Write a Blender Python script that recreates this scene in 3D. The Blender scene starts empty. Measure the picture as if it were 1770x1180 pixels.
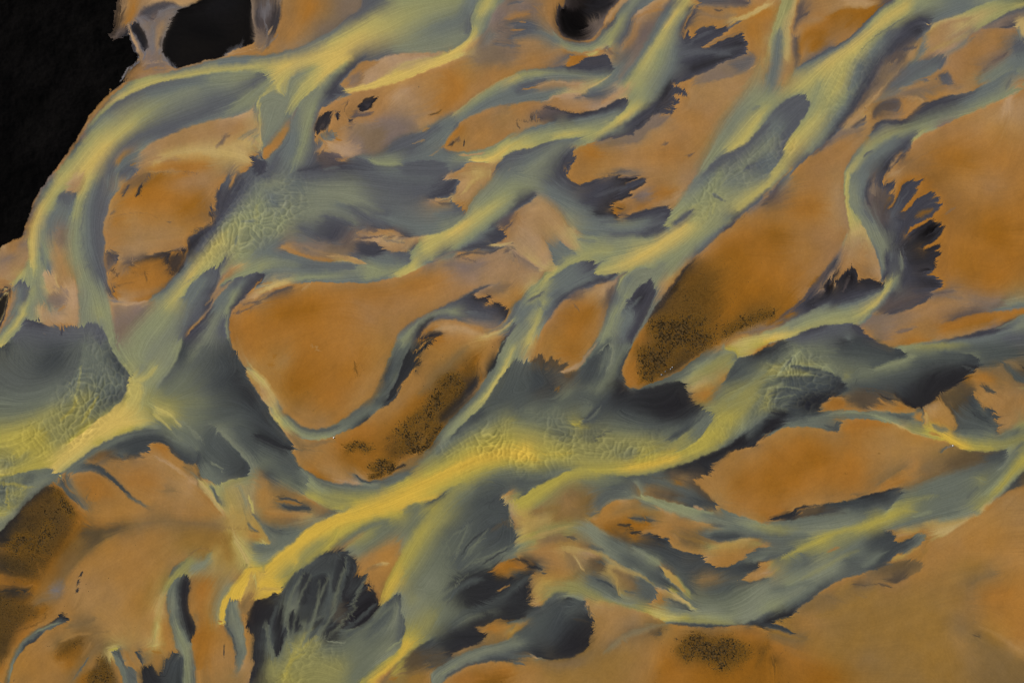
# Braided glacial river seen straight down from a small aircraft.
# DATA: survey of banks, silt plumes, bars and pools (left/right sediment letters along each line, in tile units).
import numpy as np, math, re
PAL={'K':(13,11,11),'k':(45,43,46),'D':(64,63,69),'d':(85,86,89),'b':(102,107,102),'g':(122,124,102),'h':(134,136,101),
'y':(152,148,96),'Y':(182,166,94),'W':(204,174,92),'w':(205,168,66),'Q':(170,154,70),'q':(138,132,80),'G':(104,107,88),'e':(76,80,76),
'o':(159,116,66),'O':(158,106,44),'r':(146,95,30),'t':(157,122,80),'T':(172,138,97),'s':(122,104,88),'S':(88,77,72),
'm':(84,61,30),'M':(46,38,30),'c':(182,155,98),'n':(112,108,108),'u':(142,107,53),'l':(168,139,78)}
PAL.update(a=(124,99,63),A=(84,71,54),z=(36,34,36),f=(85,88,82),F=(62,65,65),x=(44,44,45),X=(158,115,60),p=(101,105,92),v=(159,121,70))
ALT={'s':'a','S':'A','K':'z','b':'p','t':'v','d':'f','D':'F','k':'x','o':'X'}
WATER={k:1.0 for k in 'DdbghyYWwQqGe'}
WATER.update(dict(a=.35,A=.35,z=.6,p=1.,f=1.,F=1.,x=.6,X=0.,k=.6,n=.5,c=.5,s=.35,S=.35,K=.6,l=.3))
for k in PAL: WATER.setdefault(k,0.)
MOSS={'m':.6,'M':1.,'r':.15}
def chan(k):
    r,g,b=PAL[k]; return (r/255,g/255,b/255,WATER[k],MOSS.get(k,0.))
def parse(text):
    out=[];T=(0,0,1);A={}
    tr=lambda q:''.join(A.get(z,z) for z in q)
    for ln in text.splitlines():
        ln=ln.strip()
        if not ln: continue
        if ln[0]=='@':
            a=[float(v) for v in ln[1:].split()]; T=(a[0],a[1],a[2]/1770.); A=ALT if a[1]>500 else {}; continue
        head,body=ln.split(':',1)
        if head[0] in '#|^':
            q=re.split('[~,*]',head[1:]);P=[];C=[]
            for tok in body.split():
                c=''
                if '/' in tok: tok,c=tok.split('/')
                x,y=tok.split(',');P.append((T[0]+float(x)*T[2],T[1]+float(y)*T[2]));C.append(tr(c))
            al=float(head.split('*')[1])/100 if '*' in head else 1.
            nums=[float(v) for v in head.split('*')[0].split('~')[1].split(',')] if '~' in head else [1.]
            out.append([head[0],tr(q[0].rstrip('!')),'!' in head,nums,P,C,al]);continue
        closed=sharp=False;soft=0.
        base=''
        i=0
        while i<len(head) and head[i] in PAL and len(base)<2: base+=head[i]; i+=1
        opts=head[i:]
        if 'c' in opts: closed=True
        if '!' in opts: sharp=True
        if '~' in opts:
            s=''
            for ch in opts[opts.index('~')+1:]:
                if ch.isdigit(): s+=ch
                else: break
            soft=float(s)
        pts=[];cols=[]
        for tok in body.split():
            c=''
            if '/' in tok: tok,c=tok.split('/')
            x,y=tok.split(',')
            pts.append((T[0]+float(x)*T[2],T[1]+float(y)*T[2])); cols.append(tr(c))
        if not pts: continue
        out.append([tr(base),closed,sharp,soft,pts,cols])
    return out
def spline(P,closed,sharp,step):
    P=np.array(P,float);n=len(P)
    if n==1: return P,np.zeros(1)
    if closed: P=np.vstack([P,P[:1]]);n+=1
    res=[];par=[]
    for i in range(n-1):
        p1,p2=P[i],P[i+1]
        if closed: p0=P[i-1] if i>0 else P[-2]; p3=P[i+2] if i+2<n else P[1]
        else: p0=P[max(i-1,0)]; p3=P[min(i+2,n-1)]
        L=np.hypot(*(p2-p1)); m=max(1,int(math.ceil(L/step)))
        t=np.arange(m)/m
        if sharp:
            q=p1[None]*(1-t)[:,None]+p2[None]*t[:,None]
        else:
            d1=max(np.hypot(*(p1-p0)),1e-6)**.5;d2=max(L,1e-6)**.5;d3=max(np.hypot(*(p3-p2)),1e-6)**.5
            m1=(p2-p1)-d2*((p2-p0)/(d1+d2)-(p1-p0)/d1) if np.hypot(*(p1-p0))>0 else (p2-p1)
            m2=(p2-p1)+d2*((p3-p2)/d3-(p3-p1)/(d2+d3)) if np.hypot(*(p3-p2))>0 else (p2-p1)
            t_=t[:,None];t2=t_*t_;t3=t2*t_
            q=(2*t3-3*t2+1)*p1+(t3-2*t2+t_)*m1+(-2*t3+3*t2)*p2+(t3-t2)*m2
        res.append(q);par.append(i+t)
    res.append(P[-1:]);par.append(np.array([n-1.]))
    return np.vstack(res),np.concatenate(par)
def boxblur1(a,r,ax):
    if r<1: return a
    k=2*r+1
    pad=[(0,0)]*a.ndim; pad[ax]=(r+1,r)
    c=np.cumsum(np.pad(a,pad,mode='edge'),axis=ax,dtype=np.float64)
    n=a.shape[ax]
    hi=np.take(c,np.arange(k,k+n),axis=ax);lo=np.take(c,np.arange(0,n),axis=ax)
    return ((hi-lo)/k).astype(np.float32)
def blur(a,s):
    if s<0.4: return a
    if s<1.6:
        k=np.exp(-.5*(np.arange(-3,4)/s)**2);k/=k.sum()
        for ax in (0,1):
            pad=[(0,0)]*a.ndim;pad[ax]=(3,3);p=np.pad(a,pad,mode='edge');n=a.shape[ax]
            a=sum(k[i]*np.take(p,np.arange(i,i+n),axis=ax) for i in range(7)).astype(np.float32)
        return a
    r=max(1,int(round((math.sqrt(4*s*s+1)-1)/2)))
    for _ in range(3):
        a=boxblur1(boxblur1(a,r,0),r,1)
    return a
def down(a):
    h,w=a.shape[:2]
    if h%2: a=np.concatenate([a,np.zeros_like(a[-1:])],0)
    if w%2: a=np.concatenate([a,np.zeros_like(a[:,-1:])],1)
    return a[0::2,0::2]+a[1::2,0::2]+a[0::2,1::2]+a[1::2,1::2]
def upto(a,h,w):
    H,W=a.shape[:2]
    y=np.clip((np.arange(h)+.5)/2-.5,0,H-1);x=np.clip((np.arange(w)+.5)/2-.5,0,W-1)
    y0=np.minimum(y.astype(int),H-2) if H>1 else np.zeros(h,int);x0=np.minimum(x.astype(int),W-2) if W>1 else np.zeros(w,int)
    fy=(y-y0)[:,None,None];fx=(x-x0)[None,:,None]
    y1=np.minimum(y0+1,H-1);x1=np.minimum(x0+1,W-1)
    r0=a[y0];r1=a[y1]
    r=r0*(1-fy)+r1*fy
    return (r[:,x0]*(1-fx)+r[:,x1]*fx).astype(np.float32)
def solve(V,W,its=40):
    # V sum of values*w, W weights ; laplace fill
    lv=[(V,W)]
    while min(lv[-1][1].shape[:2])>6:
        v,w=lv[-1]; v2,w2=down(v),down(w); lv.append((v2,w2))
    x=None
    for v,w in reversed(lv):
        h,wd=w.shape[:2]
        known=(w[...,0]>0)
        val=v/np.maximum(w,1e-6)
        if x is None:
            m=val[known].mean(0) if known.any() else 0
            x=np.where(known[...,None],val,m).astype(np.float32)
        else: x=upto(x,h,wd)
        kk=known[...,None]
        x=np.where(kk,val,x).astype(np.float32)
        for it in range(its):
            p=np.pad(x,((1,1),(1,1),(0,0)),mode='edge')
            x=np.where(kk,val,(p[:-2,1:-1]+p[2:,1:-1]+p[1:-1,:-2]+p[1:-1,2:])*.25)
    return x
def build(texts,S=2/3.,W0=1770,H0=1180,off=0.8,warp=None):
    w=int(round(W0*S));h=int(round(H0*S))
    NC=5
    V=np.zeros((h,w,NC),np.float32);Wt=np.zeros((h,w,1),np.float32)
    B=np.zeros((h,w,1),np.float32);BW=np.zeros((h,w,1),np.float32)
    D=np.zeros((h,w,2),np.float32);DW=np.zeros((h,w,1),np.float32)
    def splat(A,AW,pts,vals):
        xi=np.floor(pts[:,0]*S).astype(int);yi=np.floor(pts[:,1]*S).astype(int)
        ok=(xi>=0)&(yi>=0)&(xi<w)&(yi<h)
        np.add.at(A,(yi[ok],xi[ok]),vals[ok]);np.add.at(AW,(yi[ok],xi[ok]),1.)
    rng=np.random.RandomState(3);over=[];mossl=[];paint=[]
    for it in parse(texts):
        if it[0] in ('#','|','^'): paint.append(it);continue
        base,closed,sharp,soft,pts,cols=it
        P,par=spline(pts,closed,sharp,.5/S)
        n=len(P)
        if n==1: P=np.vstack([P+(dx,dy) for dx in (-.8,.0,.8) for dy in (-.8,0,.8)]);par=np.zeros(9);n=9
        nb=max(len(base),max(len(c) for c in cols))
        cc=[c if len(c)==nb else (c*2 if (len(c)==1 and nb==2) else None) for c in cols]
        if base and len(base)<nb: base=base*2
        idx=[i for i,c in enumerate(cc) if c]
        if not idx: idx=[0];cc[0]=base
        if closed: idx=idx+[len(pts)+idx[0]] if idx[0]>0 else idx+[len(pts)]
        g=lambda i:cc[i%len(pts)] 
        tang=np.gradient(P,axis=0) if len(P)>1 and len(pts)>1 else np.tile([[1.,0]],(n,1))
        L=np.maximum(np.hypot(tang[:,0],tang[:,1]),1e-6)[:,None];tang=tang/L
        vs=[]
        for s in range(nb):
            C=np.array([chan(g(i)[s]) for i in idx])
            vs.append(np.stack([np.interp(par,idx,C[:,k]) for k in range(NC)],1))
        if len(pts)>1 and (nb==1 or (soft>=2 and not sharp)):
            a=np.arctan2(tang[:,1],tang[:,0])*2
            splat(D,DW,P,np.stack([np.cos(a),np.sin(a)],1))
        ln_=np.hypot(*np.diff(P,axis=0).T).sum() if len(pts)>1 else 0
        if nb==1 and all(c in ('m','M','') for c in cols) and base in ('m','M',''):
            
            if soft<1: continue
            mossl.append((P,par,[ (cols[i] or base) for i in range(len(pts))],soft)); continue
        if nb==1 and (len(pts)==1 or (soft<=3 and ln_<34)):
            over.append((P,vs[0],soft,len(pts)==1)); continue
        if nb==1:
            splat(V,Wt,P,vs[0]); splat(B,BW,P,np.full((n,1),soft if soft else 1.))
        else:
            if not sharp or True:
                # small natural wobble on crisp edges
                if soft<=2 and len(P)>4:
                    m=np.arange(n)*.5/S
                    ph=rng.rand(4)*6.28
                    wob=.5*np.sin(m/2.3+ph[0]+1.5*np.sin(m/7+ph[1]))+.6*np.sin(m/5.1+ph[2]+1.2*np.sin(m/11.+ph[3]))
                    nn0=np.stack([tang[:,1],-tang[:,0]],1)
                    P=P+nn0*(wob*.55)[:,None]
            nrm=np.stack([tang[:,1],-tang[:,0]],1)
            o=off/S
            for k in (0,1):
                sgn=1 if k==0 else -1
                for mult in (.55,1.35):
                    splat(V,Wt,P+nrm*o*sgn*mult,vs[k])
            splat(B,BW,P,np.full((n,1),soft if soft else .8))
    X=solve(V,Wt)
    bl=solve(B,BW,20)[...,0]
    dr=solve(D,DW,30); ang=np.arctan2(dr[...,1],dr[...,0])/2
    # variable blur
    bl=blur(bl[...,None],1.5)[...,0]*S*.75
    lev=[0.,.7,1.4,2.8,5.6,9.]
    imgs=[X]+[blur(X,s) for s in lev[1:]]
    sig=np.clip(bl,0,8.9)
    out=np.zeros_like(X)
    for i in range(len(lev)-1):
        m=(sig>=lev[i])&(sig<lev[i+1])
        t=((sig-lev[i])/(lev[i+1]-lev[i]))[...,None]
        out=np.where(m[...,None],imgs[i]*(1-t)+imgs[i+1]*t,out)
    for P,v,soft,dot in over:
        r=(1.1 if dot else (1.0 if soft<=1 else (1.6 if soft<=2 else 2.6)))*S
        Q=P*S
        if dot: Q=Q[4:5];v=v[:1]
        x0=max(int(Q[:,0].min()-4*r-2),0);x1=min(int(Q[:,0].max()+4*r+3),w);y0=max(int(Q[:,1].min()-4*r-2),0);y1=min(int(Q[:,1].max()+4*r+3),h)
        if x1<=x0 or y1<=y0: continue
        yy,xx=np.mgrid[y0:y1,x0:x1]+.5
        d=(xx[...,None]-Q[:,0])**2+(yy[...,None]-Q[:,1])**2
        j=d.argmin(-1);dm=d.min(-1)
        # taper towards ends
        n=len(Q);tp=np.ones(n) if n<4 else np.clip(np.minimum(np.arange(n),n-1-np.arange(n))/(n*.3)+.35,0,1)
        a=np.exp(-dm/(2*(r*tp[j])**2))*(.4 if dot else .5)
        out[y0:y1,x0:x1]=out[y0:y1,x0:x1]*(1-a[...,None])+v[j]*a[...,None]
    overlay(out,paint,S)
    out[...,4]*=.5
    for P,par,lc,soft in mossl:
        r=(soft*1.1+2.)*S;Q=P*S
        lvl=np.interp(par,np.arange(len(lc)),[1. if c=='M' else .62 for c in lc])
        x0=max(int(Q[:,0].min()-4*r-2),0);x1=min(int(Q[:,0].max()+4*r+3),w);y0=max(int(Q[:,1].min()-4*r-2),0);y1=min(int(Q[:,1].max()+4*r+3),h)
        if x1<=x0 or y1<=y0: continue
        st=max(1,int(r/2));Q=Q[::st];lvl=lvl[::st]
        yy,xx=np.mgrid[y0:y1,x0:x1]+.5
        d=(xx[...,None]-Q[:,0])**2+(yy[...,None]-Q[:,1])**2
        a=(np.exp(-d/(2*r*r))*lvl).max(-1)
        out[y0:y1,x0:x1,4]=1-(1-np.clip(out[y0:y1,x0:x1,4],0,1))*(1-a)
    return out,ang,bl
def comp(out,Q,R,v,al,edge):
    # tapered stroke: points Q (cells), radius R, values v
    h,w=out.shape[:2];m=R.max()+2*edge+2
    x0=max(int(Q[:,0].min()-m),0);x1=min(int(Q[:,0].max()+m)+1,w);y0=max(int(Q[:,1].min()-m),0);y1=min(int(Q[:,1].max()+m)+1,h)
    if x1<=x0 or y1<=y0: return
    yy,xx=np.mgrid[y0:y1,x0:x1]+.5
    d=np.sqrt((xx[...,None]-Q[:,0])**2+(yy[...,None]-Q[:,1])**2)-R
    j=d.argmin(-1);dm=d.min(-1)
    a=(al*np.clip(.5-dm/(2*edge),0,1))[...,None]
    out[y0:y1,x0:x1]=out[y0:y1,x0:x1]*(1-a)+v[j]*a
def overlay(out,paint,S):
    rg=np.random.RandomState(9);h,w=out.shape[:2]
    def sv(base,cols,par):
        idx=[i for i,c in enumerate(cols) if c] or [0]
        C=np.array([chan(cols[i] or base) for i in idx])
        return np.stack([np.interp(par,idx,C[:,k]) for k in range(5)],1)
    for kind,base,sharp,nums,P,C,al in paint:
        if kind=='#':
            Q,_=spline(P,True,sharp,1.2);Q=Q*S;e=max(nums[0]*S,.45)
            m=2*e+2
            x0=max(int(Q[:,0].min()-m),0);x1=min(int(Q[:,0].max()+m)+1,w);y0=max(int(Q[:,1].min()-m),0);y1=min(int(Q[:,1].max()+m)+1,h)
            if x1<=x0 or y1<=y0: continue
            yy,xx=np.mgrid[y0:y1,x0:x1]+.5
            a=np.zeros(xx.shape)
            for ox in (-.25,.25):
                for oy in (-.25,.25): a+=inpoly(Q,xx+ox,yy+oy)*.25
            a=blur(a[...,None].astype(np.float32),e)*al
            v=np.array(chan(base));out[y0:y1,x0:x1]=out[y0:y1,x0:x1]*(1-a)+v*a
        elif kind=='|':
            Q,par=spline(P,False,sharp,1.);n=len(Q);v=sv(base,C,par)
            t=np.linspace(0,1,n);R=nums[0]*.5*np.clip(np.minimum(t,1-t)*5+.15,0,1)**.7*S
            ed=(nums[1] if len(nums)>1 else .8)*S
            comp(out,Q*S,R,v,al,max(ed,.5))
        else:
            ln,wd,sp,an=nums[:4]
            Q,par=spline(P,False,sharp,.5);v=sv(base,C,par)
            L=np.concatenate([[0],np.cumsum(np.hypot(*np.diff(Q,axis=0).T))])
            s=0.
            while s<L[-1]:
                i=min(np.searchsorted(L,s),len(Q)-1)
                a=math.radians(an+rg.randn()*9);l=ln*(.35+.85*rg.rand());cv=rg.randn()*.15
                t=np.linspace(0,1,max(4,int(l)))
                st=np.stack([Q[i,0]+l*t*np.cos(a+cv*t),Q[i,1]+l*t*np.sin(a+cv*t)],1)
                R=wd*.5*(.6+.6*rg.rand())*np.sqrt(np.clip(1-t**2*.96,0,1))*S
                comp(out,st*S,R,np.repeat(v[i:i+1],len(t),0),al*(.75+.25*rg.rand()),max(.5,.6*S))
                s+=sp*(.5+rg.rand())
def inpoly(P,xx,yy):
    P=np.array(P,float);ins=np.zeros(xx.shape,bool);n=len(P);j=n-1
    for i in range(n):
        (xi,yi),(xj,yj)=P[i],P[j]
        if yi!=yj: ins^=((yi>yy)!=(yj>yy))&(xx<(xj-xi)*(yy-yi)/(yj-yi)+xi)
        j=i
    return ins
def lic(noise,ang,L=14,step=1.):
    h,w=noise.shape
    yy,xx=np.mgrid[0:h,0:w].astype(np.float32)
    acc=noise.copy();n=1
    c,s=np.cos(ang).astype(np.float32),np.sin(ang).astype(np.float32)
    for sg in (1,-1):
        x=xx.copy();y=yy.copy();dx=sg*c;dy=sg*s
        for i in range(L):
            x=np.clip(x+dx*step,0,w-1);y=np.clip(y+dy*step,0,h-1)
            xi=(x+.5).astype(np.int32).clip(0,w-1);yi=(y+.5).astype(np.int32).clip(0,h-1)
            acc+=noise[yi,xi];n+=1
            a,b=c[yi,xi],s[yi,xi]
            f=np.where(a*dx+b*dy<0,-1,1).astype(np.float32)
            dx=a*f;dy=b*f
    return acc/n

def vnoise(h,w,scale,seed,octs=3,gain=.5):
    r=np.random.RandomState(seed);o=np.zeros((h,w),np.float32);amp=1.;tot=0.
    for k in range(octs):
        gh=int(h/scale)+4;gw=int(w/scale)+4
        g=r.rand(gh,gw).astype(np.float32)*2-1
        y=np.arange(h)/scale+r.rand();x=np.arange(w)/scale+r.rand()
        yi=y.astype(int);xi=x.astype(int);fy=(y-yi);fx=(x-xi)
        fy=(fy*fy*(3-2*fy))[:,None];fx=(fx*fx*(3-2*fx))[None]
        a=g[yi][:,xi]*(1-fx)+g[yi][:,xi+1]*fx;b=g[yi+1][:,xi]*(1-fx)+g[yi+1][:,xi+1]*fx
        o+=amp*(a*(1-fy)+b*fy);tot+=amp*amp*.16;amp*=gain;scale=max(scale/2.,1.01)
    return o/math.sqrt(tot)
def pts(s): return [tuple(float(v) for v in p.split(',')) for p in s.split()]
def bil(A,x,y):
    h,w=A.shape[:2]
    x=np.clip(x,0,w-1.001);y=np.clip(y,0,h-1.001);xi=x.astype(np.int32);yi=y.astype(np.int32)
    fx=(x-xi)[...,None];fy=(y-yi)[...,None]
    return A[yi,xi]*(1-fx)*(1-fy)+A[yi,xi+1]*fx*(1-fy)+A[yi+1,xi]*(1-fx)*fy+A[yi+1,xi+1]*fx*fy
DUNES=["150,14,1|0,780 90,690 125,630 140,580 160,570 195,590 222,645 220,685 185,725 130,765 95,790 60,800 0,815",
"160,13,1|0,820 90,812 105,820 60,855 20,885 0,915",
"172,14,1.3|720,795 800,755 860,730 920,715 1000,730 1070,755 1140,740 1180,745 1150,785 1060,800 960,812 860,815 780,820 735,815",
"150,13,1.1|1130,798 1190,770 1225,745 1235,715 1260,680 1320,625 1390,600 1440,635 1460,675 1430,700 1380,715 1330,700 1290,740 1240,775",
"140,13,.85|325,470 360,400 395,340 440,290 500,270 540,310 530,365 490,400 440,425 400,445 360,470",
"125,14,.6|1170,380 1205,320 1260,270 1320,235 1370,180 1395,180 1380,250 1335,315 1270,350 1195,400",
"125,14,.35|1380,240 1400,170 1440,120 1500,60 1560,20 1600,10 1550,90 1500,150 1450,210 1400,270",
"110,13,.6|465,1180 480,1120 520,1090 570,1105 600,1140 560,1180 470,1180"]
def texture(out,ang,bl,S):
    h,w=ang.shape
    col=out[...,:3];wat=np.clip(out[...,3],0,1);moss=np.clip(out[...,4],0,1)
    R=np.random.RandomState(11)
    n=R.randn(h,w).astype(np.float32)
    l1=lic(n,ang,28);l1/=l1.std()
    l2=lic(blur(R.randn(h,w,1).astype(np.float32),1.2)[...,0],ang,40,1.5);l2/=l2.std()
    l3=lic(blur(R.randn(h,w,1).astype(np.float32),3.)[...,0],ang,40,2.);l3/=l3.std()
    yy,xx=np.mgrid[0:h,0:w].astype(np.float32)
    nx,ny=-np.sin(ang),np.cos(ang)
    soft=np.clip((bl-.5)/3.,0.10,1.)
    d=(l1*.5+l2*.6+l3*.25)*S*.7*soft
    full=np.concatenate([col,wat[...,None],moss[...,None]],-1)
    da=(l1*1.6+l2*2.2+l3*.6)*S
    full=bil(full,xx+nx*d+np.cos(ang)*da,yy+ny*d+np.sin(ang)*da)
    # small isotropic wobble of every edge
    w1=vnoise(h,w,7*S,5,3);w2=vnoise(h,w,7*S,6,3)
    full=bil(full,xx+w1*.5*S,yy+w2*.5*S)
    col=full[...,:3];wat=full[...,3];moss=full[...,4]
    lum=col.mean(-1)
    wm=np.clip((wat-.3)/.4,0,1)
    f=1+wm*(.017*l1+.008*l2+.003*l3)+(1-wm)*(.006*l1+.008*l3)
    nlow=vnoise(h,w,150*S,21,4);nmid=vnoise(h,w,24*S,22,4);nf=vnoise(h,w,3*S,23,2)
    f+=(1-wm)*(.016*nlow+.009*nmid+.007*nf)+wm*.006*nf
    col=col*f[...,None]+(wm*(.003*l1+.004*l2+.001*l3)*np.clip(1.6-lum*4,0,1))[...,None]
    hue=vnoise(h,w,70*S,31,4)[...,None]*(1-wm[...,None])
    col=col*(1+hue*np.array([-.004,.004,.045]))
    # subaqueous dunes
    hgt=np.zeros((h,w),np.float32)
    X=xx/S;Y=yy/S
    T=np.zeros((h,w),np.float32)
    n1=vnoise(h,w,45*S,41,3);n2=vnoise(h,w,45*S,42,3);n3=vnoise(h,w,26*S,44,2);amp_=np.clip(vnoise(h,w,70*S,47,2)*.45+.75,.1,1.5)
    for si,s in enumerate(DUNES):
        head,s=s.split('|');deg,size,amp=[float(q) for q in head.split(',')]
        P=np.array(pts(s));m0=inpoly(P,X,Y).astype(np.float32)[...,None]
        m=blur(m0,12*S)[...,0]
        ys,xs=np.where(m>.04)
        if not len(ys): continue
        a=math.radians(deg);px=X[ys,xs]-P[:,0].mean()+n1[ys,xs]*7+n3[ys,xs]*2.2;py=Y[ys,xs]-P[:,1].mean()+n2[ys,xs]*7
        u=px*math.cos(a)+py*math.sin(a);v=-px*math.sin(a)+py*math.cos(a)
        tot=0;rim=0
        for cell,am,sd in ((size,1.,1),(size*.6,.4,2)):
            cu,cv=cell*.85,cell*1.15
            gu=np.floor(u/cu).astype(int);gv=np.floor(v/cv).astype(int)
            J=np.random.RandomState(sd*10+si).rand(256,256,3)
            f1=np.full(len(ys),9.);f2=f1.copy();hx=np.zeros(len(ys))
            for dx in (-1,0,1):
                for dy in (-1,0,1):
                    j=J[(gv+dy)%256,(gu+dx)%256]
                    off=.5*((gv+dy)%2)
                    eu=u/cu-(gu+dx)-off-.25-.5*(j[:,0]-.5);ev=v/cv-(gv+dy)-.5-.55*(j[:,1]-.5)
                    dd=np.sqrt(eu*eu+ev*ev+.02);k=dd<f1
                    f2=np.where(k,f1,np.minimum(f2,dd));f1=np.where(k,dd,f1);hx=np.where(k,j[:,2],hx)
            e=np.clip((f2-f1)/.55,0,1);dome=e*(2-e)*(.55+.75*hx)
            tot=tot+am*dome*cell*.021;rim=rim+am*(np.exp(-(e/.30)**2)*.9-.33+.55*(hx-.5))
        T[ys,xs]+=rim*m[ys,xs]*amp
        hgt[ys,xs]+=(tot*m[ys,xs]*amp).astype(np.float32)
    T=blur(T[...,None],.9)[...,0]*wm*amp_
    hgt=blur(hgt[...,None],1.)[...,0]*amp_
    tint=np.array([.30,.27,.13])*.34
    col=col+T[...,None]*tint*(.25+col.mean(-1,keepdims=True))
    # mossy ground speckle
    ns=vnoise(h,w,1.9*S,51,2)*.75+vnoise(h,w,7*S,52,3)*.5+vnoise(h,w,26*S,54,2)*.35
    th=np.clip((moss*1.75-.80+ns*.46)*.85,0,1)*np.clip(moss*4,0,1)
    dark=np.array([56,44,27])/255.*(1+.2*vnoise(h,w,2.2*S,53,1)[...,None])
    mid=np.array([116,82,30])/255.*(1+.10*ns[...,None])
    k=np.clip(moss*1.6,0,1)[...,None]*.85
    sand=1-wm[...,None]
    col=col*(1-k*sand)+mid*k*sand
    th=th[...,None]*.9*sand
    col=col*(1-th)+dark*th
    # brown dark ground lower left etc: granular
    col=col+.45*(col-blur(col.astype(np.float32),1.3))
    return np.clip(col,0.012,1),wat,moss,hgt,l2

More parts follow.
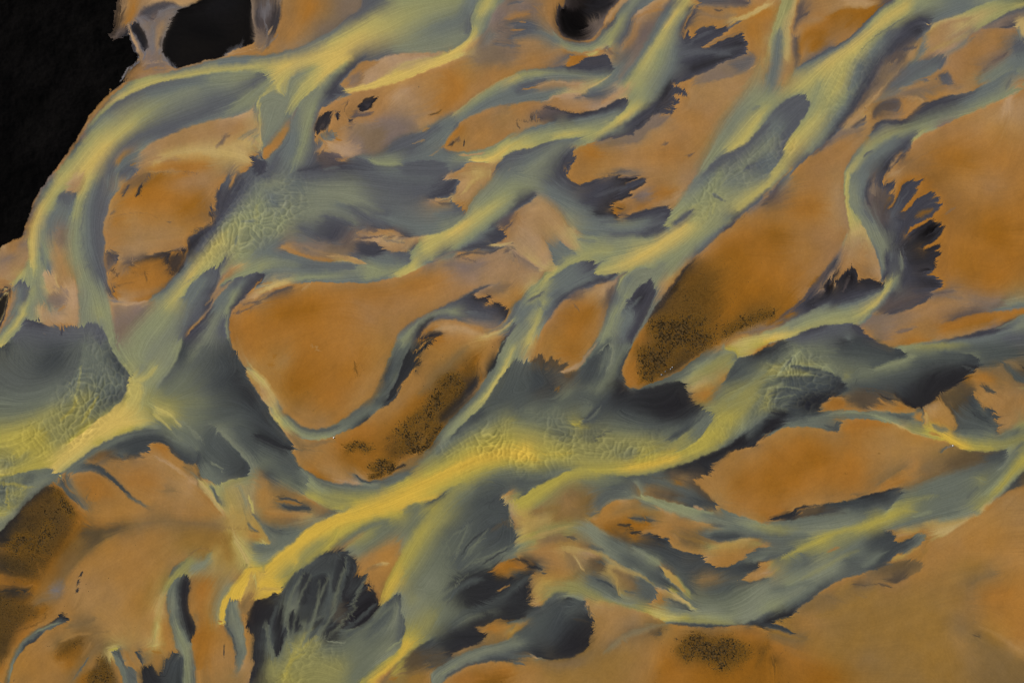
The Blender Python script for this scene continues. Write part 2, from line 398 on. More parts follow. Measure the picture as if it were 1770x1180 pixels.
EXPO=0.37
DATA="""
@ 0 0 450 300
Ko:350,1180 440,1070 500,985 545,905 610,790 690,690 760,625 850,555
oy~1:375,1180/oy 460,1070 520,985/ob 560,925/ts 630,815/ts 715,705/ts 780,640/tg 870,565/og
K:0,0 0,1180
K:250,100 250,900
K:450,300 560,600
K:650,80 700,500
sK~12:810,0 815,100 790,200 770,265 810,250 870,230
t~4:860,0 850,60 835,90
O~3:912,30 900,110 865,180 845,215
T~1:878,185 912,262 942,335 962,400
TK~1:870,195 905,275 935,345 950,410/TK
nK~1c:932,150 960,190 1000,270 1006,325 985,340 945,270 890,185
sS~3c:940,112 1000,62 1100,25 1180,30 1215,48 1180,62 1100,80 1055,105 1050,150 1000,140
T~3:955,85 1060,25 1150,8 1230,35 1300,20 1350,0
n~4:1060,120 1120,90 1190,75
n~6:1050,250 1045,330
n~4:960,130 1010,210 1030,300
Ks~1:1380,0/Kt 1300,38 1215,68/Kn 1190,100 1150,180 1110,280/Kn 1100,340 1120,372/Kn 1145,420 1172,458/Kt 1230,460 1280,445/Kt 1400,410 1500,388/Kt 1545,362/KT 1600,335 1660,318/Ko 1735,280/Ko 1730,200/Ks 1715,120 1700,0/Ks
K:1300,200 1500,250
k:1400,60 1550,40
nt:750,630 850,560
n:825,545 890,450
n:855,520 900,430
n:880,500 925,415
n:1120,380 1150,440
n:1140,400 1165,440
n:1640,300 1652,262
n:1600,335 1640,305
n~1:1570,345 1660,310
K:800,480 850,420
o~2:900,520 950,470 1000,440 1060,400
o~2:1000,500 1080,460 1130,450
t~3:1000,400 1050,340
og~2:850,560/ob 930,540/ty 1050,510/ty 1180,482/tb 1300,452/tb 1400,422 1510,396/tb 1600,385/ob 1770,375/ob
W~3:600,860/g 690,758/y 780,680/c 870,632/Y 980,583/Y 1100,545/Y 1300,505 1500,480/Y 1770,455/Y
yd~2:590,900/gb 690,785/yb 770,710/yd 860,655/Yd 970,600 1080,562/Yd 1250,532 1450,502/yb 1600,490/yg 1700,492/gg
b~4:560,960 480,1080
b:1500,430 1700,420
Y~6:560,1180 640,1090/W 720,1000/W 800,925/Y 870,870/Y 960,790/y 1150,670/g 1350,590/g
y~6:420,1170 520,1040 640,900/y 760,790/g
d~5:730,1180 760,1110 830,1010 930,930 1080,870 1250,820/d 1420,755/d 1600,690/b
b~5:1000,640 1300,580/b 1550,560/g
g~6:1770,590 1650,700/h 1550,760/g
bt~2:955,1030/gt 1010,985/bt 1120,930/dt 1200,895/dt 1320,850/bt 1450,815/bt 1600,790/bT 1720,740/gT
s~3:800,1110 830,1060/o 900,1010/s
b:790,1160 850,1080 930,1040
d:820,1180 900,1140 930,1180
O~2:880,1125 920,1110
c~4:1030,1110 1150,1060/c 1300,1030/c 1450,1030/c 1600,1060/c 1700,1100
t~4:1100,1000 1400,920/t 1650,850/o
s~3:1480,1000 1540,930
o~2:1550,930 1620,880
o~3:950,1130 1050,1090 1200,1080/t
O~5:1000,1160 1250,1120 1400,1120/O
dc~1:1770,1060/do 1740,1100/do 1690,1150 1640,1180/do
s:1560,1170 1600,1110
g~2:1690,960 1750,890
b:1640,960 1720,900
@ 440 0 450 300
ts~2:185,0/ts 175,120/ok 150,200/ok 110,290/os 60,345/os
S:80,20 75,150
n~2:100,30 90,120
k:20,60 10,130 30,200
s:60,250 10,230
k:100,280
o:40,340 100,230
o~6:400,20/O 340,150/o 230,280/o
s~8:640,60/s 560,130 450,220/s 300,300/t
ds~2:740,0/ds 720,60/ds 640,110/ds 540,200/bs 430,260/bs 330,310/bt 200,350/bt 60,378/bo 0,385/bo
d~4:900,10/d 780,60/d 690,120
d~3:560,205 450,270/b
W~10:1400,10/h 1200,40/h 1050,90/y 900,170/Y 700,260/W 560,340/W 420,390/W 280,440/W 200,490/W 140,535/W
y~5:850,120 700,200/Y 500,300/Y
Y~3:0,460/y 100,455 230,430/W
h~8:1000,20/h 1200,10/h 1350,0/h
b~8:1430,40/b 1400,120/b 1250,170/b 1100,250/g
b~4:1440,240 1320,280/g 1150,320/g 950,340/g
Yb~2:1525,0/hb 1485,75/hb 1466,140/gd 1476,200/yd 1455,255/Yb 1395,312/Wg 1330,347/Wg
W~4:1600,0/Y 1540,80/Y 1510,150/h 1500,220/Y 1450,295/W 1350,360/W 1200,415/W 1060,468/W 930,522/W 800,575/W 700,598/W 630,615/W
ss~4:1700,0/sb 1640,60/sg 1600,150/sb 1560,230/sb 1520,285/st 1450,365/Wt
g~3:1640,20/y 1590,110/g 1550,200/g
g~6:1600,230/b 1540,330/s
s~5:1700,80 1640,180/s 1740,230/s
d:1620,290/s 1700,280 1770,310
o:1720,130 1770,120
o:1730,205 1770,203
WT~2:1330,350/Yt 1200,390 1080,412/cT 1000,440/YT 900,510/WT 800,552/WT 700,582/WT 620,603/WT
oW~2:1450,372/tY 1300,432/oW 1150,492/oW 1000,552/oW 850,594/oW 720,622/oW 640,632/oW
Tg~2:1320,350/tg 1200,360/tg 1050,360/tg 900,380/Td 850,405/Td 800,420/od 720,432/od 690,470/od 650,500/od 622,540/od 580,580/od 615,603/td
s~4:700,490 640,560/s
T~6:900,440 780,520/t
T~6:1080,440 980,470
D~3:740,385/d 680,440/D 610,500/D 545,580/D 495,650/D
d~3:600,620 540,650/D 470,700/d 430,780/d 405,900/d 410,1000/d
Y~3:640,400/W 560,450/W 480,510/W 400,580/Y 320,650/y 260,720/y 235,770/y
b~4:620,430/y 520,520/g 430,650/g 400,750/h 370,850/h 340,960/h
g~2:410,460/y 320,500/g 250,540/g 228,620/g
Y~2:200,540/W 170,600/Y 200,650/y
Yb~1:205,770/yb 250,775/yb 300,700/yg 370,640/Yg 420,595/Yg
gg:205,770/bg 225,680/gg 160,660/gg
hd:0,500/hd 60,508/yd 92,530/hd 60,560/hd 0,605/hd
h~2:120,565/Y 60,610/h 0,650/g
b:0,560
g~4:40,680/h 100,660/g 180,680/g
g~3:120,740 80,880/b 60,950/b
b~3:0,760 20,690
c~2:15,820/c 30,920/c 45,1000/y
bo~2c:60,1085 52,1035 105,980 165,910 205,860 235,812 242,830 212,930 172,990 120,1040
s:110,950 150,900
o~2:0,1000 30,1030
D:0,1075 60,1092 90,1150
d~3:240,830/b 230,950/b 150,1060/d 100,1180/d
b~4:280,900 270,1050
h~4:340,950/h 300,1050/h 270,1150/b
d~4:410,1020 370,1120/d
do:412,945/dt 415,900/do 422,830/do 450,750/do 530,690/do 600,650/do 640,632/do
oKc:415,910 422,850 450,800 510,770 516,800 500,870 460,900
oKc:698,745 720,708 740,675 822,660 806,710 780,745 720,760
okc:555,768 576,770 570,800 555,800
k~1:655,820 690,818
s:700,775 660,790
k:620,720 640,680
o~3:480,720 600,670 690,640
o~2:600,780 640,860
ob~1c:430,955 470,912 540,898 552,940 490,950
T~3:470,970 560,1005 660,1050/T
dT~2:440,1030/sT 455,1000/dT 470,965/bt
S~3:470,1060 540,1080/S
o~2:570,1095 630,1080
tS~1:420,1040/tS 520,1030 600,1075/tS
s~8:820,880/s 1000,830/s 1100,880
t~6:700,900 650,960/t
ot~6:600,860 680,830 820,820
tb~5:640,1075/td 720,1050/sb 850,1020/sd 960,940/sd 1060,908/td 1130,890/tb 1200,850/tb 1280,800/ob 1360,762/ob
O~8:1300,500/O 1400,620/O 1250,780/O
o~8:1050,560/o 900,640/o 850,760/o
T~6:1020,600 950,665
k~2:1200,780 1260,765
k:1118,590
t~6:1500,420/s 1700,400/s
o~5:1650,470 1550,560
co~2:1770,508/co 1650,560/co 1500,655/co 1400,738/co 1355,770/co
h~3:1770,530/c 1650,590/h 1500,690/h 1380,785/g
b~4:1770,610/b 1600,680/b 1450,780/b
Ob~2:1770,700/sb 1600,735/ob 1500,780/ob 1400,830/ob 1388,862/Od 1330,920/Ob 1280,1000/Ob
d:1385,830 1330,900
b~4:1350,830/b 1200,950/b 1050,1030/d 900,1060/g
d~3:1250,850 1080,960/d 900,1040/d
o~8:1600,850/o 1500,950/o
k:1330,1000 1380,950
k:1425,990 1430,950
og~2:1280,1005/ob 1310,1025/od 1450,1030/og 1600,1000/og 1700,940/og 1770,900/og
h~2:1400,1055/h 1500,1050/h 1600,1030/y 1700,960/y 1770,920
Y~2:1770,965/Y 1690,1030/W 1610,1080/W 1470,1090/W
dt~1:1770,1035/dy 1700,1060/dY 1650,1130/dt 1620,1180/dt
tb:1600,1105/tY 1460,1110/tb 1400,1150/td 1320,1180/td
b~3:1380,1080/g 1300,1050/b 1200,1060/b
t:1200,1060 1260,1020
hd~2:690,1062/bd 760,1090/bd 830,1122/hd 900,1133/hd 1000,1122/hd
h~2:780,1090 850,1112/h 980,1112/h
d~3:300,1170/D 600,1130/D 800,1150/d
bd~1:1010,1122/bd 1100,1095/bd 1250,1100/bd 1330,1150/bd
d:1100,1140 1250,1150
@ 880 0 450 300
oKc:320,130 325,60 370,10 440,-10 600,-20 760,-10 715,35 660,110 632,180/oS 600,240/os 550,272/oS 490,283 420,272 360,245 330,200
K~6:370,60 370,150 420,230 490,220
s~6:580,120/s 600,190/s 555,240/S
k~4:520,40 600,60/K 680,30/K
k~2:630,120
o~8:250,60 270,150/o 320,235/t
s~4:0,60 120,60 200,90
d~2:0,30 100,10
o:0,130 60,110 160,85
d~2:0,160 100,150 170,170
o:70,148 100,148
o:0,205 80,205
o:180,50 220,90
b~4:0,260/d 120,225/d 250,230/b 330,290/b
d~2:0,310 80,320
t~3:40,285 200,290
o~6:100,440/o 250,390/o 350,350/t
h~4:360,295/h 440,325/h 560,327/h 620,300/h 690,230/y 740,155/y 800,80/g 860,10/g
ob~2:310,230/tg 370,275/sg 440,290/sb 500,298/sb 560,285/ob 610,250/sb 640,190/od 690,160/od 720,110/ob 760,50/Tb 800,10/Tb
T~3:760,10 690,90 655,170
d~2:650,185 700,170 720,130
bo~2:360,330/to 420,350/go 500,358/ho 560,345/ht 620,335/ct 690,310/gd
c~1:540,378 600,355 650,325/Y 700,290/y
t~2:430,375 530,382
to:600,345 660,330 690,320
b~2:950,0/b 880,50 830,130/d 800,220/d 750,290/d
sT:865,85/dT 900,60/bT 960,20/bT 1000,0/bT
T~4:920,60/T 1000,40/o 1070,10/T
o~6:870,140/o 850,250 800,300/o
o~5:990,120 900,150/t
s~4:780,420/b 860,320/s 920,190/s
S~3:690,310 670,340 720,380
oD~1:380,450/oD 430,420/oD 480,432/oD 520,395/oD 600,380/oD 660,366/tD 690,400/tD 705,465/bD 690,497/gD
o~2:450,400 420,440
d~2:300,440/s 420,380/d 480,400
d~3:400,460 550,470/D 650,450/D
og~2:0,520/oy 80,485/og 200,466/ob 330,455/sd 400,440/sd
h~4:0,555/Y 100,505/y 200,492/y 330,498/g 460,505/g 600,515/b 690,510/g
b~2:750,480 720,530
h~2:490,630/c 560,590/c 640,540/y 700,502/g 740,480/b
b~4:0,610/b 150,550 300,530/b 480,530
d~2:60,580 250,545
t~3:200,590 280,570 380,590/t 480,570
d~2:50,620/d 180,580
o:100,610 180,595
b~3:0,680/b 150,650/b 300,620/b 400,600/g
th~2:500,640/tc 400,640/tc 300,655/og 250,690/ob 120,690/ob 0,722/ob
o~6:60,780 150,730/o 300,700/o 420,690/t 550,690
T~3:500,660 420,650 340,665
b~4:540,610 640,590/b 750,540/b
d~2:600,650 680,620
d:450,660 560,650 640,640
T~3:640,690/o 730,640/T 790,600/T 820,560/c
Y~5:1225,0/Y 1140,100/Y 1060,205/Y 980,320/Y 910,410/Y 840,510/y 780,590/y
W~2:1150,80 1060,200
bs~4:1110,0/ds 1060,60/ds 1000,150/bs 930,290/bs 860,410/bs 780,510/bs 740,580/gT
b~3:1100,60 1020,190/b 940,320/b 850,450/b 770,550
b~5:1250,60/b 1170,150/b 1110,280/g 1060,420/g 980,560/g 920,650/h
h~3:1040,340 1000,480
y~3:900,560/y 830,650/h 810,700/g
b~5:1120,330/b 1110,450/b 1040,580/b 960,690/g
Do~1:1290,10/do 1245,90/Do 1190,190/Do 1180,230/Do
D~3:1230,60 1180,190/D 1170,290/d
D!:1180,230/Do 1190,262/oD 1215,200/oD 1235,250/oD 1255,262/oD 1275,215/oD 1300,190/oD 1330,180/oD 1350,190/oD 1390,170/oD 1402,198/oD 1450,190/oD 1480,188/oD 1495,208/oD 1440,250/oD 1390,280/oD 1345,300/oD 1320,325/oD 1345,335/oD 1400,300/oD 1450,270/oD 1530,230/oD 1568,228/oD 1600,270/oD 1620,300/oD 1635,350/oD 1600,375/sD 1500,412/sD 1440,430/sD 1400,460/sD 1340,490/sD 1250,530/oD 1190,555/oD 1115,570/oD
d~4:1150,320/d 1250,290/D 1420,220/D
D~4:1180,430 1350,370/D 1580,300/k
d~3:1200,380/d 1320,355/d 1500,370/d
k~2:1250,470 1400,420/k 1520,390
D~2:1200,540 1380,460
os~2:1640,355/os 1672,380/os 1680,410/os 1640,470/ts 1560,512/ts 1400,552/ts 1280,575/ts
d~3:1660,400 1600,400/d
s~3:1450,470 1590,450/s 1350,530
o:1630,480 1680,440
o!:1110,575/oD 1150,590/oD 1200,620/oD 1215,655/oD 1150,640/oD 1110,650/oD 1160,690/oD 1150,710/oD 1110,715/oD 1130,745/oD 1112,782/oD 1060,768/oD 1010,780/sD 960,790/sD 940,830/sD 900,870/sD 850,890/sD 856,915/sD 780,922/sD 740,950/sD 690,930/sD 640,950/sD 590,965/sg
D~3:1100,560/k 1050,640/k 980,720/D 860,800/D 720,880/d
o:1060,740 1110,752
s~4:900,900 830,960/s 720,965/s
t~4:1250,600 1240,700/t
ts~3:1100,790 1000,870 940,900 900,960 800,985
t~8:1400,600/t 1500,640/t 1600,600
o~12:1150,850 1250,800/o 1350,850/o
o~12:700,1080 900,1050/o 1150,1050/O
S:1040,990 1070,970
S:1200,1070 1240,1045
k~2:700,1170/S 820,1160/S
oD~1:250,715/oS 330,740/oS 430,772/oD 500,768/oD 600,748/TD 680,715/TD 740,680/TD 800,672/cD 814,690/yD 795,730/yd 740,790/Yg 690,825/yg
D~2:400,800 550,775/D 680,740/D 760,710/D
b~3:720,760 620,790/b 450,820/b
S~3:240,800 180,810 300,760/S
d:200,740 160,820
o:180,770 190,830
k:150,780 155,830
k:50,830 70,870
Y~4:450,1015/h 490,985/h 560,945/y 640,895/Y 720,845/Y 790,795/W 860,735/Y 930,690/h
g~4:640,930/b 760,860/g 880,760/g
h~6:0,1010/Y 60,970/Y 150,930/y 300,890/h 450,870/h 600,830/g 700,790/g
y~2:300,930 420,910/Y 550,890/y 640,865/h
os~3:0,945/oh 50,920/tg 110,880/tb 200,850/tb 300,830/Db
b:150,880 300,830/b
yd~1:0,1035/Yd 130,1010/Yd 200,990/yd 250,970/yd 380,945/yb 480,935/yb
tD~1!:400,1180/Do 425,1130/Do 400,1110/Do 450,1080/Do 440,1060/Do 450,1040/Do 437,1012/do
ho~1:440,1020/ho 480,1000/ho 560,970/ho 600,960/so
b~8:200,1050/b 100,1120/b 350,1000/g
d~4:0,1060/d 80,1060
D~3:420,1020/d 380,1080/D 350,1160/D
g~5:250,1080/g 100,1180/g
D:390,1130 420,1090
o~8:500,1010/O 600,1040
ot~14:1700,420/ht 1650,550/ht 1560,680/gt 1450,820/go 1380,950/go 1320,1080/go 1280,1180/go
c~4:1760,260/c 1750,380 1700,440/t
h~4:1770,650/h 1700,700/h 1600,770/g 1500,900/g 1400,1040/h 1320,1150/h
Y~3:1770,720/y 1700,800/Y 1620,900/Y 1540,985/Y 1480,1030/Y
dg~2:1770,790/dh 1690,890/dy 1610,970/dY 1540,1015/dY 1440,1062/dg 1380,1112/dg 1320,1180/dg
d~3:1700,720 1650,750/b
d~3:1770,840/d 1680,930/d 1560,1030/d 1450,1080/d 1380,1150/d
g~3:1770,960 1650,1080/g 1550,1160/g
b:1770,1080/b 1620,1140/d
c~2:1560,130/c 1640,100/c 1770,30/c
oc~2:1545,125/oc 1640,85/oc 1770,10/oc
cO~2:1480,200/do 1530,160/co 1600,130/co 1700,85/cO 1770,50/cO
d~3:1300,20/d 1420,10/d 1620,20/S
So~3:1290,45/so 1400,55/so 1540,55/so 1640,35/so 1645,0/st
O~5:1350,110 1450,130/o 1280,160/o
k:1410,75 1450,70
k:1490,55
o~10:1650,200/O 1690,300/o
@ 1320 0 450 300
c~2:0,70 90,5
O~8:60,120/o 30,240/o 100,50/O
ty~4:0,560/tg 30,300/ty 80,150/oy 120,0/oy
y~4:120,100/y 70,220/y 40,330/c 20,500/t
y~5:180,20/y 150,100/y
b~4:105,230/b 85,330/b 75,450/b 50,580/b 20,640/g
c~4:200,50/c 165,180/c 155,300/y 165,440/t 120,570/t
to~3:245,0/so 225,100/to 190,220/to 235,180/so 300,140
st~3:190,230/st 200,350/st 215,430/st 200,500/ht
s~3:250,20 235,110/S 205,200/S
S~1:240,130 310,80
S~3:220,260 225,400
o~5:250,250/o 250,400/o
t~4:215,230 250,170 330,140/t 420,110
O~5:330,100/o 450,130/O 300,220/O
r~5:400,290/r 340,330
r~3:650,100/r 560,190
tr~4:450,100 540,60 700,60/tr 760,40
T~4:560,20 700,30/T
do~1:880,0/dS 830,30/dS 760,80/dr 690,150/dr 600,240/do 520,300/do 450,325/ds 360,380/ds 300,415/ds 230,450/bt
d~2:800,60 690,170/b 560,290/b 400,380/b 260,450/b
W~7:960,40/W 870,100/W 780,170/W 650,270/W 560,340/W 440,430/W 350,510/Y 260,590/Y 160,660/y 60,740/h 0,800/h
y~4:940,0/y 800,90/y 700,190/h
y~6:1050,20/h 980,90/y 850,180/y 750,260/y 640,350/Y 560,420/Y 540,520/Y 480,620/Y
h~5:1200,0/g 1100,30/h 1050,60/g
g~4:1400,40/b 1250,90/b 1150,140/b
k~3:900,230/d 980,170/D 1080,130/D 1140,170/D
k~3:1080,200/k 1000,230/D 900,300/D 860,380/D
b~4:870,190/d 800,280/b 720,380/b
gs~2:1770,-10/hY 1600,0/hg 1530,20/yg 1400,70/yb 1280,120/cb 1160,160/cd 1110,220/td 1060,280/td
y~5:1770,10/Y 1600,50/y 1450,110/c 1350,180/c 1200,280/t 1100,370/t
t~4:1250,160 1180,230/t 1080,300/T
dy~2:1770,40/dY 1650,90/dy 1560,140/dy 1480,190/sy 1410,240/os 1360,300/ob 1260,360/ot
D~2:1770,50 1680,80/d 1600,120/S
S~4:1740,110/s 1600,150/s
D~1:1620,190 1700,175/D 1750,150
so~2:1480,200/so 1600,190/so 1720,195/so
o~8:1600,300/o 1450,360/o 1330,420/o 1450,500/o
c~4:1770,130/c 1745,170/c 1765,250/c
d~3:1735,210/b 1760,290/d 1700,330/d
d~3:1770,300/d 1720,370/b 1740,440/b 1700,480/b
o:1770,560/h 1750,560
D~1:960,400/k 930,440/k 900,510/D
S~3:890,360 850,420/S 820,470/S 780,560/S 740,600
t~2:850,450/s 850,490 780,530/s
d~3:800,430/D 750,510/D 700,600/D 640,690/D 560,800/D 490,870/D
sh~3:1100,230/td 1060,300/tS 1000,390/tS 920,480/ts 850,550/ct 780,630/bt 700,710/ct 610,800/ct 550,860/ct
b~4:1100,340/b 1030,400/g 930,500/b 820,600/b 760,680/b
t~3:740,660/T 660,750/T 580,850/T
D~2:720,640 640,740/S 700,600/S
S:650,720 620,770
bT~1c:1110,410/sb 1230,380/td 1242,400/td 1210,460/td 1150,500/ob 1050,540/ob 980,580/tb 900,590/bb 960,500/bb 1030,430/bb
T~3:1180,330/t 1050,420/t
o~4:1250,380 1220,470/o 1180,510/o
o~2:1100,550 1000,590 900,640/o
d~2:1080,540 1120,550
oSc~2:1190,530 1240,490 1270,530 1300,575 1240,575
b~3:1150,600/s 1250,560/s
s~4:950,640 1050,620/s 1100,660/s
t~3:1150,640 1250,620/o 1350,600/t
s~3:1480,480/s 1550,430/s 1650,370/s
S~2:1540,420 1640,370
b~3:1470,560/g 1600,470/g 1700,400/b
oSc~2:830,680 920,675 930,730 900,760 800,750 740,800 760,740
t~3:960,700 940,780/o 1050,700/T
o~2:680,730 720,770/T
S~1:670,820 690,800
d~2:620,860 690,840
td~1:700,930/tb 750,880/td 800,828/td 860,820/td 930,825/oD 980,805/oD 1020,770/oD 1080,730/oD 1150,690/oD 1270,655/td 1400,625/td 1480,585/ob 1560,550/gb 1640,500/gb 1700,480/gb 1735,490/hb
D~3:850,840/D 960,830/D
D~4:1060,770/D 1150,720/D 1300,670/D 1400,640/d
b~5:1600,580/b 1500,630/b 1350,700/b
d~3:1690,530/d 1650,600
h~6:1500,730/h 1350,760/g 1200,800/g 1000,870/h 850,930/y 740,990/y 680,1050/y 620,1120/Y 590,1180/Y
h~3:1700,620/h 1560,700/g 1420,750/h
ho~1:1770,560/ho 1740,600/ot 1700,650/oh 1600,685/oh 1480,735/oh 1350,790/oh 1250,840/os 1180,870/os
oh:1650,660/hT 1700,640
T~4:1655,680/T 1655,770/T
o~20:1500,900/o 1300,1000/O 1150,1050/O 1400,1100/r
O~20:1650,950/o 1600,1120/O
hd~1:1180,872/og 1080,910/oy 1020,960/oy 1005,990/od
h~2:1100,880/y 1050,920/Y 1020,960/Y
D~3:1040,910/d 960,950/d 850,1010/b 740,1080/b
D~4:1000,960/D 920,1030/D 860,1090/D 820,1160/k
g~4:900,920/b 780,1010/b 680,1110/b 640,1170/b
d~2:690,1060 750,1020/d
od!:1005,985/od 960,1040/od 930,1060/Do 900,1070/Do 910,1110/oD 870,1130/oD 840,1180/oD
o:880,1100 920,1070
t:850,1140 890,1110
O:1055,1145
ho~2:700,930/ot 660,990/gt 610,1060/bo 570,1120/bo 545,1180/ho
s~5:660,900/s 560,900/s
t~4:720,880 650,960/t
o~10:480,1100/o 350,1130/o 560,980/o
os~3:650,890/os 520,930/os 470,970/os 400,1020/os 340,1060/od
k~2:480,900/D 430,960/D 380,1020/d
od~1:520,880/sd 440,960/sd 340,1040/od 260,1110/od 190,1180/od
g~4:640,560/b 560,660/h 480,740/h
g~4:660,420/b 620,520/b 570,680/b
b~4:560,720/b 480,830/b 400,930/g 300,1050/g
Y~6:480,600/Y 420,720/y 350,820/Y 260,910/Y 190,1000/W 150,1050/Y 100,1130/Y 60,1180/Y
h~4:380,560/h 340,700/h
hd~1:0,845/gb 90,730/hd 180,665/hd 265,640/hd 290,655/yd 318,700/hd 300,760/hd 240,850/yd 180,940/Yd 145,990/Yd 140,1030/Yd 100,1110/Yb 40,1180/Yb
d~3:250,690/d 150,760/d 50,850/b
d~3:240,800/d 140,920/d
g~3:60,940/g 0,1000/g 130,860/b
b~3:0,1080/b 80,1030/b
d:90,1090 110,1050
@ 0 293 450 300
K:40,60 40,340
k:60,420 120,400
oK:370,0/sK 330,55/sK 290,120/sK 240,200/oK 205,300/sK 180,370/oK 160,440/sK
Ko:0,545/Kt 20,520/KT 80,485/Ko 130,468/Ko 158,450/Kt
s~2:190,430 180,480/t
b~3:340,80/b 270,190/b 225,290/s 195,380/t
Y~5:480,20/Y 400,90/Y 330,180/Y 270,270/W 235,350/W 220,450/W 215,550/W 215,640/W
t~3:560,20/c 520,100/t 440,110/y
y~4:440,130/y 370,210/y 320,290/y
yd~1:380,220/gb 395,180/yd 430,150/yd 470,145/td 510,150/td 515,190/hd 495,250/gb 480,310/hb
d~4:440,180/d 470,230/d
b~3:400,250/b 340,330/b 330,420/b
b~3:460,330/b 420,420/s 390,470/s
y~5:620,40/Y 570,140/Y 530,230/y 510,330/y
h~6:510,380/h 500,500/h 520,650/h
b~6:640,100/b 590,250/b 590,400/b 600,550/b 660,700/d
d~6:690,60/d 650,250/d 640,400/d 660,550/d 690,650/d
d~2:740,20 730,120/b
b~3:800,30/g 790,120/b
td~2:940,10/od 890,60/od 830,110/ot 790,160/ob 750,210/td 730,290/td 705,360/td 705,440/od 718,520/od 705,600/od 720,680/od 730,760/od 760,840/OD 790,880/On
d~2:900,10/b 850,70
D~2:870,70/S 900,60 940,40
D~2:930,180/D 945,130/D 970,90/S
S~2:1010,30 1025,60
S~2:830,160 870,110
r~5:1100,30/r 960,160 1300,20/O
ov~1:1000,10 1200,5
O~8:1000,130/O 1200,80/o 1400,60/t
O~8:850,220/O 1100,210/O 1300,200/O
o~6:780,350/O 900,330/t 1000,370/o
t~10:900,430/t 1100,430/t 1250,420/t
t~6:900,560/T 1050,520/t 1200,500/o
S~2:760,300 800,280
S:1140,360 1160,360
r~6:1250,280/r 1350,200
o~4:740,500 770,480
S~2:740,540/D 790,570
td~1!:710,545/tD 750,565/tD 800,580/tD 805,610/TD 785,640/os 730,690/os
D~2:740,590 740,650/D
k~2:740,700 770,680
k:770,740/k 785,735
k~2:800,700 795,730
O~3:860,640/S 950,610/S 1010,590/k 1080,590/k
S~2:900,690/k 910,710
S~2:930,700/S 940,730
k~2:985,680/D 995,760
S~2:970,720 960,690
S:790,790 830,780 880,770 905,760
k:1030,660 1080,640
T!:900,605 910,650 940,655 
So~1:1010,580/os 1100,560/ok 1200,550/ok 1275,540/ok
kO~1c:1160,560 1240,560 1245,620 1200,700 1165,690 1160,610
S~2:1100,600 1130,580
o~4:1260,580/o 1240,640
r~8:900,740/o 1050,720/O 1100,800/O 950,850/o
O~6:1130,720 1080,790
OS~1:780,800/OD 765,840/OD
on~2:740,870/tn 800,895/Tn 870,905/Tt 950,900/Ot 1010,885/Ot 1050,850/Ob 1100,810/Od 1160,750/Od 1200,700/Od 1250,620/Od 1280,540/Ok 1275,480/oD 1320,440/oD 1400,395/oD 1445,375/oD
T~2:760,905 870,915/T 980,900/T
s~5:800,1000/s 880,1000/s 800,1150/s
s~4:960,940/s 850,1060/s
t~3:1450,350/o 1420,290/o
k~1:1415,280 1450,320/D
k~1:1430,265 1450,300
k~1:1440,290 1475,300
oD~1:1470,290/oD 1475,220/oD 1480,140/oD 1510,100/od 1540,50/od
D~3:1490,130/D 1480,170
d~3:1500,230/D 1500,280/D
o:1490,90 1545,30/o
d~2:1560,30 1540,110
o~1:1560,130/S 1590,60/T 1600,30
o~2:1620,20 1670,10
D~3:1640,60/D 1600,140/D 1560,220/D 1500,310/D 1440,400/D 1350,470/k 1300,530/k
d~3:1740,20/d 1680,110/d 1620,200/d 1560,280/d 1500,360/d 1420,450/d 1340,560/d
g~6:1770,80/b 1700,200/g 1640,260/g 1560,330/g 1500,400/h
h~4:1580,380/y 1650,310/h 1740,320/h
b~2:1640,350 1760,350/b
b~2:1620,440 1600,520/b
Y~5:1560,420/y 1500,470/Y 1430,560/Y 1370,640/Y 1300,720/W 1250,800/Y 1180,880/Y 1120,950/y
b~3:1280,640/b 1200,730/b 1130,810/b 1040,890/g
h~6:1080,960/h 1000,1050/h 900,1150/h
y~6:1150,1000 1080,1100/h
g~4:1200,1020 1100,1170/g
yd~1:1240,870/yb 1290,790/yb 1340,740/yb 1400,690/yd 1450,665/yd 1490,660/yd 1520,600/yd
d~3:1490,690/d 1480,760/d 1440,830/D 1400,880/d
b~3:1400,740 1330,830/b 1290,900/b
b~3:1280,950/b 1250,1050/b
h~6:1640,560/h 1700,580/h 1600,640/h
b~4:1770,560/b 1700,620/g
g~3:1520,640/g 1500,720/g
t~2:1640,640/c 1560,710/t 1500,770/t 1460,850/s
Do~2:1265,1125/Do 1290,1080/Dt 1350,1020/dt 1410,950/Ds 1440,900/Ds 
tD~1:1265,1125/oD 1310,1080/oD 1370,1020/oD 1420,960/sD 1460,890/tb 1530,810/tb 1600,740/gd
D~3:1240,1150/d 1300,1020/d 1370,940/d
D~2:1390,930 1450,850/D
g~4:1450,960/b 1550,830/b 1620,770/d
d~5:1260,1175/D 1330,1120/D 1400,1060/d
h~5:1400,1150/g 1480,1000/g 1540,900/b
hd~1:1500,790/hb 1580,745/hd 1640,730/hd 1700,710/hd 1770,703/hd
c~2:1770,660/h 1680,690/h 1600,725/h
D~4:1770,730/D 1700,790/D 1650,850/D
g~3:1640,760/b 1590,860/h 1550,950/h 1540,1060/h 1560,1170/h
D~2:1630,880/D 1580,940/D 1560,1000/b
d~5:1520,1000/d 1490,1100/d
gb:1545,990/gd 1530,1060/gd 1545,1150/gd
Og~1:1770,750/OD 1720,800/OD 1660,870/sD 1610,920/oD 1575,960/oD 1560,1030/Od 1560,1100/Od 1570,1180/Od
O~8:1700,950 1620,1100/O 1720,1100/O
t~1:1770,840/T 1700,860/t 1640,890
S:1770,895 1700,905 1640,920
S:1600,980 1620,960
hs~3:190,480/Ys 195,600/Yt 180,640/ht 140,700/Yt 90,760/yt
t~4:30,580/t 100,540/o 160,500/s
t~5:20,700/t 100,640/t
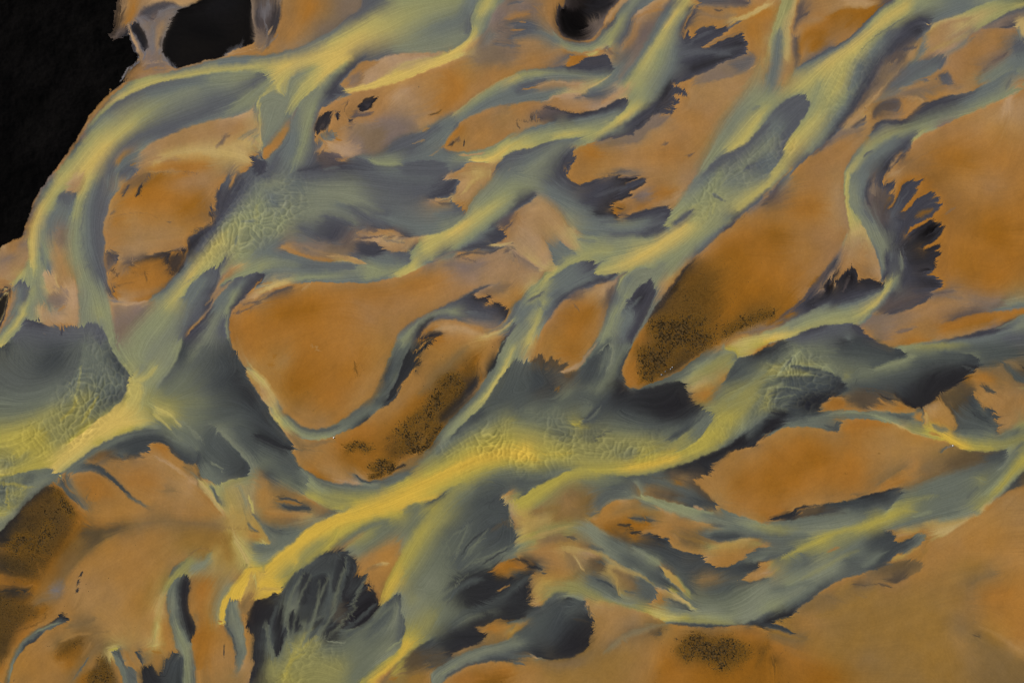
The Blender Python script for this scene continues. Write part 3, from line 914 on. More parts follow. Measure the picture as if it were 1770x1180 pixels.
o~4:20,760/o 80,780
s~4:30,610/s 90,580
Y~2:150,680/Y 100,750/Y 80,800
ty:80,800/tb 105,790/tb 
hd~1:90,790/tb 120,760/hd 150,755/hd 180,780/hd 210,790/hd
h~4:200,680/h 220,740/h 235,640/Y
y~3:220,800/y 205,880/h 180,960/h
b~4:140,810 120,900/b 90,980/g
b~4:190,820/d 160,900/d
o~2:80,820/o 70,890/o 40,1000/o
t~2:90,870/t 60,970/s 20,1070/t
kc:0,880 40,820 60,830 40,920 15,1010 -10,1060 -20,950
oo:0,800 40,815
to~2:0,1120/ob 40,1040/tb 80,950/tb
Y~2:20,1140/y 100,1060/Y 160,970/Y 200,880/y 
yb~2:0,1090/tg 60,1040/tb 110,970/bb
g~3:100,1000/g 60,1060/g 20,1110/g
y:0,1180/y 40,1130/Y
hd~1:50,1180/yd 100,1120/hd 150,1060/gd 160,1035/gd 190,1012/gD 240,1025/hD 300,1055/tD 350,1065/td 400,1070/od 430,1075/od 490,1068/od 560,1075/hd 600,1050/gd 650,1048/gd 690,1070/gd 720,1120/hd 745,1180/hd
d~8:200,1100/d 400,1130/d 550,1130/d
D~3:170,1060 220,1060/D
o:430,1065 430,1105
D~1:418,1060 420,1130
d:300,1115/s 310,1120
d~5:650,1080/d 680,1150
b~3:280,520/b 310,600/b 340,680/b 
b~2:300,620/b 330,690/b
g~3:260,560/h 260,680/h 250,760/g
h~3:280,420/g 290,500/g 340,620/h
t~4:380,520/t 420,640/t 450,730/t
s~4:380,420 430,500/s
T~4:340,700 370,770/T 395,830/c
tc~1:390,740/tc 400,835/tc 350,840/tc
c~4:290,750/h 330,820/c
s~4:330,880/s 430,900/s
t~3:420,800/T 470,870 460,800/T
T~2:510,760/T 525,900/T 530,1020/T
o~3:390,960 440,930/o
T~4:380,1000/T 450,1040/T
c~4:270,950/c 280,1010 310,920/t
h~4:230,900/g 220,980/g
g~2:260,800/g 290,870/g 340,960/g
b:330,900 350,980
ht~2:520,740/ht 530,850/gt 535,960/gt 530,1060/gt
h~6:560,700/h 600,850/g 570,970/g
h~8:620,800/h 650,900/h 680,1000/y
sh~3:700,760/db 730,850/tg 750,930/th 770,1040/sh 790,1130/sh 790,1180/sg
d~3:680,680/d 700,740/d 740,840/D
h~5:720,930/h 750,1100/h
o:470,100/o 500,110
@ 440 293 450 300
h~4:20,100/g 90,110/g 200,80/g
g~6:30,200/h 40,300/h 30,420/h
y~3:10,250/y 20,370/y
b~4:60,60/d 100,40/d
b~3:100,160/b 130,230/b 200,240/g
g~6:250,260/g 200,340/h 150,430/h
d~8:300,20/d 550,20/d 350,60/d
b~10:250,90/b 450,120/g 700,120/g
d~10:750,60/d 950,90/d 1150,100/d
d~8:750,10/d 950,10/b 1200,20/b
D~5:1310,10/D 1240,60/d
ot~1!:1335,10/td 1275,60/td 1320,72/Td 1380,70/td 1395,90/Td 1370,125/td 1355,165/td
D~3:1350,80/D 1300,120/D 1200,140/d 1080,180/d
D~2:1370,80 1340,130/D
d~2:1340,160 1200,190/D
T~5:1500,20/c 1560,30/c 1430,100/T 1390,150/T
o~6:1500,80/t 1540,120/t 1450,200/t
c~3:1600,10/c 1590,60/c
t~3:1420,10 1330,50/o
t:1340,40 1430,60
ds~1:1170,200/ds 1230,220/dt 1290,215/dt 1340,200/dc
t~1:1180,205 1250,212/T 1330,185/c
ds:1170,200/Dt 1240,198/dt 1320,190/dc
To!:1340,190/cd 1370,235/od 1440,295/od
D~3:1340,230/D 1250,230/D
d~5:1400,290/d 1250,300/b
gt~3:1640,10/bt 1600,80/gt 1520,160/gt 1450,260/gt 1440,300/go
b~8:1700,20/b 1650,100/g 1570,190/g
y~6:1770,170/h 1700,200/y 1600,260/Y 1500,330/Y 1420,370/W 1330,430/W 1250,470/Y 1170,520/Y
W~3:1450,350 1350,420/W 1280,460/Y
g~3:1440,320/g 1380,370/g 1300,420/y
h~6:1700,130/h 1550,240/h
b~4:1770,230/g 1650,310/h 1550,390/h 1450,470/h 1330,560/h 1200,620/y
d~3:1760,270 1680,340/d 1590,410/b 1480,490/b 1370,560/b 1250,620/g
bY~2:700,440/dt 760,400/dt
D~3:800,380/D 900,400/d
Yg~2:1440,305/hg 1390,360/Yg 1300,415/Yg 1200,440/Yb 1120,455/Tb 1050,465/tD 980,460/tD
b~6:900,340/b 1050,390/b 1250,390/b
d~5:900,300/d 800,300/d
bd~3:560,220/gb 680,250/gd 780,310/gd 870,360/bd 950,390/bD
d~4:680,270 760,330/d 850,390/d
g~5:600,200/g 720,230/g
g~8:300,330/g 420,300/g 500,290/g
d~4:500,310/d 590,350/d 660,370/d
gd~2:480,310/gd 580,330/gd 670,370/gd
D~5:560,400/D 520,470/D 450,480/d
d~4:300,390/d 400,440/d 440,470/D
b~5:150,500/b 50,560/b 100,470/g
b~4:100,560/b 200,600/b 350,630/b
S~4:650,420/S 620,500/S 550,500/d
t~2!:700,420/St 760,430/St 780,405/St 850,410/St 930,410/So 980,430/St 1020,450/Dt
t~3:770,410/o 850,440/T 900,460/c
o~2:700,425 800,440/o
S~2:700,450 770,460/S
ot:710,480/tS 760,490/TS 850,500/TS 
D~3:700,510/D 760,515/D 830,540/D
D~4:720,550/D 800,575/D 850,550/D
Dt~1:840,500/tD 860,540/tD 870,545/td 950,560/td 1040,560/td 1065,550/hd
T~3:900,490/T 1000,480/c 960,530/t
c~3:1080,470/c 1030,540/T
t~2:930,440 1000,450/t
d~2:890,480 1020,500
Yd~1:1120,480/yt 1080,540/hd 1062,570/hd 1070,610/hd 1040,640/yb 960,690/yh
b~5:900,580/b 1000,600/d 1040,590/d
b~4:860,620/b 950,640/b 780,600/b
sb~3:170,530/dt 230,500/st 320,500/bs 450,530/ss 560,560/ss 650,570/ss
t~3:200,530/t 280,525/t
S~3:350,520/b 500,540/S 640,520/S
t~3:380,560/t 430,580/t
to~2:180,545/td 270,570/ob 350,590/ob 440,615/ob 500,625/ob 560,622/cb 
o~3:430,595 490,610/o
T~2:510,610/T 580,605/c 640,605/c 720,630/T
Td~2:520,628/tb 600,625/cb 650,630/cb 700,640/cb 750,640/cg
gc~1:610,600/dc 640,592/dc 700,605/dc 750,640/gc
h~6:30,665/y 100,640/h 180,620/g 280,640/g
b~4:400,660/b 550,660/b 690,660/d
dg:520,680/bb 640,680/bg 700,670/bg 710,650/bg
g~4:780,660/h 850,690/h 800,720/h
y~5:1090,610/Y 1060,660/Y 980,710/Y
W~2:1080,650/Y 1010,690/Y 960,720/Y
y~6:1150,560/Y 1230,520/Y
h~3:750,740/h 850,720/h 900,700/h
h~2:0,850/T 100,800/c 200,760/c 300,740/h 450,730/h 600,720/g
b~6:90,690/b 250,690/b 450,690/b
b~3:150,740 250,720/b
hD~1:0,703/hD 50,705/bD 65,715/bD 55,750/bD 20,790/bD 0,800/td
d~3:100,720/b 60,770/s
o~2:40,780/o 130,765/o
o~2:20,820 80,800/o
c~1:0,862/T 60,830/c 150,790/c 230,775/c
ho~1:0,880/To 60,850/ts 140,810/to 230,785/to 320,772/bo 420,765/bo 550,768/bo 680,770/bo 780,768/bo 900,745/bo 1000,725/Yo 1080,690/Yo 1180,640/bs 1280,585/ds 1360,550/ds
S:0,905/S 50,885/t 110,850/S 180,815/S 250,790
o:40,880 90,850
O~10:100,900/O 300,880/O 600,850/O 900,830/O
O~14:100,1100/O 350,1020/O 600,1000/O 800,1050/o
o~10:1000,800/O 1200,760/O 1300,700/o
T~3:380,770 320,820
r~8:150,1000/r 450,950/r
o~10:700,900 850,980/o
s~6:1250,620/t 1350,620/s
o~3:1380,590/o 1450,570/o
s~3:1300,640 1450,650/s 1540,620/s
o~2:1540,540 1450,580
S:1370,590 1390,580
kt~2:1360,560/do 1450,560/do 1550,560/dt 1600,565/dt 1650,545/dt 1700,525/bt
D~3:1380,550/D 1500,520/D 1650,530/D
d~3:1450,510 1580,470/d
D~4:1560,450/D 1620,440/D 1680,450/D
D~1:1600,480/D 1680,470/D
tD~1:1640,390/sD 1680,415/oD 1700,440/oD 1705,465/oD 1680,490/oD 1600,505/cD
c~2:1600,510/c 1680,515/T 1740,500/T
S~4:1640,370/S 1720,330/S 1760,290/S
d~3:1600,400 1650,350/D
o~2!:1770,295/oS 1720,345/oS 1755,375/oS 1700,420/oS
o~5:1760,350 1730,430/t
S:1710,560 1750,540
t~12:1600,640/t 1700,600/t 1600,720/t
o~14:1200,900/o 1350,800/o 1000,900/o
t~8:1650,840/t 1740,850/t
dt~3:1650,775/dt 1550,795/dt 1470,830/do 1400,870/do 1320,910/do 1260,940/do 1200,970/do 1100,1020/do 1030,1070/do 980,1120/bo 955,1180/bo
D~2:1440,860/D 1340,910/d 1260,950/d
d~2:1600,790/S 1500,820/D
h~4:1380,970/h 1280,960/g 1200,990/g 1120,1040/g 1050,1110/h 1000,1180/h
od~1!:1640,780/Ts 1560,810/td 1485,855/tk 1530,875/ok 1560,870/ok 1590,850/ok 1605,870/ok 1590,900/ok 1570,935/oS 1600,920/oS 1640,905/ok 1680,905/ok 1690,930/ok 1720,935/ok 1725,955/ok 1715,1000/tk 1690,1040/td 1640,1075/ts 1560,1090/ts
D~5:1440,900/D 1550,930/D 1650,970/D
d~3:1560,980/d 1450,970/b
d~5:1600,1010/d 1450,1000/d
s~4:1480,1040/s 1600,1060/s
td~3:1600,1085/os 1480,1060/ot 1400,1030/od 1330,1015/od 1250,1020/od 1190,1050/od 1150,1090/ok 1120,1140/ok
d~3:1350,1005/d 1230,1010/d
D~3:1220,1010/k 1140,1070/k 1090,1150/D
ok:1110,1140/kO 1200,1140/kO 1270,1120/kO
Ok:1270,1125/Oo 1220,1150/Ok 1170,1180/Ok
o~3:1200,1090/O 1260,1060/O
T~3:1250,1080/T 1380,1080/T 1500,1110/T
o~6:1300,1140/o 1450,1150/o
c~2:1560,1140/c 1650,1110/c 1720,1060/h 1770,1010/h
hc~2:1530,1125/oc 1640,1090/bt 1700,1050/bt
b~3:1770,960/b 1720,1030/b 1680,1080/b
b~2:1770,1060/d 1720,1110/d
Dh~1:1770,1060/gD 1730,1120/gd 1700,1180/gD
ot~3:1770,900/bt 1740,980/bt
o~4:1600,1170/o 1690,1140
@ 880 293 450 300
h~8:20,110/h 120,115/h 230,130/g
b~8:50,30/b 150,60/g
D~6:330,40/D 380,90/d 440,120/D
d~5:250,80/d 300,130/b
Do!~1:380,0/oD 410,20/oD 385,45/oD 430,85/oD 470,100/oD 520,95/oD 560,75/oD 680,45/os 740,40/ok 770,60/ok 850,45/ok 890,40/ok
o:800,50/t 870,50
kt~1!:890,45/ot 860,65/ok 790,100/ok 850,85/ok 900,60/ok 942,65/ok 930,90/ok 880,125/ok 820,150/ok 840,165/ok 820,190/ok 760,205/ok 700,240/ok 670,265/ok
D~4:850,100/D 920,70 760,160/D
k~3:780,190/k 700,230/k
D~6:600,100/D 700,60/D 560,180/D 650,150/D
d~4:500,230/D 600,230/D
S~2:700,245/o 770,255/S
S:730,270 770,270
ko~1!:690,265/Ok 720,300/Ok 740,315/Ok
b~6:260,170/b 360,200/b 450,240/b 540,270/b
d~3:580,300/k 700,310/D 550,330/b
oD~1:740,318/Do 820,305/oD 900,280/oD 980,260/oD 1050,250/tD 1100,255/tD 1112,275/hD 1090,320/hD 1060,360/yd
D~3:800,335/D 950,295/D 1070,275/D
D~2:1080,290 1000,330/d
b~5:620,350/b 800,370/g 950,350/b
d~3:620,360 720,350/d
bd~1:1070,365/yd 1050,390/yb 1090,400/yb
d~3:1040,385/d 950,440/d 850,430/d 700,430/d
b~5:480,400/g 600,400/b 750,420/b 900,400/b
bg~2:450,400/gt 500,430/bg 600,460/bh
b~3:470,480/b 600,490/b
h~6:700,490/g 850,480/h 980,470/h
h~3:420,400/c 500,520/h 600,560/y
tb~8:190,170/bT 260,200/bT 320,250/bt 370,310/gt 400,370/ht
T~10:150,240/T 230,220/T 290,280/T
d~3:180,160/D 130,200/D 60,240/D 10,280/D
Td~1:190,165/Tb 140,220/Td 60,270/td 0,320/od
t~8:60,330/o 100,380/T 200,330/t 250,370/T
D~1:0,370/D 15,375/D
D~1:0,500/D 25,500
T~6:330,380/T 400,460/c 470,540/c
T~6:180,450/T 220,520/T 280,600/T
TB~1:0,0
Tb~1!:340,480/Tb 400,530/Tb 470,565/yb
tb~1!:310,645/cb 290,590/Tb 270,540/Tb 240,470/tt
b~3:310,540/b 380,570/b 420,560/b
b~3:310,590/b 360,600/b
b~2:320,660/b 380,610/g
c~1:0,530/c 60,560/T 140,620/c 220,675/c 280,690/c
d~1:20,540/s 120,610/s 200,670
S:30,580 40,600
c~5:200,560 250,630/T
t~8:60,620/t 60,700/t 150,700/t
o~8:20,850/o 80,770/t
yt~2:290,695/yc 240,700/yt 220,730/ht 190,770/hc 130,810/hc 90,870/bo 40,910/bo 0,950/bo
h~4:700,560/y 600,560/y 520,580/y 430,620/y 350,670/y 290,720/y 230,780/y 170,850/y
Y~2:330,680 250,750/Y 200,820/y 145,885/y
y~5:800,560/h 650,590/h 560,600/h
yd~1:280,740/yb 350,690/yb 430,645/yb 500,625/yd 560,622/yD 620,630/hd 660,605/hh
d~3:600,640/D 560,680/D 500,710/d
b~4:520,660/d 440,720/b 350,800/b 270,860/b
d~2:580,690 500,720/b
b~4:560,740/b 460,790/b 380,830/b
yd~1:670,610/hh 610,660/yd 585,690/yd 610,720/Yd
Yd~1:600,715/yd 640,725/yd 700,710/Yd 730,705/Yd 740,720/yd 790,700/yd
W~8:1260,360/Y 1200,400/W 1100,470/W 1000,540/W 900,600/W 800,650/W 700,690/Y 630,700/Y
W~3:1220,380 1130,440/W 1000,530/W 850,620/W
y~6:1280,430/y 1200,520/h 1100,580/h 1000,630/h
y~5:1300,300/y 1250,350/y
ds~2:780,700/tb 720,740/tb 660,770/tS 600,780/od 550,800/sd 480,820/sd 420,860/od 360,900/od 310,960/od 270,1020/od 230,1070/ob 205,1130/og 190,1180/og
d~2:640,750/D 540,780/D 420,840/D 340,910/D 280,990/d
b~4:300,890/b 250,960/b 200,900/b
b~4:150,920/b 80,1000/b 20,1080/b
D~2:230,840/d 170,870/d 120,900/b
d~3:70,900/b 20,990/d 0,1050/d
g~4:100,880/g 60,960/b
D~2:0,1100/D 40,1040/d
y~3:240,890/y 210,980/y 170,1070/Y 120,1180/Y
h~5:150,1060/g 80,1130/g 30,1180/g
b~3:240,1030/b 200,1100/h
t~4:720,750/T 600,810/T 520,860/t
t~4:640,850 660,800/T
S~3:450,850/S 400,870
o~8:450,930/O 560,900/o
r~8:350,1000/O 500,1020/r 560,950/r 420,1120/O
S:480,970 450,920
ot~4:740,740/ds 710,820/dt 690,880/ds 660,960/bo 640,1040/bo 610,1110/go 580,1180/bo
S~3:690,820/S 670,930/S 650,1020/b
yD~1:740,830/gg 750,780/yg 790,720/yg 830,690/yg 900,665/hg 980,670/hg 1040,640/gg
b~4:800,740/b 770,820/g 740,920/b
g~4:900,700/g 980,700/g
h~4:800,850/h 720,970/h 670,1080/h 630,1180/h
gD~1:760,980/gb 820,880/gD 870,810/gD 930,765/gD 960,740/gD 985,790/gD 992,840/bD 970,900/bD 940,980/bD 900,1060/gD 870,1110/gD 840,1180/gD
D~4:950,800/D 900,870/k 840,930/D
D~3:960,860 900,980/D 860,1070/D 820,1140/D
b~3:800,960/b 840,1000/b 780,1080/b 760,1150/b
D~2:800,880/d 840,900
b~4:720,1100/g 770,1170/d
g~4:1040,700/g 980,800/h
h~6:1250,520/h 1180,600/h 1100,700/h 1040,780/t
c~5:1100,720/c 1020,850/t 980,930/g
g~3:1000,840/b 930,1000/g 860,1130/b
g~4:1220,570/g 1150,660/g
ob~2:1770,160/od 1680,240/sd 1600,300/od 1530,360/od 1430,440/od 1350,520/od 1280,580/od 1220,640/kt 1150,740/ko 1090,820/ko 1030,900/kb 970,980/kb 920,1060/Ob 880,1120/Os 850,1180/Os
d~3:1770,130/d 1650,240/d 1530,350/D 1430,430/d
b~4:1500,330/b 1400,430/b 1300,530/b
k~1:1210,660/k 1140,760/K 1060,880/k 980,980/k
y~4:1770,90/Y 1700,150/Y 1620,220/Y 1550,280/Y
Y~2:1770,110/Y 1640,210
h~6:1500,340/y 1400,410/h 1300,480/h
h~10:1500,180/h 1400,240/y 1600,120/g
g~8:1600,30/g 1500,80/b 1650,90/g 1750,30/b
y~3:1350,270/y 1330,340/y
y~2:1400,230/y 1385,290/y
b~3:1380,170 1470,210/b
bo~3:1290,10/gt 1240,90/bt 1200,150/gt 1150,230/ht 1115,270/ht
b~6:1380,30/b 1300,90/b 1220,170/g
g~4:1440,20/h 1350,130/h 1250,240/h 1150,310/h
h~3:1110,340/y 1180,290/y 1270,240/y
d~2:1120,370 1230,280/d
b:1100,390 1180,340/b
o~10:600,30/t 800,20/t 950,30/t
t~14:1050,70/t 1150,50/t
O~6:1100,140/O 980,190/O
o~5:880,260/O 1000,220/o 1120,200/t
s~4:870,190/S 950,160/s
t~4:1180,160/T 1050,240/t
o~6:1720,280/o 1600,350/o 1500,430/o
s~4:1740,200 1640,290/s
O~10:1650,430/O 1450,500/O 1350,590/O
m~16:1300,650/r 1500,560/r 1600,600/r
r~20:1600,800/r 1700,650/O 1700,850/r
m~12:1150,820/m 1250,720/r 1350,760/m
m~12:1100,900/m 1200,850/m 1350,870/m 1450,820/r
m~10:1020,1000/m 1100,970/m 1200,960/m 1300,960/m 1380,920/r
M~8:980,1060/m 1080,1060/M 1200,1060/M 1280,1050/M
M~8:1050,1130/M 1200,1130/M 1340,1150/M
r~5:900,1160/O 900,1120/O 930,1080/O
O~10:1450,1050/r 1400,1120/r 1550,950/r
m~6:1480,1110/m 1600,1050/m 1770,980/m
om~8:1450,1150/mo 1550,1080/mo 1770,1000/mo
D~3:1560,1110/s 1660,1090/s 1770,1060/s
th~2:1470,1180/to 1560,1130/to 1650,1110/so 1770,1075/so
d~2:1630,1120 1770,1080/d
Y~4:1520,1180/c 1640,1150/Y 1770,1140/Y
@ 1320 293 450 300
h~4:0,60/b 40,10/b
Y~5:0,130/Y 60,60/Y 110,0/Y
g~3:30,150 110,70/g 170,10/g
og~1:0,190/od 80,110/od 190,5/ob
S~2!:90,100/S 50,190/S 0,210/S
S:0,240 40,220
o~14:300,80/o 450,100/o 200,150/o
O~14:300,230/O 400,250/O 200,280/O
m~10:40,430/r 130,440/r
o~14:300,420/o 450,420/o 100,350/o
o~14:200,600/o 350,560/o
r~14:20,800/r 100,850/r 60,700/O
O~12:150,750/O 250,700/O
ho~1:545,0/ho 545,80/ho 548,200/yt 560,280/Yt 575,350/Yt 585,410/Yt
Y~2:580,0/Y 565,80/Y 560,180/Y 570,280/W 585,350/Y 600,450/c
gy~1:600,10/bh 585,90/gy 580,180/gy 590,260/gy 640,320/gy 680,390/gc 720,470/gc 760,560/bT 785,640/bT 800,720/bT 800,755/bT
h~3:620,300/y 660,370/y
b~5:660,60/b 630,150/g 640,230/g 680,300/b
b~5:700,30/b 670,100/b 660,200/b
b~4:740,330/b 790,450/g 830,530/g
d~3:690,280 740,360/d
g~4:750,420/g 800,560/g 820,680/g
o~8:680,550/o 620,600/T 700,640/o
T~6:620,430/c 640,520/T
t~5:520,650/o 560,560/t
h~3:560,440/c 530,540/t 490,630/d
o~4:540,480 480,600/t
ot~3:560,430/to 510,540/to 470,620/So
d~3:700,110/d 690,180/D 720,230
Sb~3:740,30/Sb 700,90/Db 690,150/Db 700,230/Sd
s~3:760,60/s 740,150/s 740,210/S
D~3:810,10/D 780,70/D 790,130/D
o!:840,0/oD 825,40/oD 805,80/oD 830,105/oD 870,85/oD 895,65/oD 888,120/oD 850,160/oS 890,180/oS 880,220/oS 840,270/OD 870,265/OD 900,200/OD 930,140/OD 940,105/OD 985,75/OD 1040,68/OD 1090,65/OD 1060,95/OD 1040,120/OD 1030,160/OD 985,220/OD 930,290/OD 960,290/OD 1010,240/OD 1035,200/OD 1080,190/OD 1130,155/OD 1165,152/OD 1172,175/OD 1120,220/SD 1200,190/OD 1205,205/OD 1170,225/OD 1215,225/OD 1215,245/OD 1170,290/OD 1140,325/OD 1050,360/OD 1000,390/OD 960,460/OD 990,425/OD 1060,390/Ok 1120,350/Ok 1150,340/Ok 1160,365/Ok 1210,355/Ok 1205,390/Ok 1235,380/Ok 1200,440/Ok 1160,490/Ok 1100,520/Ok 1075,545/Ok 1130,530/Ok 1195,510/Ok 1200,525/Ok 1160,555/Ok 1200,560/Ok 1180,600/Ok 1165,650/Ok 1165,700/OD 1115,715/OD 1170,720/OD 1200,750/OD 1222,765/OD 1200,800/OD 1140,835/sD 1150,850/sD 1090,900/oD 1000,950/oD 880,985/sD 830,985/sS 740,985/st
D~2:860,110/D 830,160/S
S~3:860,190/r 820,260/D
D~3:1030,90/D 970,140/D 930,210/D
d~3:930,180/d 890,270/d 860,330/d
D~2:1150,180/D 1060,240/D 980,330/D
d~2:1190,200 1090,260/d
r~3:1140,270/S 1070,320/r
D~2:1200,230/D 1150,260/S
k~4:1190,370/K 1120,420/K 1030,480/k 960,520/k
k~4:1170,580/k 1080,620/k 1000,620/k
k~3:1130,680/K 1060,690/k
D~4:1190,770/k 1100,760/k 1000,750/D
d~4:900,360/d 920,420/D
D~3:900,340/D 950,350/D 930,420/D 900,500/D
S~4:800,330/S 840,400/D
r:830,230/r 810,300/S
D~3:790,220/D 800,290/S
S~4:1060,860/S 950,900/S 850,940/S
D~3:1140,820/D 1020,830/D
d~3:960,620/D 970,700/D 940,780/D
S~4:880,830/D 840,900/S 780,950/S
g~3:910,570/g 930,620/g 930,690/g
t:930,560/s 945,600/s
b~3:870,560/b 860,620/b
d~2:840,580/D 840,650/D 825,740/D
h~3:880,700/h 860,770/Y
Y~3:880,740/y 850,790/Y 810,850/Y 750,920/Y 690,970/Y 620,1010/y
W~2:830,820/W 770,900/W 700,960/Y
h~3:900,740/h 860,830/b 800,910/b 740,970/b 660,1040/g
y~3:730,960 660,1030/y
oY:640,1060/hs 690,1040/bs 740,990/bs
kh~1:820,770/hk 822,800/yD 800,840/yg
kt~1!:480,700/kt 470,735/kt 430,755/kt 405,790/kt 410,830/ks
kT!:490,790/Tk 485,750/ok 515,750/ok 530,710/ok 560,680/ok 600,665/ok 625,680/ok 640,720/ok 640,770/ok 665,755/ok 690,745/ok 740,750/ok 800,765/ok 820,770/ok
k~5:580,720/K 600,790/k 520,820/k
k~3:450,780/K 440,850/k 380,880/k
k~4:700,780/k 780,790/k 620,840/D
S~2:590,720 540,830/S
D~4:790,820/d 680,850/D 560,880/D 450,920/D
b~5:780,840/b 650,900/b 520,930/b
S~3:480,640/D 430,700/S 380,780/S
s~3:380,720/r 300,800/r
D~3:340,840/D 270,910/D 200,960/S 120,1020/S
k~3:330,880/k 270,930/D 340,930/k
Sr~2:470,620/do 400,700/So 320,790/So 270,870/So 200,930/Sr 100,1010/Sr 30,1060/Sr
o:200,970/r 130,1010/r 60,1050/r
r~6:200,850/r 100,960/r
s~2:150,1040/S 30,1080/s
th~3:0,1100/oh 80,1080/th 200,1020/dg 320,960/Dg 450,900/Db
h~5:600,950/h 450,980/h 300,1030/h 180,1080/g
y~5:550,1020/y 400,1040/y 250,1090/y
W~3:0,1150/W 100,1130/W 200,1110/Y 330,1070/Y
Yd~1:40,1180/Wb 180,1140/Yd 300,1090/yD 390,1065/yD 450,1055/yd 530,1050/yd 590,1040/yd 610,1050/yD 650,1065/sD 680,1100/oD 720,1140/oD 790,1180/oD
d~4:500,1080/d 400,1110/d 250,1160/d
b~4:560,1140/b 600,1170/b
D~3:610,1070/D 660,1110/D
t~8:780,1050/s 900,1010/t 1000,970/o
s~5:720,1040/s 860,1000/s
s~3:900,1110/S 1000,1080/S
s~5:800,1150/s 880,1130/o
t~10:1100,950/o 1200,900/o 1350,870/t
s~3:1120,850/S 1300,825/s
s~6:1400,870/s 1500,900/s 1650,920/s
s~3:1350,880 1250,870
g~2:1600,940/g 1700,920/g 1770,910/g
b~2:1500,960/s 1600,955/b 1770,935/b
O~4:1750,965/O 1600,980/O 1450,1000/O 1300,1030/O
os~2:1770,945/Os 1600,965/Os 1450,980/OS 1300,1020/OS 1200,1050/Oo
r~5:1350,1050/O 1200,1090/O 1550,1030/r
DO~2:1770,980/gO 1680,1020/DO 1580,1075/Ds 1480,1095/Dt 1380,1125/Dt 1300,1140/Dt 1180,1165/bt 1100,1180/bt
D~3:1740,1010/b 1600,1090/D 1480,1120/D 1380,1140/D
g~4:1770,1060/g 1650,1100/b 1450,1150/b 1280,1170/b
b~2:1750,1000/g 1600,1080/g
d~5:1770,1130/d 1650,1150/d
O~20:1600,600/O 1450,550/O 1300,700/O 1300,450/O
r~14:1300,620/r 1400,700/r 1350,560/r
O~24:1500,150/o 1300,60/o 1600,80/o
r~20:1650,450/r 1500,400/r 1700,300/O
O~14:1400,780/O 1600,800/O 1700,700/O
s:1230,310 1300,260/s
o~5:860,40/T 900,10/T
@ 0 587 450 300
hd~1:0,55/YD 30,30/YD 65,20/hD 80,0/hd
D~3:50,60/D 60,120/d 90,160/d
d~10:150,60/d 200,150/d 280,200/D 400,100/D 480,60/d
D~10:360,180/D 430,80/D 320,100/D
d~10:20,250/d 100,300/d 250,300/d 380,260/d
b~10:40,400/b 150,420/b 280,390/b 390,330/b
g~8:20,520/G 150,500/G 280,460/G 380,420/g
y~8:20,590/q 150,560/q 280,510/q 380,450/q
Y~8:20,680/Q 120,650/Q 240,600/Q 330,540/y
d~3:540,40/d 520,150/d 480,260/d
b~3:580,20/b 555,120/b 540,190/b 500,270/b 460,370/b
gd~3:565,60/bd 540,160/bd 490,260/bd 450,350/gb
b~4:620,80/b 600,220/b 590,320/G
b~4:680,50/b 700,150/b 680,260/b
D~3:760,80/D 800,150/D 840,220/D
b~4:760,200/b 780,280/b 740,360/b
d~2:840,260/b 820,330/b 720,400/b
hd~1:735,0/hb 755,50/hd 800,130/hd 845,190/yd 880,235/yd 880,260/Yd 868,320/Yd 850,370/Yd 800,440/WG 740,490/Wq 660,540/Wq 600,600/WQ 540,650/WQ 470,700/WQ
G~5:700,300/G 640,420/G 560,560/q 480,620/q
q~4:600,380/q 520,450/q 430,560/q 350,660/q
G~4:480,380/G 400,500/q 300,620/q
Q~4:300,650/Q 200,740/Q 100,800/Q
q~4:520,620/q 400,700/q 320,760/Q
q~5:60,780/q 100,840/q 180,760/q
G~4:40,850/G 100,830/q
W~8:860,380/Q 790,500/W 700,580/W 620,660/W 530,740/W 440,810/W 390,860/W
W~6:1000,560/Y 900,580/W 800,580/W 700,640/W
W~4:930,300/Y 880,400/Y 840,470/W
Y~4:0,910/Y 100,900/Q 230,870/Q 340,860/Q
QG~1:0,925/Qq 100,915/QG 200,890/QG 300,872/QG 345,870/Wb 360,895/Wb 385,912/Wb 420,905/yb
b~5:330,900/b 250,930/b 150,960/G
G~5:50,960/G 20,1020/G 30,1100/G 150,1050/q
q~5:90,1030/q 150,1000/q 80,1160/q 60,1080/q
b~3:240,960/b 130,990/b
b~3:380,930/b 300,980/b 200,1070/b 110,1160/b
g~3:330,950/g 220,1030/g 130,1130/G
h~8:800,40/h 850,120/h 900,180/y
h~6:960,30/h 940,120/h 1000,160/h
g~4:1060,40/g 1000,140/g 950,220/g
y~5:1050,180/y 1000,240/y 950,280/Y
h~5:1200,60/h 1150,180/g 1080,260/h
hY~2:880,290/YY 960,300/hY 970,370/hY 945,440/yY
h~5:1020,300/h 990,400/q
Dh~2:1245,0/Dh 1215,100/Dh 1170,190/dh 1130,250/dg 1080,310/Gg
D~4:1270,20/D 1240,110/D 1200,190/d
d~6:1400,40/d 1320,140/d 1250,260/G 1150,360/G
g~5:1380,30/g 1300,150/G
D~8:1500,100/D 1560,200/D 1480,300/D 1400,340/d
k~8:1620,240/k 1560,300/D 1680,340/k 1740,420/k
k~6:1760,520/D 1650,440/D
G~8:1250,380/G 1150,420/q 1400,420/G
q~6:1060,420/q 1180,460/q 1300,480/G
q~4:1060,460/Y 1150,500/Y 1200,570/q
QG~2:1000,440/yq 1040,470/yq 1050,510/Yq 1110,570/qG 1190,650/gG 1230,700/Gb
Y~3:1050,520/Y 1100,540/q 1180,540/q 1230,590/g
d~3:1080,560/G 1170,620/b 1220,680/b
b~4:1180,600/G 1280,660/b 1330,720/b
G~8:1350,560/G 1500,540/e 1650,520/e 1300,600/G
e~8:1450,600/e 1400,700/e 1450,760/e
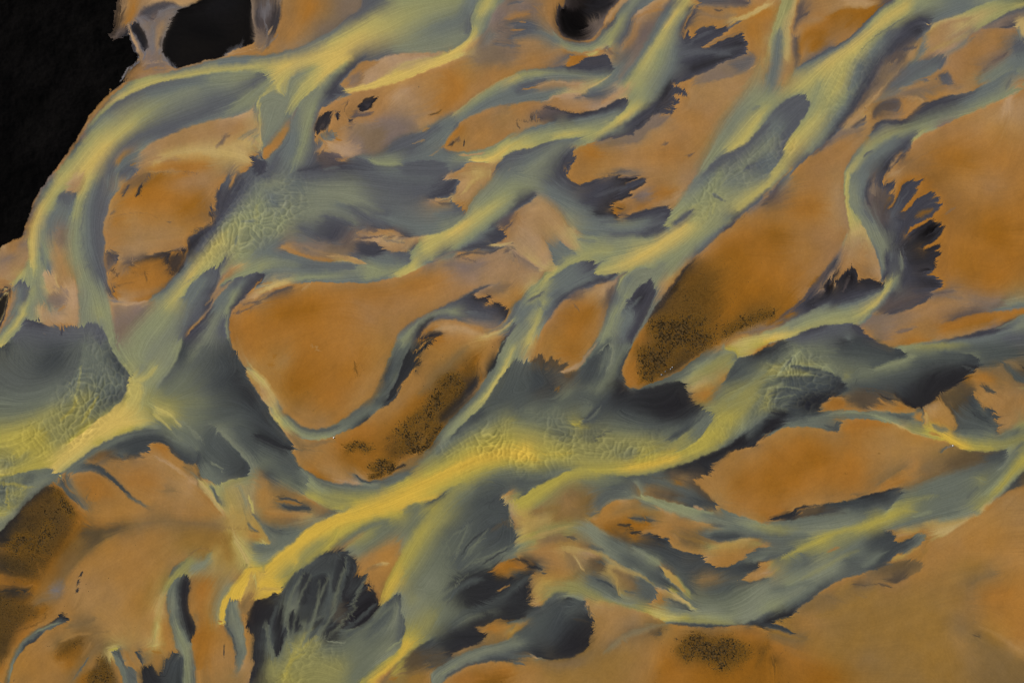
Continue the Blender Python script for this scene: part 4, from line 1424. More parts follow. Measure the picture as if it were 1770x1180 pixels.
gd~1:1430,565/Gd 1500,640/gd 1580,720/ge 1660,810/gD 1700,870/gD 1695,910/gD 1650,935/yD
e~6:1500,700/e 1560,780/D 1640,850/k 1560,900/D
G~8:1620,680/e 1720,780/e 1760,900/g
G~6:1600,600/e 1720,650/e
hD~1:1650,935/yD 1560,950/yd 1480,985/yb 1420,960/tb 1370,940/sb
b~4:1400,850/b 1450,920/b 1520,880/d
g~1:1420,830 1500,870/g
D~2:1250,830/D 1320,835/D 1340,790/D 
do~1:1020,700/Do 1080,700/DO 1140,725/Do 1170,765/Do 1230,815/Do 1270,835/Ds 1330,840/Ds 1360,900/bs 1365,935/bS
D~4:1150,710/D 1200,770/D 1290,810/D
b~5:1180,680/b 1280,720/b 1330,760/d
Dd~1:1335,740/bG 1345,780/De 1335,830/De
dW~2:1080,600/bg 1000,605/dG 900,625/dq 830,645/dY 740,680/dY 650,730/dY 560,790/dY 480,850/bY 420,905/by
y~3:1000,585/y 900,605/Q 800,650/Q 650,715/Q
d~2:1050,625/d 950,640/d 850,660/b 740,710/b 620,775/b 500,855/b
D~3:1100,670/D 1000,660/D 900,680/D 800,720/D 720,750/d
D~3:980,720/D 900,750/D 800,770/d
o~1!:1025,700/oD 1005,715/oD 1025,750/oD 1015,768/oD 960,765/oD 945,775/oD 960,798/tD 880,785/sD 880,820/od 800,805/od 720,800/ss
S~2:960,800/s 900,800/S 820,810/o
s~3:680,770/s 600,820/S 660,790/s
r~4:720,760/S 640,810/r
sO~3:710,810/so 640,850/do
d~2:540,860/d 620,850/D 700,880/D 780,950/D 850,1020/D 920,1080/d 1010,1130/s
oD~2:590,830/os 650,845/oD 720,885/oD 800,960/oD 870,1030/oD 930,1080/os 1010,1120/ot
OD~2!:1000,1140/od 900,1090/od 850,1040/oD 780,980/oD 700,920/oD 620,895/od 550,895/od 460,915/ob
d~3:400,930/d 430,970/D 460,1020/d 530,1080/d 580,1140/s
o~2:360,970/O 420,1030/O 480,1090/O 520,1160/O
Oo~2:450,920/ds 450,980/dO 490,1030/bO 560,1100/do 600,1160/so
OD~1:590,1160/od 520,1100/od 460,1060/od 410,990/od 370,970/ob
kb~1:430,910/ob 370,960/ob 300,1005/kb 230,1060/kb 170,1120/kb 125,1180/kb
K~3:340,990/k 250,1060/K 180,1130/k
m~5:350,1050/k 280,1120/k 220,1170/k
m~4:400,1040/m 440,1110/m 480,1170/m
km~2!:355,990/ok 380,1030/Om 430,1080/Om 480,1120/Om 510,1180/Om
S~4:300,1160/S 380,1120/S
O~14:550,960/O 650,960/O 600,1080/O
o~14:800,850/o 900,880/o 1000,830/o
O~12:850,940/O 1000,950/O 1100,1000/o
t~10:1100,1110/o 1200,1060/t 1300,1100/t
s~4:1120,1020/s 1180,1030
o~3:1100,740/O 1180,830/o 1250,880/o
O~4:1060,720 1150,740/O
t~3:1050,790/t 1160,850/t 1250,920/t 1330,970/T
T~2:1130,830 1230,910/T
o~3:1310,860/o 1340,910/o
S~2:1250,860/S 1300,890/s
b~2:1300,900/b 1360,960/b
T~3:1390,1060/o 1450,1130/o
Y~3:1370,970/Y 1420,1030/Y 1480,1110/Y 1520,1170/c
Yo~2:1340,980/st 1400,1050/co 1460,1120/co 1510,1180/co
b~2:1430,1000/b 1470,1060/d 1500,1110/b
YC~1:1440,1000/yb 1480,1060/yb 1510,1120/bq
cY~8:1550,990/qh 1640,960/qh 1700,940/qh
q~8:1560,1060/q 1600,1130/q
c~3:1520,1000/h 1540,1060/q 1560,1160/q
g~3:1640,1000/g 1660,1060/g 1680,1130/g
Y~2:1700,1060/Y 1720,1160/Y
t~6:1760,1040/t 1760,1120/t
oD~1:1560,0/oD 1580,50/oD 1630,130/tD 1660,180/tD 1680,240/tD 1700,280/tD 1740,330/tD 1770,380/tD
o~10:1680,60/O 1740,160/o 1700,20/O
Y~2:1670,190/g 1720,230/Y 1770,290/c
t~3:1720,270/t 1770,340/t
b~1:1555,10/b 1575,60/s
S~2:1590,90/S 1570,120
k:1730,645 1770,660/k
@ 440 587 450 300
O~14:300,100/O 250,300/r 500,200/O 400,350/O
O~20:650,100/O 700,250/O 500,450/O
r~18:350,250/r 250,350/r 450,260/r 580,120/O
o~10:100,150/o 150,250/o 60,120/o
t~8:250,120/t 100,220/t 40,180/t
m~3:110,120/r 130,110
m~3:90,165 130,165/r
r~4:420,475/m
m~8:650,220/r 720,150/r
r:680,160/m 700,240
o~12:800,300/o 650,420/o 880,100/o
c~2:0,225/Y 50,270/Y 100,340/c 140,420/c
c~3:0,280/c 60,350/T 110,430/c 140,500/Y
oT~3:0,200/oc 60,250/oc 110,320/oc 150,400/tc 190,470/td
TD~1:0,325/TD 40,390/TD 90,450/cD 100,490/cD 150,560/YD 210,640/tD 250,700/tD 265,740/td 250,745/od
y~2:110,470/g 160,540/Y 210,590/y
d~2:215,500/d 260,545/d 320,590/d 400,615/d 480,615/d 560,590/d
Od~2:200,490/os 250,530/od 310,580/od 380,605/od 460,602/od 540,580/ob 600,545/Ob 660,500/od 720,450/od 790,390/os 840,300/os 880,200/os 920,110/ob 960,20/ob 975,0/ob
h~2:190,530/h 250,600/y 320,645/h 400,665/h 480,655/h 560,630/g 650,580/b
b~3:620,570/b 720,520/b 780,470/b 830,430/e
e~4:820,420/e 880,340/e 930,250/e 970,150/e 1020,50/e
G~3:830,400/G 900,330/e 960,250/G
D~3:880,270/D 920,190/D 960,90/d
b~3:970,40/b 1000,20/b
b~3:980,180/e 1020,90/b 1050,30/b
ko~1:280,660/st 350,685/gt 420,680/ho 480,675/yo 550,650/bo 620,620/bo 700,590/DO 760,550/ko 790,520/do 850,470/bo 920,430/ko 960,390/ko
b~2:640,600/b 740,550/D
k~2:890,430/k 940,390/k 970,330/k 1000,260/k 1040,170/k 1060,80/k
ko~1!:960,390/ko 970,350/ko 985,320/ko 1020,270/ko 1050,230/ko 1090,190/ko 1110,180/ko 1100,160/ko 1120,150/ko 1090,120/ko 1115,95/kS 1140,70/ko 1080,75/ko 1130,40/ko 1190,0/ko
k~2:1080,130/k 1060,200/k 1130,30/k
gD:1050,60/kd 1010,150/kd 960,290/kd 900,400/kd
s~4:300,690/s 250,650/s 330,720/s
s~3:400,720/t 460,700 480,690/s
t~6:300,740/s 380,750/t
s~2:270,745/d 320,740/s
o~8:400,800/o 550,850/o 500,780/o
t~6:450,880/t 580,910/t 640,950/t
O~6:550,680/O 600,720/O 680,650/O 800,580/O
r~8:600,780/r 680,830/r 740,900/r
m~4:640,740/m 700,720/m 760,740/m
r~6:800,780/r 850,770/r
M~3:800,870/m 840,880/M 900,860/M 930,880/M 
M~3:870,835/M 920,840/m
M~2:800,930/m 870,910/M 
K~2:950,885/k 990,860/k 1020,850/k
m~5:900,740/r 960,700/m 980,780/m 900,820/r
M~4:1020,680/m 1060,720/M 1100,740/M 1010,740/m
m~6:1050,600/m 1120,520/m 1000,640/m 1080,660/m
r~8:900,640/r 980,560/r 1060,480/r 1130,400/r
o~10:950,480/o 1050,380/o 1150,300/o 1100,200/o 1200,150/o
m~6:1180,480/m 1200,560/m 1170,620/m 1220,400/m
M~6:1280,300/m 1340,270/M 1380,290/m
m~5:1300,360/m 1260,440/m 1400,340/m
M~4:1260,540/K 1310,460/K 1370,420/K 1430,370/K 1490,320/K 1520,270/k
K~4:1280,520/K 1340,470/K 1420,400/K
M~3:1250,600/M 1180,700/M 1150,740/M
r~5:1400,200/r 1480,230/m 1500,140/r
m~3:1420,220/m 1520,120/r
s~3:1120,360/s 1200,300/s 1280,220/s 1340,150/s 1400,80/s 1480,30/t
o~8:1400,30/o 1300,100/o 1200,40/o
o~5:1600,60/o 1550,150/o 1560,220/o
t~3:1500,40/t 1600,10/t
hk~1:1700,0/gk 1660,70/go 1630,160/bk 1600,220/bk 1560,280/bo 1520,340/bo 1450,420/bs 1380,490/bs 1310,560/go 1270,610/bo 1230,670/bo
k~1:1690,20/k 1660,80/k 
k~1:1610,210 1640,150/k
O~2:1540,230/r 1540,290/O
o~2:1280,590/o 1320,550/o
h~4:1740,30/h 1690,150/h 1640,260/h 1560,380/y 1480,460/y 1400,550/h 1330,620/h 1260,700/g
y~2:1770,60/Y 1700,170/Y 1640,270/Y 1570,370/Y 1500,460/y
b~2:1640,170/b 1580,300/b 1500,400/b 1410,490/b
dy~1:1770,140/dy 1720,200/eY 1650,290/eY 1600,380/eY 1550,450/ey 1470,520/ey 1390,600/eh 1340,650/eh
e~8:1700,280/e 1650,400/e 1740,400/e 1580,460/e
D~3:1560,480/D 1500,530/D 1430,590/d 1380,630/D
G~6:1650,520/G 1550,580/G 1450,630/G 1340,700/b 1250,770/b
q~6:1750,540/q 1650,590/q 1500,650/q 1350,740/q 1220,830/q
Q~6:1750,680/Q 1600,700/Q 1450,760/Q 1300,850/Q 1150,920/Q
w~8:1740,760/w 1600,800/w 1450,850/w 1300,920/w 1150,980/w 1000,1040/w 850,1100/w 700,1160/w
w~4:1500,800/w 1250,920/w 1050,1010/w
Q~6:1740,830/Q 1550,880/Q 1400,950/Q 1250,1030/Q 1100,1080/w 950,1150/w
G~6:1760,880/G 1640,910/G 1520,940/q
dw~2:1420,970/qQ 1320,1010/GQ 1240,1070/ew 1190,1095/ew 1140,1105/qw 1100,1100/qw 1000,1160/Gw
D~2:1300,1035/D 1230,1085/D 1160,1110/d
G~4:1120,1130/G 1080,1170/G
q~5:1450,980/q 1350,1020/q 1270,1090/q 1200,1160/Q
G~5:1550,980/e 1480,1020/G 1400,1080/G
e~6:1620,960/e 1700,1000/e 1600,1060/e 1500,1120/D
D~5:1650,1060/D 1600,1140/D 1680,1150/D
eT~1:1770,1010/te 1710,1040/te 1690,1060/cD 1720,1110/cD 1735,1180/cD
c~4:1750,1080/c 1760,1160/c
g~3:1200,730/b 1150,790/G 1100,830/b
oY~2:1240,640/bo 1180,720/bt 1120,770/so 1050,810/so 980,850/so 920,890/sO 860,930/sO 810,950/do 760,955/dt 720,940/dt 680,910/dt
O~1:1200,690/o 1150,745/T 1050,800/o 
s~3:1150,780/s 1080,840/s 1000,870/s
o~1:1000,865/o 930,900/o 850,940/O 790,950/o
d~2:690,920/D 730,955/d 800,970/d 900,950/d 1000,910/d 1060,900/d
b~2:1060,905/d 980,960/b 900,990/b
b~3:1100,860/b 1060,880/b
td~2:320,870/od 380,905/Od 450,945/rd 530,970/od 620,975/Td 700,985/Td 760,985/gb
g~2:680,965/T 740,975/g 830,980/g
d~3:480,970/d 600,1000/b 740,1010/b 850,1010/b
h~4:380,960/h 450,1020/h 550,1050/q 700,1060/q 820,1040/q
Q~4:900,1000/q 1000,960/Q 1060,930/Q
Yg~1:325,885/gb 350,920/gb 370,950/hb 355,990/hb
h~2:340,890/h 370,930/h
Q~4:340,1050/Q 430,1100/Q 520,1140/q 600,1150/Q
q~4:450,1060/q 600,1100/q 700,1100/Q
yt~2:340,1060/yt 420,1110/yo 500,1150/qs 560,1170/Qs
k~1:0,645/k 60,670/k 130,705/k 200,730/k 240,740/k
D~8:50,550/D 130,620/D 200,690/D
k~8:30,450/D 80,540/k
G~8:30,720/e 120,760/e 200,800/e
G~8:60,820/G 200,880/e 280,900/e
to~1:250,745/oe 270,800/oe 300,850/te 320,875/se
e~3:240,770/e 280,850/e
G~5:20,840/G 100,900/e 200,960/G 300,1020/G 350,1060/g
e~4:330,980/G 280,960/e
D~4:20,880/s 100,930/D 150,960/d
s~4:20,930/s 80,960/t
t~6:50,1020/o 100,1060/t 60,1120/t
s~3:180,1010/s 250,1050/s 330,1080/o
S~2:150,1060 200,1060/S
d:150,1080/s 230,1100/s 320,1110
D~2:180,1120/d 240,1140/D 330,1140/D 380,1145/D
s~3:400,1140/s 450,1160/s
b~2:520,1165/b 590,1160/b
o:250,1120/t 320,1130
@ 880 587 450 300
h~4:40,60/h 20,130/h
h~3:140,20/h 100,100/h
g~3:70,30/g 40,120/g
oh~3:190,0/ot 185,60/ot 150,140/ot
o~10:350,60/O 450,80/r 300,40/o
r~8:480,110/r 380,120/O
he~1:0,180/yd 30,145/hd 70,140/gd 150,150/cd
e~10:60,250/e 120,330/e 40,350/e 100,200/e
D~4:170,220/D 230,300/D 160,350/D 320,300/S
oD~1!:155,145/tS 180,110/tS 205,90/oS 225,120/oS 245,155/oS 265,160/oS 280,120/oS 330,125/oS 335,155/oS 355,165/oS 400,155/oS 370,200/oD 345,225/TD
S~2:200,130/S 220,200/S
r~2:240,210/r 270,190/o
S~2:320,140/S 290,200/S
S~1:380,165/S 320,220/D
k~4:280,300/k 300,340/D
r~3:330,320/r 310,350/r
r~3:400,250/r 430,220/S
T~2:360,220/T 420,205/T 470,180/T 500,150/b
To~2:345,225/oD 400,230/tD 450,215/tS 500,180/be 560,110/be 620,50/be 680,0/be
oT~2:360,210/oT 430,180/oT 490,140/oT 540,70/ob 590,0/ob
b~3:600,40/b 540,110/b 500,160/b
d~5:480,250/e 540,170/D 600,110/D
e~6:580,140/D 620,90/D 560,260/e
gb:590,110/eD 640,60/gD 670,30/gD 690,50/gb 692,120/gb 670,200/gb
b~3:650,60/b 650,150/e
e~4:660,110/b 650,200/e 630,290/G
G~2:630,160/G 620,230/e 580,330/G
b~4:730,40/b 720,130/b 690,250/G
h~3:800,20/b 740,140/G 700,230/G 600,340/G
d~3:770,30/d 740,100/b
Ob~1:855,0/Ob 830,60/Ob 800,120/oD 775,180/oD 765,220/oD 775,265/OD 800,310/OD 835,330/od 880,332/od 930,310/ob 1000,280/ob 1080,250/Tb 1150,215/ob 1220,160/ob 1290,110/ob 1350,60/os 1440,30/rt
k~1:830,60 810,100/k
k~8:730,300/K 790,340/K 720,400/k 850,370/k
O~6:830,150/O 800,220/O 870,270/O
o~3:860,60/O 850,100/O
r~3:920,270/r 880,300/r 910,220/O
m~5:900,80/m 920,160/m 930,220/m
M~6:970,100/M 1000,180/M 950,250/M 1100,60/M
M~6:1030,230/K 1100,200/K 1180,160/K 1250,100/M 1330,40/m
m~4:1000,60/m 1150,20/m 1250,20/M
n:1035,225 1060,210 1110,188
r~5:1400,20/r 1450,0/r
O~1:1010,275/o 1060,260/o
b~3:900,330/b 980,310/b 1080,280/b 1160,250/b 1240,200/b
b~3:1300,150/b 1380,110/b 1440,80/b
g~3:1200,220/g 1290,180/h 1380,110/g 1440,60/t
q~5:1520,100/q 1440,150/q 1330,210/q 1240,250/y
tt~2:1470,30/tg 1460,60/Qg 1480,75/Qg 1530,85/Qg 1550,120/Qe
Q~3:1500,50/Q 1600,60/Y 1700,40/Q 1770,20/Q
Q~3:1570,100/Q 1650,90/Q
Sd~1:1550,122/yd 1620,110/cD 1680,95/ok 1720,65/ok 1770,30/ok
O~2:1680,80 1750,45/O
D~6:1600,160/e 1680,130/D 1760,100/D
d~4:1540,200/D 1500,260/e 1620,220/e
dg~1:1550,130/eg 1510,190/eq 1470,260/et 1440,300/Gt
G~8:1600,280/G 1700,220/G 1760,180/q
q~8:1700,280/q 1600,330/q 1500,370/q
o~8:1300,280/T 1380,270/q 1250,330/c
o~5:1320,390/O 1370,350/o 1260,370/o
Tk~1:1185,280/hk 1195,320/ck 1210,360/ck 1240,400/ok 1290,440/qk 1340,475/qd 1380,505/qb
k~2:1215,365/k 1240,370/d
gk~2:880,345/ek 950,330/ek 1020,310/gk 1100,290/bk 1180,280/hk
K~10:900,420/K 1000,440/K 1100,400/K 1150,340/K 1180,440/K
K~8:1000,500/k 1100,500/K 1220,450/K
y~5:1330,460/h 1400,460/q 1450,420/q
G~5:1380,400/G 1440,350/G
G~10:800,420/D 750,480/D 900,560/e 1000,560/e
e~10:600,430/e 450,380/e 350,430/e 250,430/e
D~3:700,370/D 640,430/D 520,540/D 600,540/e
G~4:570,430/G 520,520/G
G~4:430,350/G 300,470/G 220,530/G
e~8:100,420/e 50,480/e 150,480/G
G~10:700,600/G 850,620/G 1000,610/e 1150,560/e
G~8:50,540/G 200,560/G 350,580/G 450,600/G
q~6:60,600/q 200,630/q 330,680/q 480,730/q
Q~4:480,575/Q 420,570/q
d~2:500,560 600,560/d
q~8:800,690/q 950,680/q 650,680/q
Q~6:30,700/Q 120,740/w 200,780/Q 300,790/Q 400,780/Q
w~6:30,780/w 100,800/w 200,810/w
Q~6:20,840/Q 150,830/Q 300,840/q 450,840/q
q~10:550,800/q 700,800/q 850,790/q 600,740/q
G~8:700,750/G 780,790/G 850,730/q
eb~2:1320,480/bb 1260,570/bb 1190,640/qG 1100,700/qG
b~4:1350,520/b 1290,600/b 1220,660/G
e~4:1250,500/D 1180,580/e 1050,640/G
d~2:1310,490 1220,590/d 1120,660/e
bQ~1:1380,505/qb 1375,550/qb 1340,610/Qb 1300,670/QG 1230,720/Qq 1150,760/Qq
q~3:1050,740/q 950,790/Q 870,820/Q
q~6:1600,430/q 1500,470/q 1430,530/Q 1700,380/q
G~6:1700,450/G 1760,400/q 1650,520/G 1750,330/G
Q~6:1420,600/Q 1380,660/Q 1300,720/Q 1200,770/Q
Q~5:1520,530/Q 1500,620/q 1440,690/Q
w~4:1150,800/w 1000,840/w 850,870/w 700,885/Q 550,890/Q
Q~4:1250,770/Q 1350,720/Q
h~4:1600,580/h 1540,660/G 1450,720/G
kG~2:1770,510/eb 1700,560/db 1620,620/eb 1550,670/kb 1480,720/kb 1400,760/kq 1300,800/kq 1200,840/kq 1100,870/kq 1000,900/dq 900,920/eq 800,925/eq 700,920/Gq 600,905/qQ
D~3:1760,540/D 1680,610/D 1620,650/d
K~3:1600,680/K 1500,740/K 1420,790/K 1300,820/K 1350,860/k
Ok~1!:1770,620/ok 1740,650/ok 1700,680/ok 1685,700/ok 1705,715/ok 1620,725/ok 1560,745/ok 1490,760/ok 1450,800/ok 1410,830/ok 1375,860/ok 1375,880/ok 1340,905/ok 1310,925/oS 1250,945/oS
K~3:1750,600/K 1680,660/k 1640,700/k
S~5:1300,890/S 1200,880/k 1100,890/S
S~4:1250,920/S 1180,930/s 1080,930/S
o~4:1130,970/r 1180,990/s
o~10:1500,850/o 1600,800/o 1700,740/o
r~14:1600,950/r 1550,1000/r 1700,900/O
o~14:1450,950/o 1450,1080/t 1600,1100/O
tS~2:1250,960/oS 1310,1010/oS 1370,1070/tS 1400,1100/tD
Dt~1:1400,1090/tD 1410,1120/tD 1405,1155/tD
D~4:1380,1120/D 1300,1080/D 1220,1030/d 1130,1000/d
d~5:950,940/d 1050,970/b 1180,1030/d
s~3:950,1010/s 1050,1040/S 1150,1070/S
d~3:1000,1050/S 1150,1090/d 1300,1130/D
d~4:900,970/d 960,980/d
gb~2:850,960/gd 890,1020/gs 900,1055/hs
hs~1:900,1055/sh 960,1065/sh 1050,1090/sh 1130,1110/sh 1220,1130/Dh 1300,1150/dh 1380,1165/sh
Y~3:910,1070/Y 1000,1100/h 1090,1140/h 1180,1170/h
hb~3:895,1085/hb 980,1120/hb 1060,1160/ht
T~2:1240,1130/T 1300,1150/T
b~3:1450,1165/b 1500,1180/b
e~4:700,990/e 800,1000/d 820,1050/b 700,1060/d
d~4:600,1100/d 650,1060/d 700,1040/d
b~6:750,960/G 600,980/G 500,970/G
gd~2:610,1180/dt 640,1140/do 700,1100/bo 780,1085/bT 850,1085/gs 895,1090/hs
o~3:700,1120/o 760,1110/o
s~5:850,1140/s 720,1170/s
s~6:550,1060/s 480,1100/s 420,1040/s
t~8:380,1070/s 400,1150/t 500,1160/s
s~3:330,1040/q 200,1150/s 160,1180/s
q~4:420,960/q 350,1000/q 280,1060/q 180,1130/q
Q~6:500,900/Q 420,910/Q 330,980/Q 230,1040/Q 130,1110/Q 50,1150/Q
eQ~1:0,1105/qQ 50,1095/QQ 100,1060/eQ 160,1010/bQ 240,970/eQ 310,940/bQ 370,900/bQ 420,885/GQ
G~5:400,860/q 300,880/G 150,880/q
e~6:50,960/e 150,970/e 250,930/b 320,900/b
e~6:40,1030/G 100,1000/e
G~4:50,910/G 200,910/G
q~3:20,1060/q 90,1050/q
@ 1320 587 450 300
w~3:0,20/w 70,10/w 150,0/Q
Ok~1:0,55/Ok 60,40/Ok 110,15/Ok 140,0/Ok
O~1:0,45 90,20/O
D~4:20,75/K 80,45/k 150,10/D
e~5:100,80/e 60,140/e 200,60/G
G~6:200,40/G 300,60/G 400,60/G
d~8:550,30/D 700,20/D 800,60/D 880,80/D
G~8:500,90/e 650,110/e 800,120/e
QD~1:740,0/eD 800,25/oD 860,50/sD 900,60/gD 940,80/hD 960,105/GD
GD~1:965,105/eD 900,120/eD 840,150/Ge 780,175/Ge 730,190/Ge
o~3:800,5/o 900,25/o 1000,20/O 1130,5/O
go~2:860,45/os 940,40/oh 1020,30/oh 1100,15/og 1160,0/og
q~3:960,55/h 1100,40/q 1250,35/q 1400,35/G
G~6:1000,90/G 1150,80/G 1350,75/e 1550,60/e 1700,40/e
h~3:760,190/h 900,150/h 1020,110/h
e~5:1000,150/e 1200,130/e 1350,130/e
gD~1:1200,80/Ge 1330,85/Ge 1420,105/GD 1460,135/GD 1470,155/eD 1450,185/DD
G~3:1420,85/G 1490,100/e 1470,130/e
D~4:1420,150/D 1360,140/D
e~4:1520,140/e 1600,120/e 1700,110/e
D~3:1750,110/D 1650,120/e
s~4:1700,150/s 1600,170/s 1500,170/e
k:1740,175/K 1770,185
K~8:1300,240/K 1200,300/K 1100,380/K 1150,260/K
K~5:1400,210/K 1250,300/K
e~8:900,230/e 1050,200/e 800,260/e
D~6:950,330/D 1020,400/K 900,350/D
G~6:600,270/G 750,220/G 650,200/G 620,300/e
Ko~1:1450,190/sK 1440,215/oK 1390,245/rK 1340,290/SK 1260,340/sK 1200,365/sK 1160,410/oK 1110,440/TK 1080,460/TK
d:1430,220/b 1380,240
O~4:1500,240/O 1420,260/o 1560,280/O
o~3:1480,290/S 1520,340/D 1560,350/d
o~6:1500,320/o 1600,300/s 1650,310/o
e~4:1600,140/e 1640,170/e 1720,240/e 1760,280/e
Dt~2:1650,170/es 1680,230/es 1720,280/es 1770,300/es
s~4:1750,210/S 1700,180/s
t~3:1720,330/t 1770,325/q
s~3:1640,270/s 1560,220/s
o~10:1600,400/o 1680,450/t 1720,380/t
T~6:1550,440/o 1480,380/t
o!~1:1425,340/oD 1420,370/oD 1440,400/oD 1470,440/oe 1490,470/oe 1550,470/oD 1580,490/oD 1560,510/oD 1615,520/oD 1570,540/oe 1590,580/oe 1605,630/oe
e~5:1400,450/e 1500,500/e 1560,580/e 1400,520/e
D~3:1540,510/D 1500,540/D 1380,400/D
e~4:1350,380/S 1420,350/S 1300,350/S
S~4:1280,400/S 1300,450/S 1340,480/e
r~3:1240,400/S 1280,450/s
b~4:1350,600/e 1480,600/e 1560,640/b
G~4:1400,650/G 1500,660/b 1330,640/b
T~4:1180,440/T 1130,480/T 1200,560/o
o~5:1160,540/o 1240,580/t 1290,600/t
q~3:1100,500/c 1110,580/c
St~2:1190,370/So 1230,430/St 1270,490/St 1310,560/et 1320,600/et 1300,615/et
d~3:1160,590/d 1230,610/d 1260,620/b
ok~1:1080,460/ok 1090,520/tb 1090,580/tb
oT~2!:1075,465/bD 1030,500/ob 1020,540/ob 1085,550/ob
o~2:1050,530/o 1070,510/o
o~4:1620,560/t 1700,540/t 1660,600/t
t~6:1740,480/t 1740,420/o
h~3:1770,570/q 1700,610/G 1620,650/G
b~4:1740,620/e 1680,650/G 1600,680/G
q~4:1770,660/q 1680,690/q 1580,700/q 1480,700/q 1400,690/q
Q~3:1100,600/Q 1180,620/w 1240,650/w 1300,690/w 1370,725/w 1440,740/Q 1550,745/Q
o~2:1120,630/o 1180,645/o
yo~2:880,570/ct 950,610/co 1020,640/co 1100,660/yo 1180,680/Qo 1240,690/wt 1290,715/ws 1340,740/ws 1390,755/QS 1480,762/qS 1560,760/qS 1640,745/qD 1670,740/hD
q~3:980,610/q 1060,635/q 1130,650/Q
K~6:540,20/K 640,0/D
G~4:20,160/G 100,220/q 0,250/q
q~4:20,230/q 60,200/q 100,170/q
D~2:200,110/e 170,160/e
h~2:250,60/h 190,140/h 90,240/h
G~4:400,120/G 300,130/G
h~2:180,160/h 300,180/q 400,190/h 480,230/h
D~2:220,180/e 350,200/e 450,235/e 520,265/D
h~2:20,250/h 120,240/q 300,235/q
e~3:100,270/e 250,260/e 400,270/e
hD~1:470,230/GD 520,255/GD 560,290/GD 575,330/eD 550,355/eD 510,380/rD
G~4:560,250/q 600,250/G
D~6:540,310/K 480,340/D 420,370/k
e~6:420,310/e 350,340/e 200,330/e 100,330/e
G~3:20,300/G 150,300/G 30,360/q 20,440/q
e~3:80,400/e 160,380/e 250,360/e
K~6:350,380/K 330,440/k 270,430/K
e~4:150,430/G 100,450/e 200,470/D
k~4:60,490/k 150,500/k 50,560/K 140,550/k
K~3:30,610/K 80,580/K
D~3:20,540/D 200,520/D
G~2:0,465/q 80,460/G 160,465/G
rk~1:380,480/kb 385,440/ko 430,415/ko 460,385/ko 510,380/ko 560,400/so
O~4:460,430/r 500,410/r 550,440/O 430,470/O
S~4:620,380/S 720,370/S 600,420/S
S~3:660,450/S 720,470/S 640,420/S
D~4:700,340/D 800,350/D 650,310/e
S~3:850,370/D 920,400/D 770,400/S
o~3:780,400/O 820,430/O 870,430/s
O~3:780,460/O 850,470/o 950,460/O 900,420/o
s~2:780,370/r 840,410/r
k~4:960,400/K 1000,440/K
kt~1:880,370/Ks 940,420/Ko 1000,460/Ko 1080,460/Ko
og~1:380,490/ob 450,480/ob 600,480/og 700,485/ob 800,488/tg 900,495/tb 1000,500/tb 1040,495/tb
b~3:400,510/b 550,505/G 750,505/G 900,520/b
e~3:850,510/e 950,525/e 1010,530/e
h~2:450,500/g 600,495/h 760,510/h 850,550/h 920,580/h
b~3:300,540/e 200,570/b 350,560/b
D~3:250,520/D 350,510/e
kb~1:0,640/kb 60,620/Kb 110,600/Db 160,570/db 250,545/eb 350,520/eb 430,515/eb
bo~1:0,662/Ko 60,640/bo 110,610/bo 180,592/bo 260,592/bo 350,600/bo 440,620/do 505,628/Do
D~2:400,580/D 480,600/D 500,560/D
b~2:480,540/s 520,545/o
go~1:505,628/do 508,590/do 530,555/so 580,540/bo 660,535/bO 740,545/bO 820,560/hO 880,570/ho
O~3:560,560/O 640,555/O 700,570/O 780,570/O 540,600/O
O~16:250,650/O 200,750/O 400,700/O
r~16:350,770/r 280,820/r 400,800/r 250,700/r
O~16:100,900/O 200,1000/O 450,900/O 300,950/O
r~14:40,880/r 50,1000/r 200,930/r 60,760/O
t~14:800,680/t 700,640/o 900,750/t 750,820/o
o~14:600,800/O 650,950/O 550,1000/O
m:230,630/m 250,625
r:545,910/m
r~2:790,770/m
S~1:1210,760/d 1250,720/s
n:1250,735/n 1290,720
s~5:1300,760/s 1200,830/s 1150,860/s
S~5:1400,790/S 1300,830/S 1200,880/s
o~5:1050,820/o 1000,900/o 950,880/o
s~4:850,940/o 780,980/s 960,860/s
o~3:800,1010/O 900,960/O 1000,930/o
s~4:1100,880/s 1200,900/s 1000,980/s
D~4:1600,780/d 1500,800/D 1640,770/D
b~6:1500,870/d 1350,920/b 1250,960/b 1100,1000/b
tb~8:1500,830/dS 1350,870/ds 1200,920/bs 1100,960/bs 1000,1010/bs 950,1010/bs
eb~1:1670,740/hb 1665,790/gb 1640,840/gb 1600,880/gb
g~4:1720,760/b 1680,820/G 1580,940/G 1480,1020/G
b~5:1400,1030/b 1350,1080/b 1250,1100/b
d~3:1450,1000/d 1380,1080/d
q~4:1500,960/q 1450,930/G
b~3:1760,700/b 1720,740/e
Q~4:1770,800/Q 1720,860/Q 1650,950/Q 1590,1020/Q 1520,1090/q 1440,1160/q
h~3:1700,850/q 1600,960/h 1500,1060/h
dy~2:1770,890/Sq 1700,950/Dh 1630,1040/dg 1580,1080/og 1520,1130/oc 1480,1180/oc
S~3:1770,920/S 1700,970/D 1660,1010/d
OS~2:1770,985/os 1720,1000/oD 1660,1030/oD 1600,1080/os
o~14:1700,1080/t 1650,1150/t 1740,1150/t
O~3:1550,1120/o 1500,1160/O
Sk~1:170,1180/ok 240,1140/oS 330,1120/oS 450,1110/oD 560,1095/oD 680,1060/oD 750,1050/ok 830,1030/oD 900,1010/oD 950,1000/so
o~2:620,1060/S 680,1040/O
k~1:640,1080 700,1065/k
S~2:880,1030/D 940,1010/D
o~1:230,1160/O 300,1130/O
S~3:300,1160/S 400,1150/S 280,1180/S
D~3:500,1130/D 650,1110/D 800,1070/k 880,1060/D
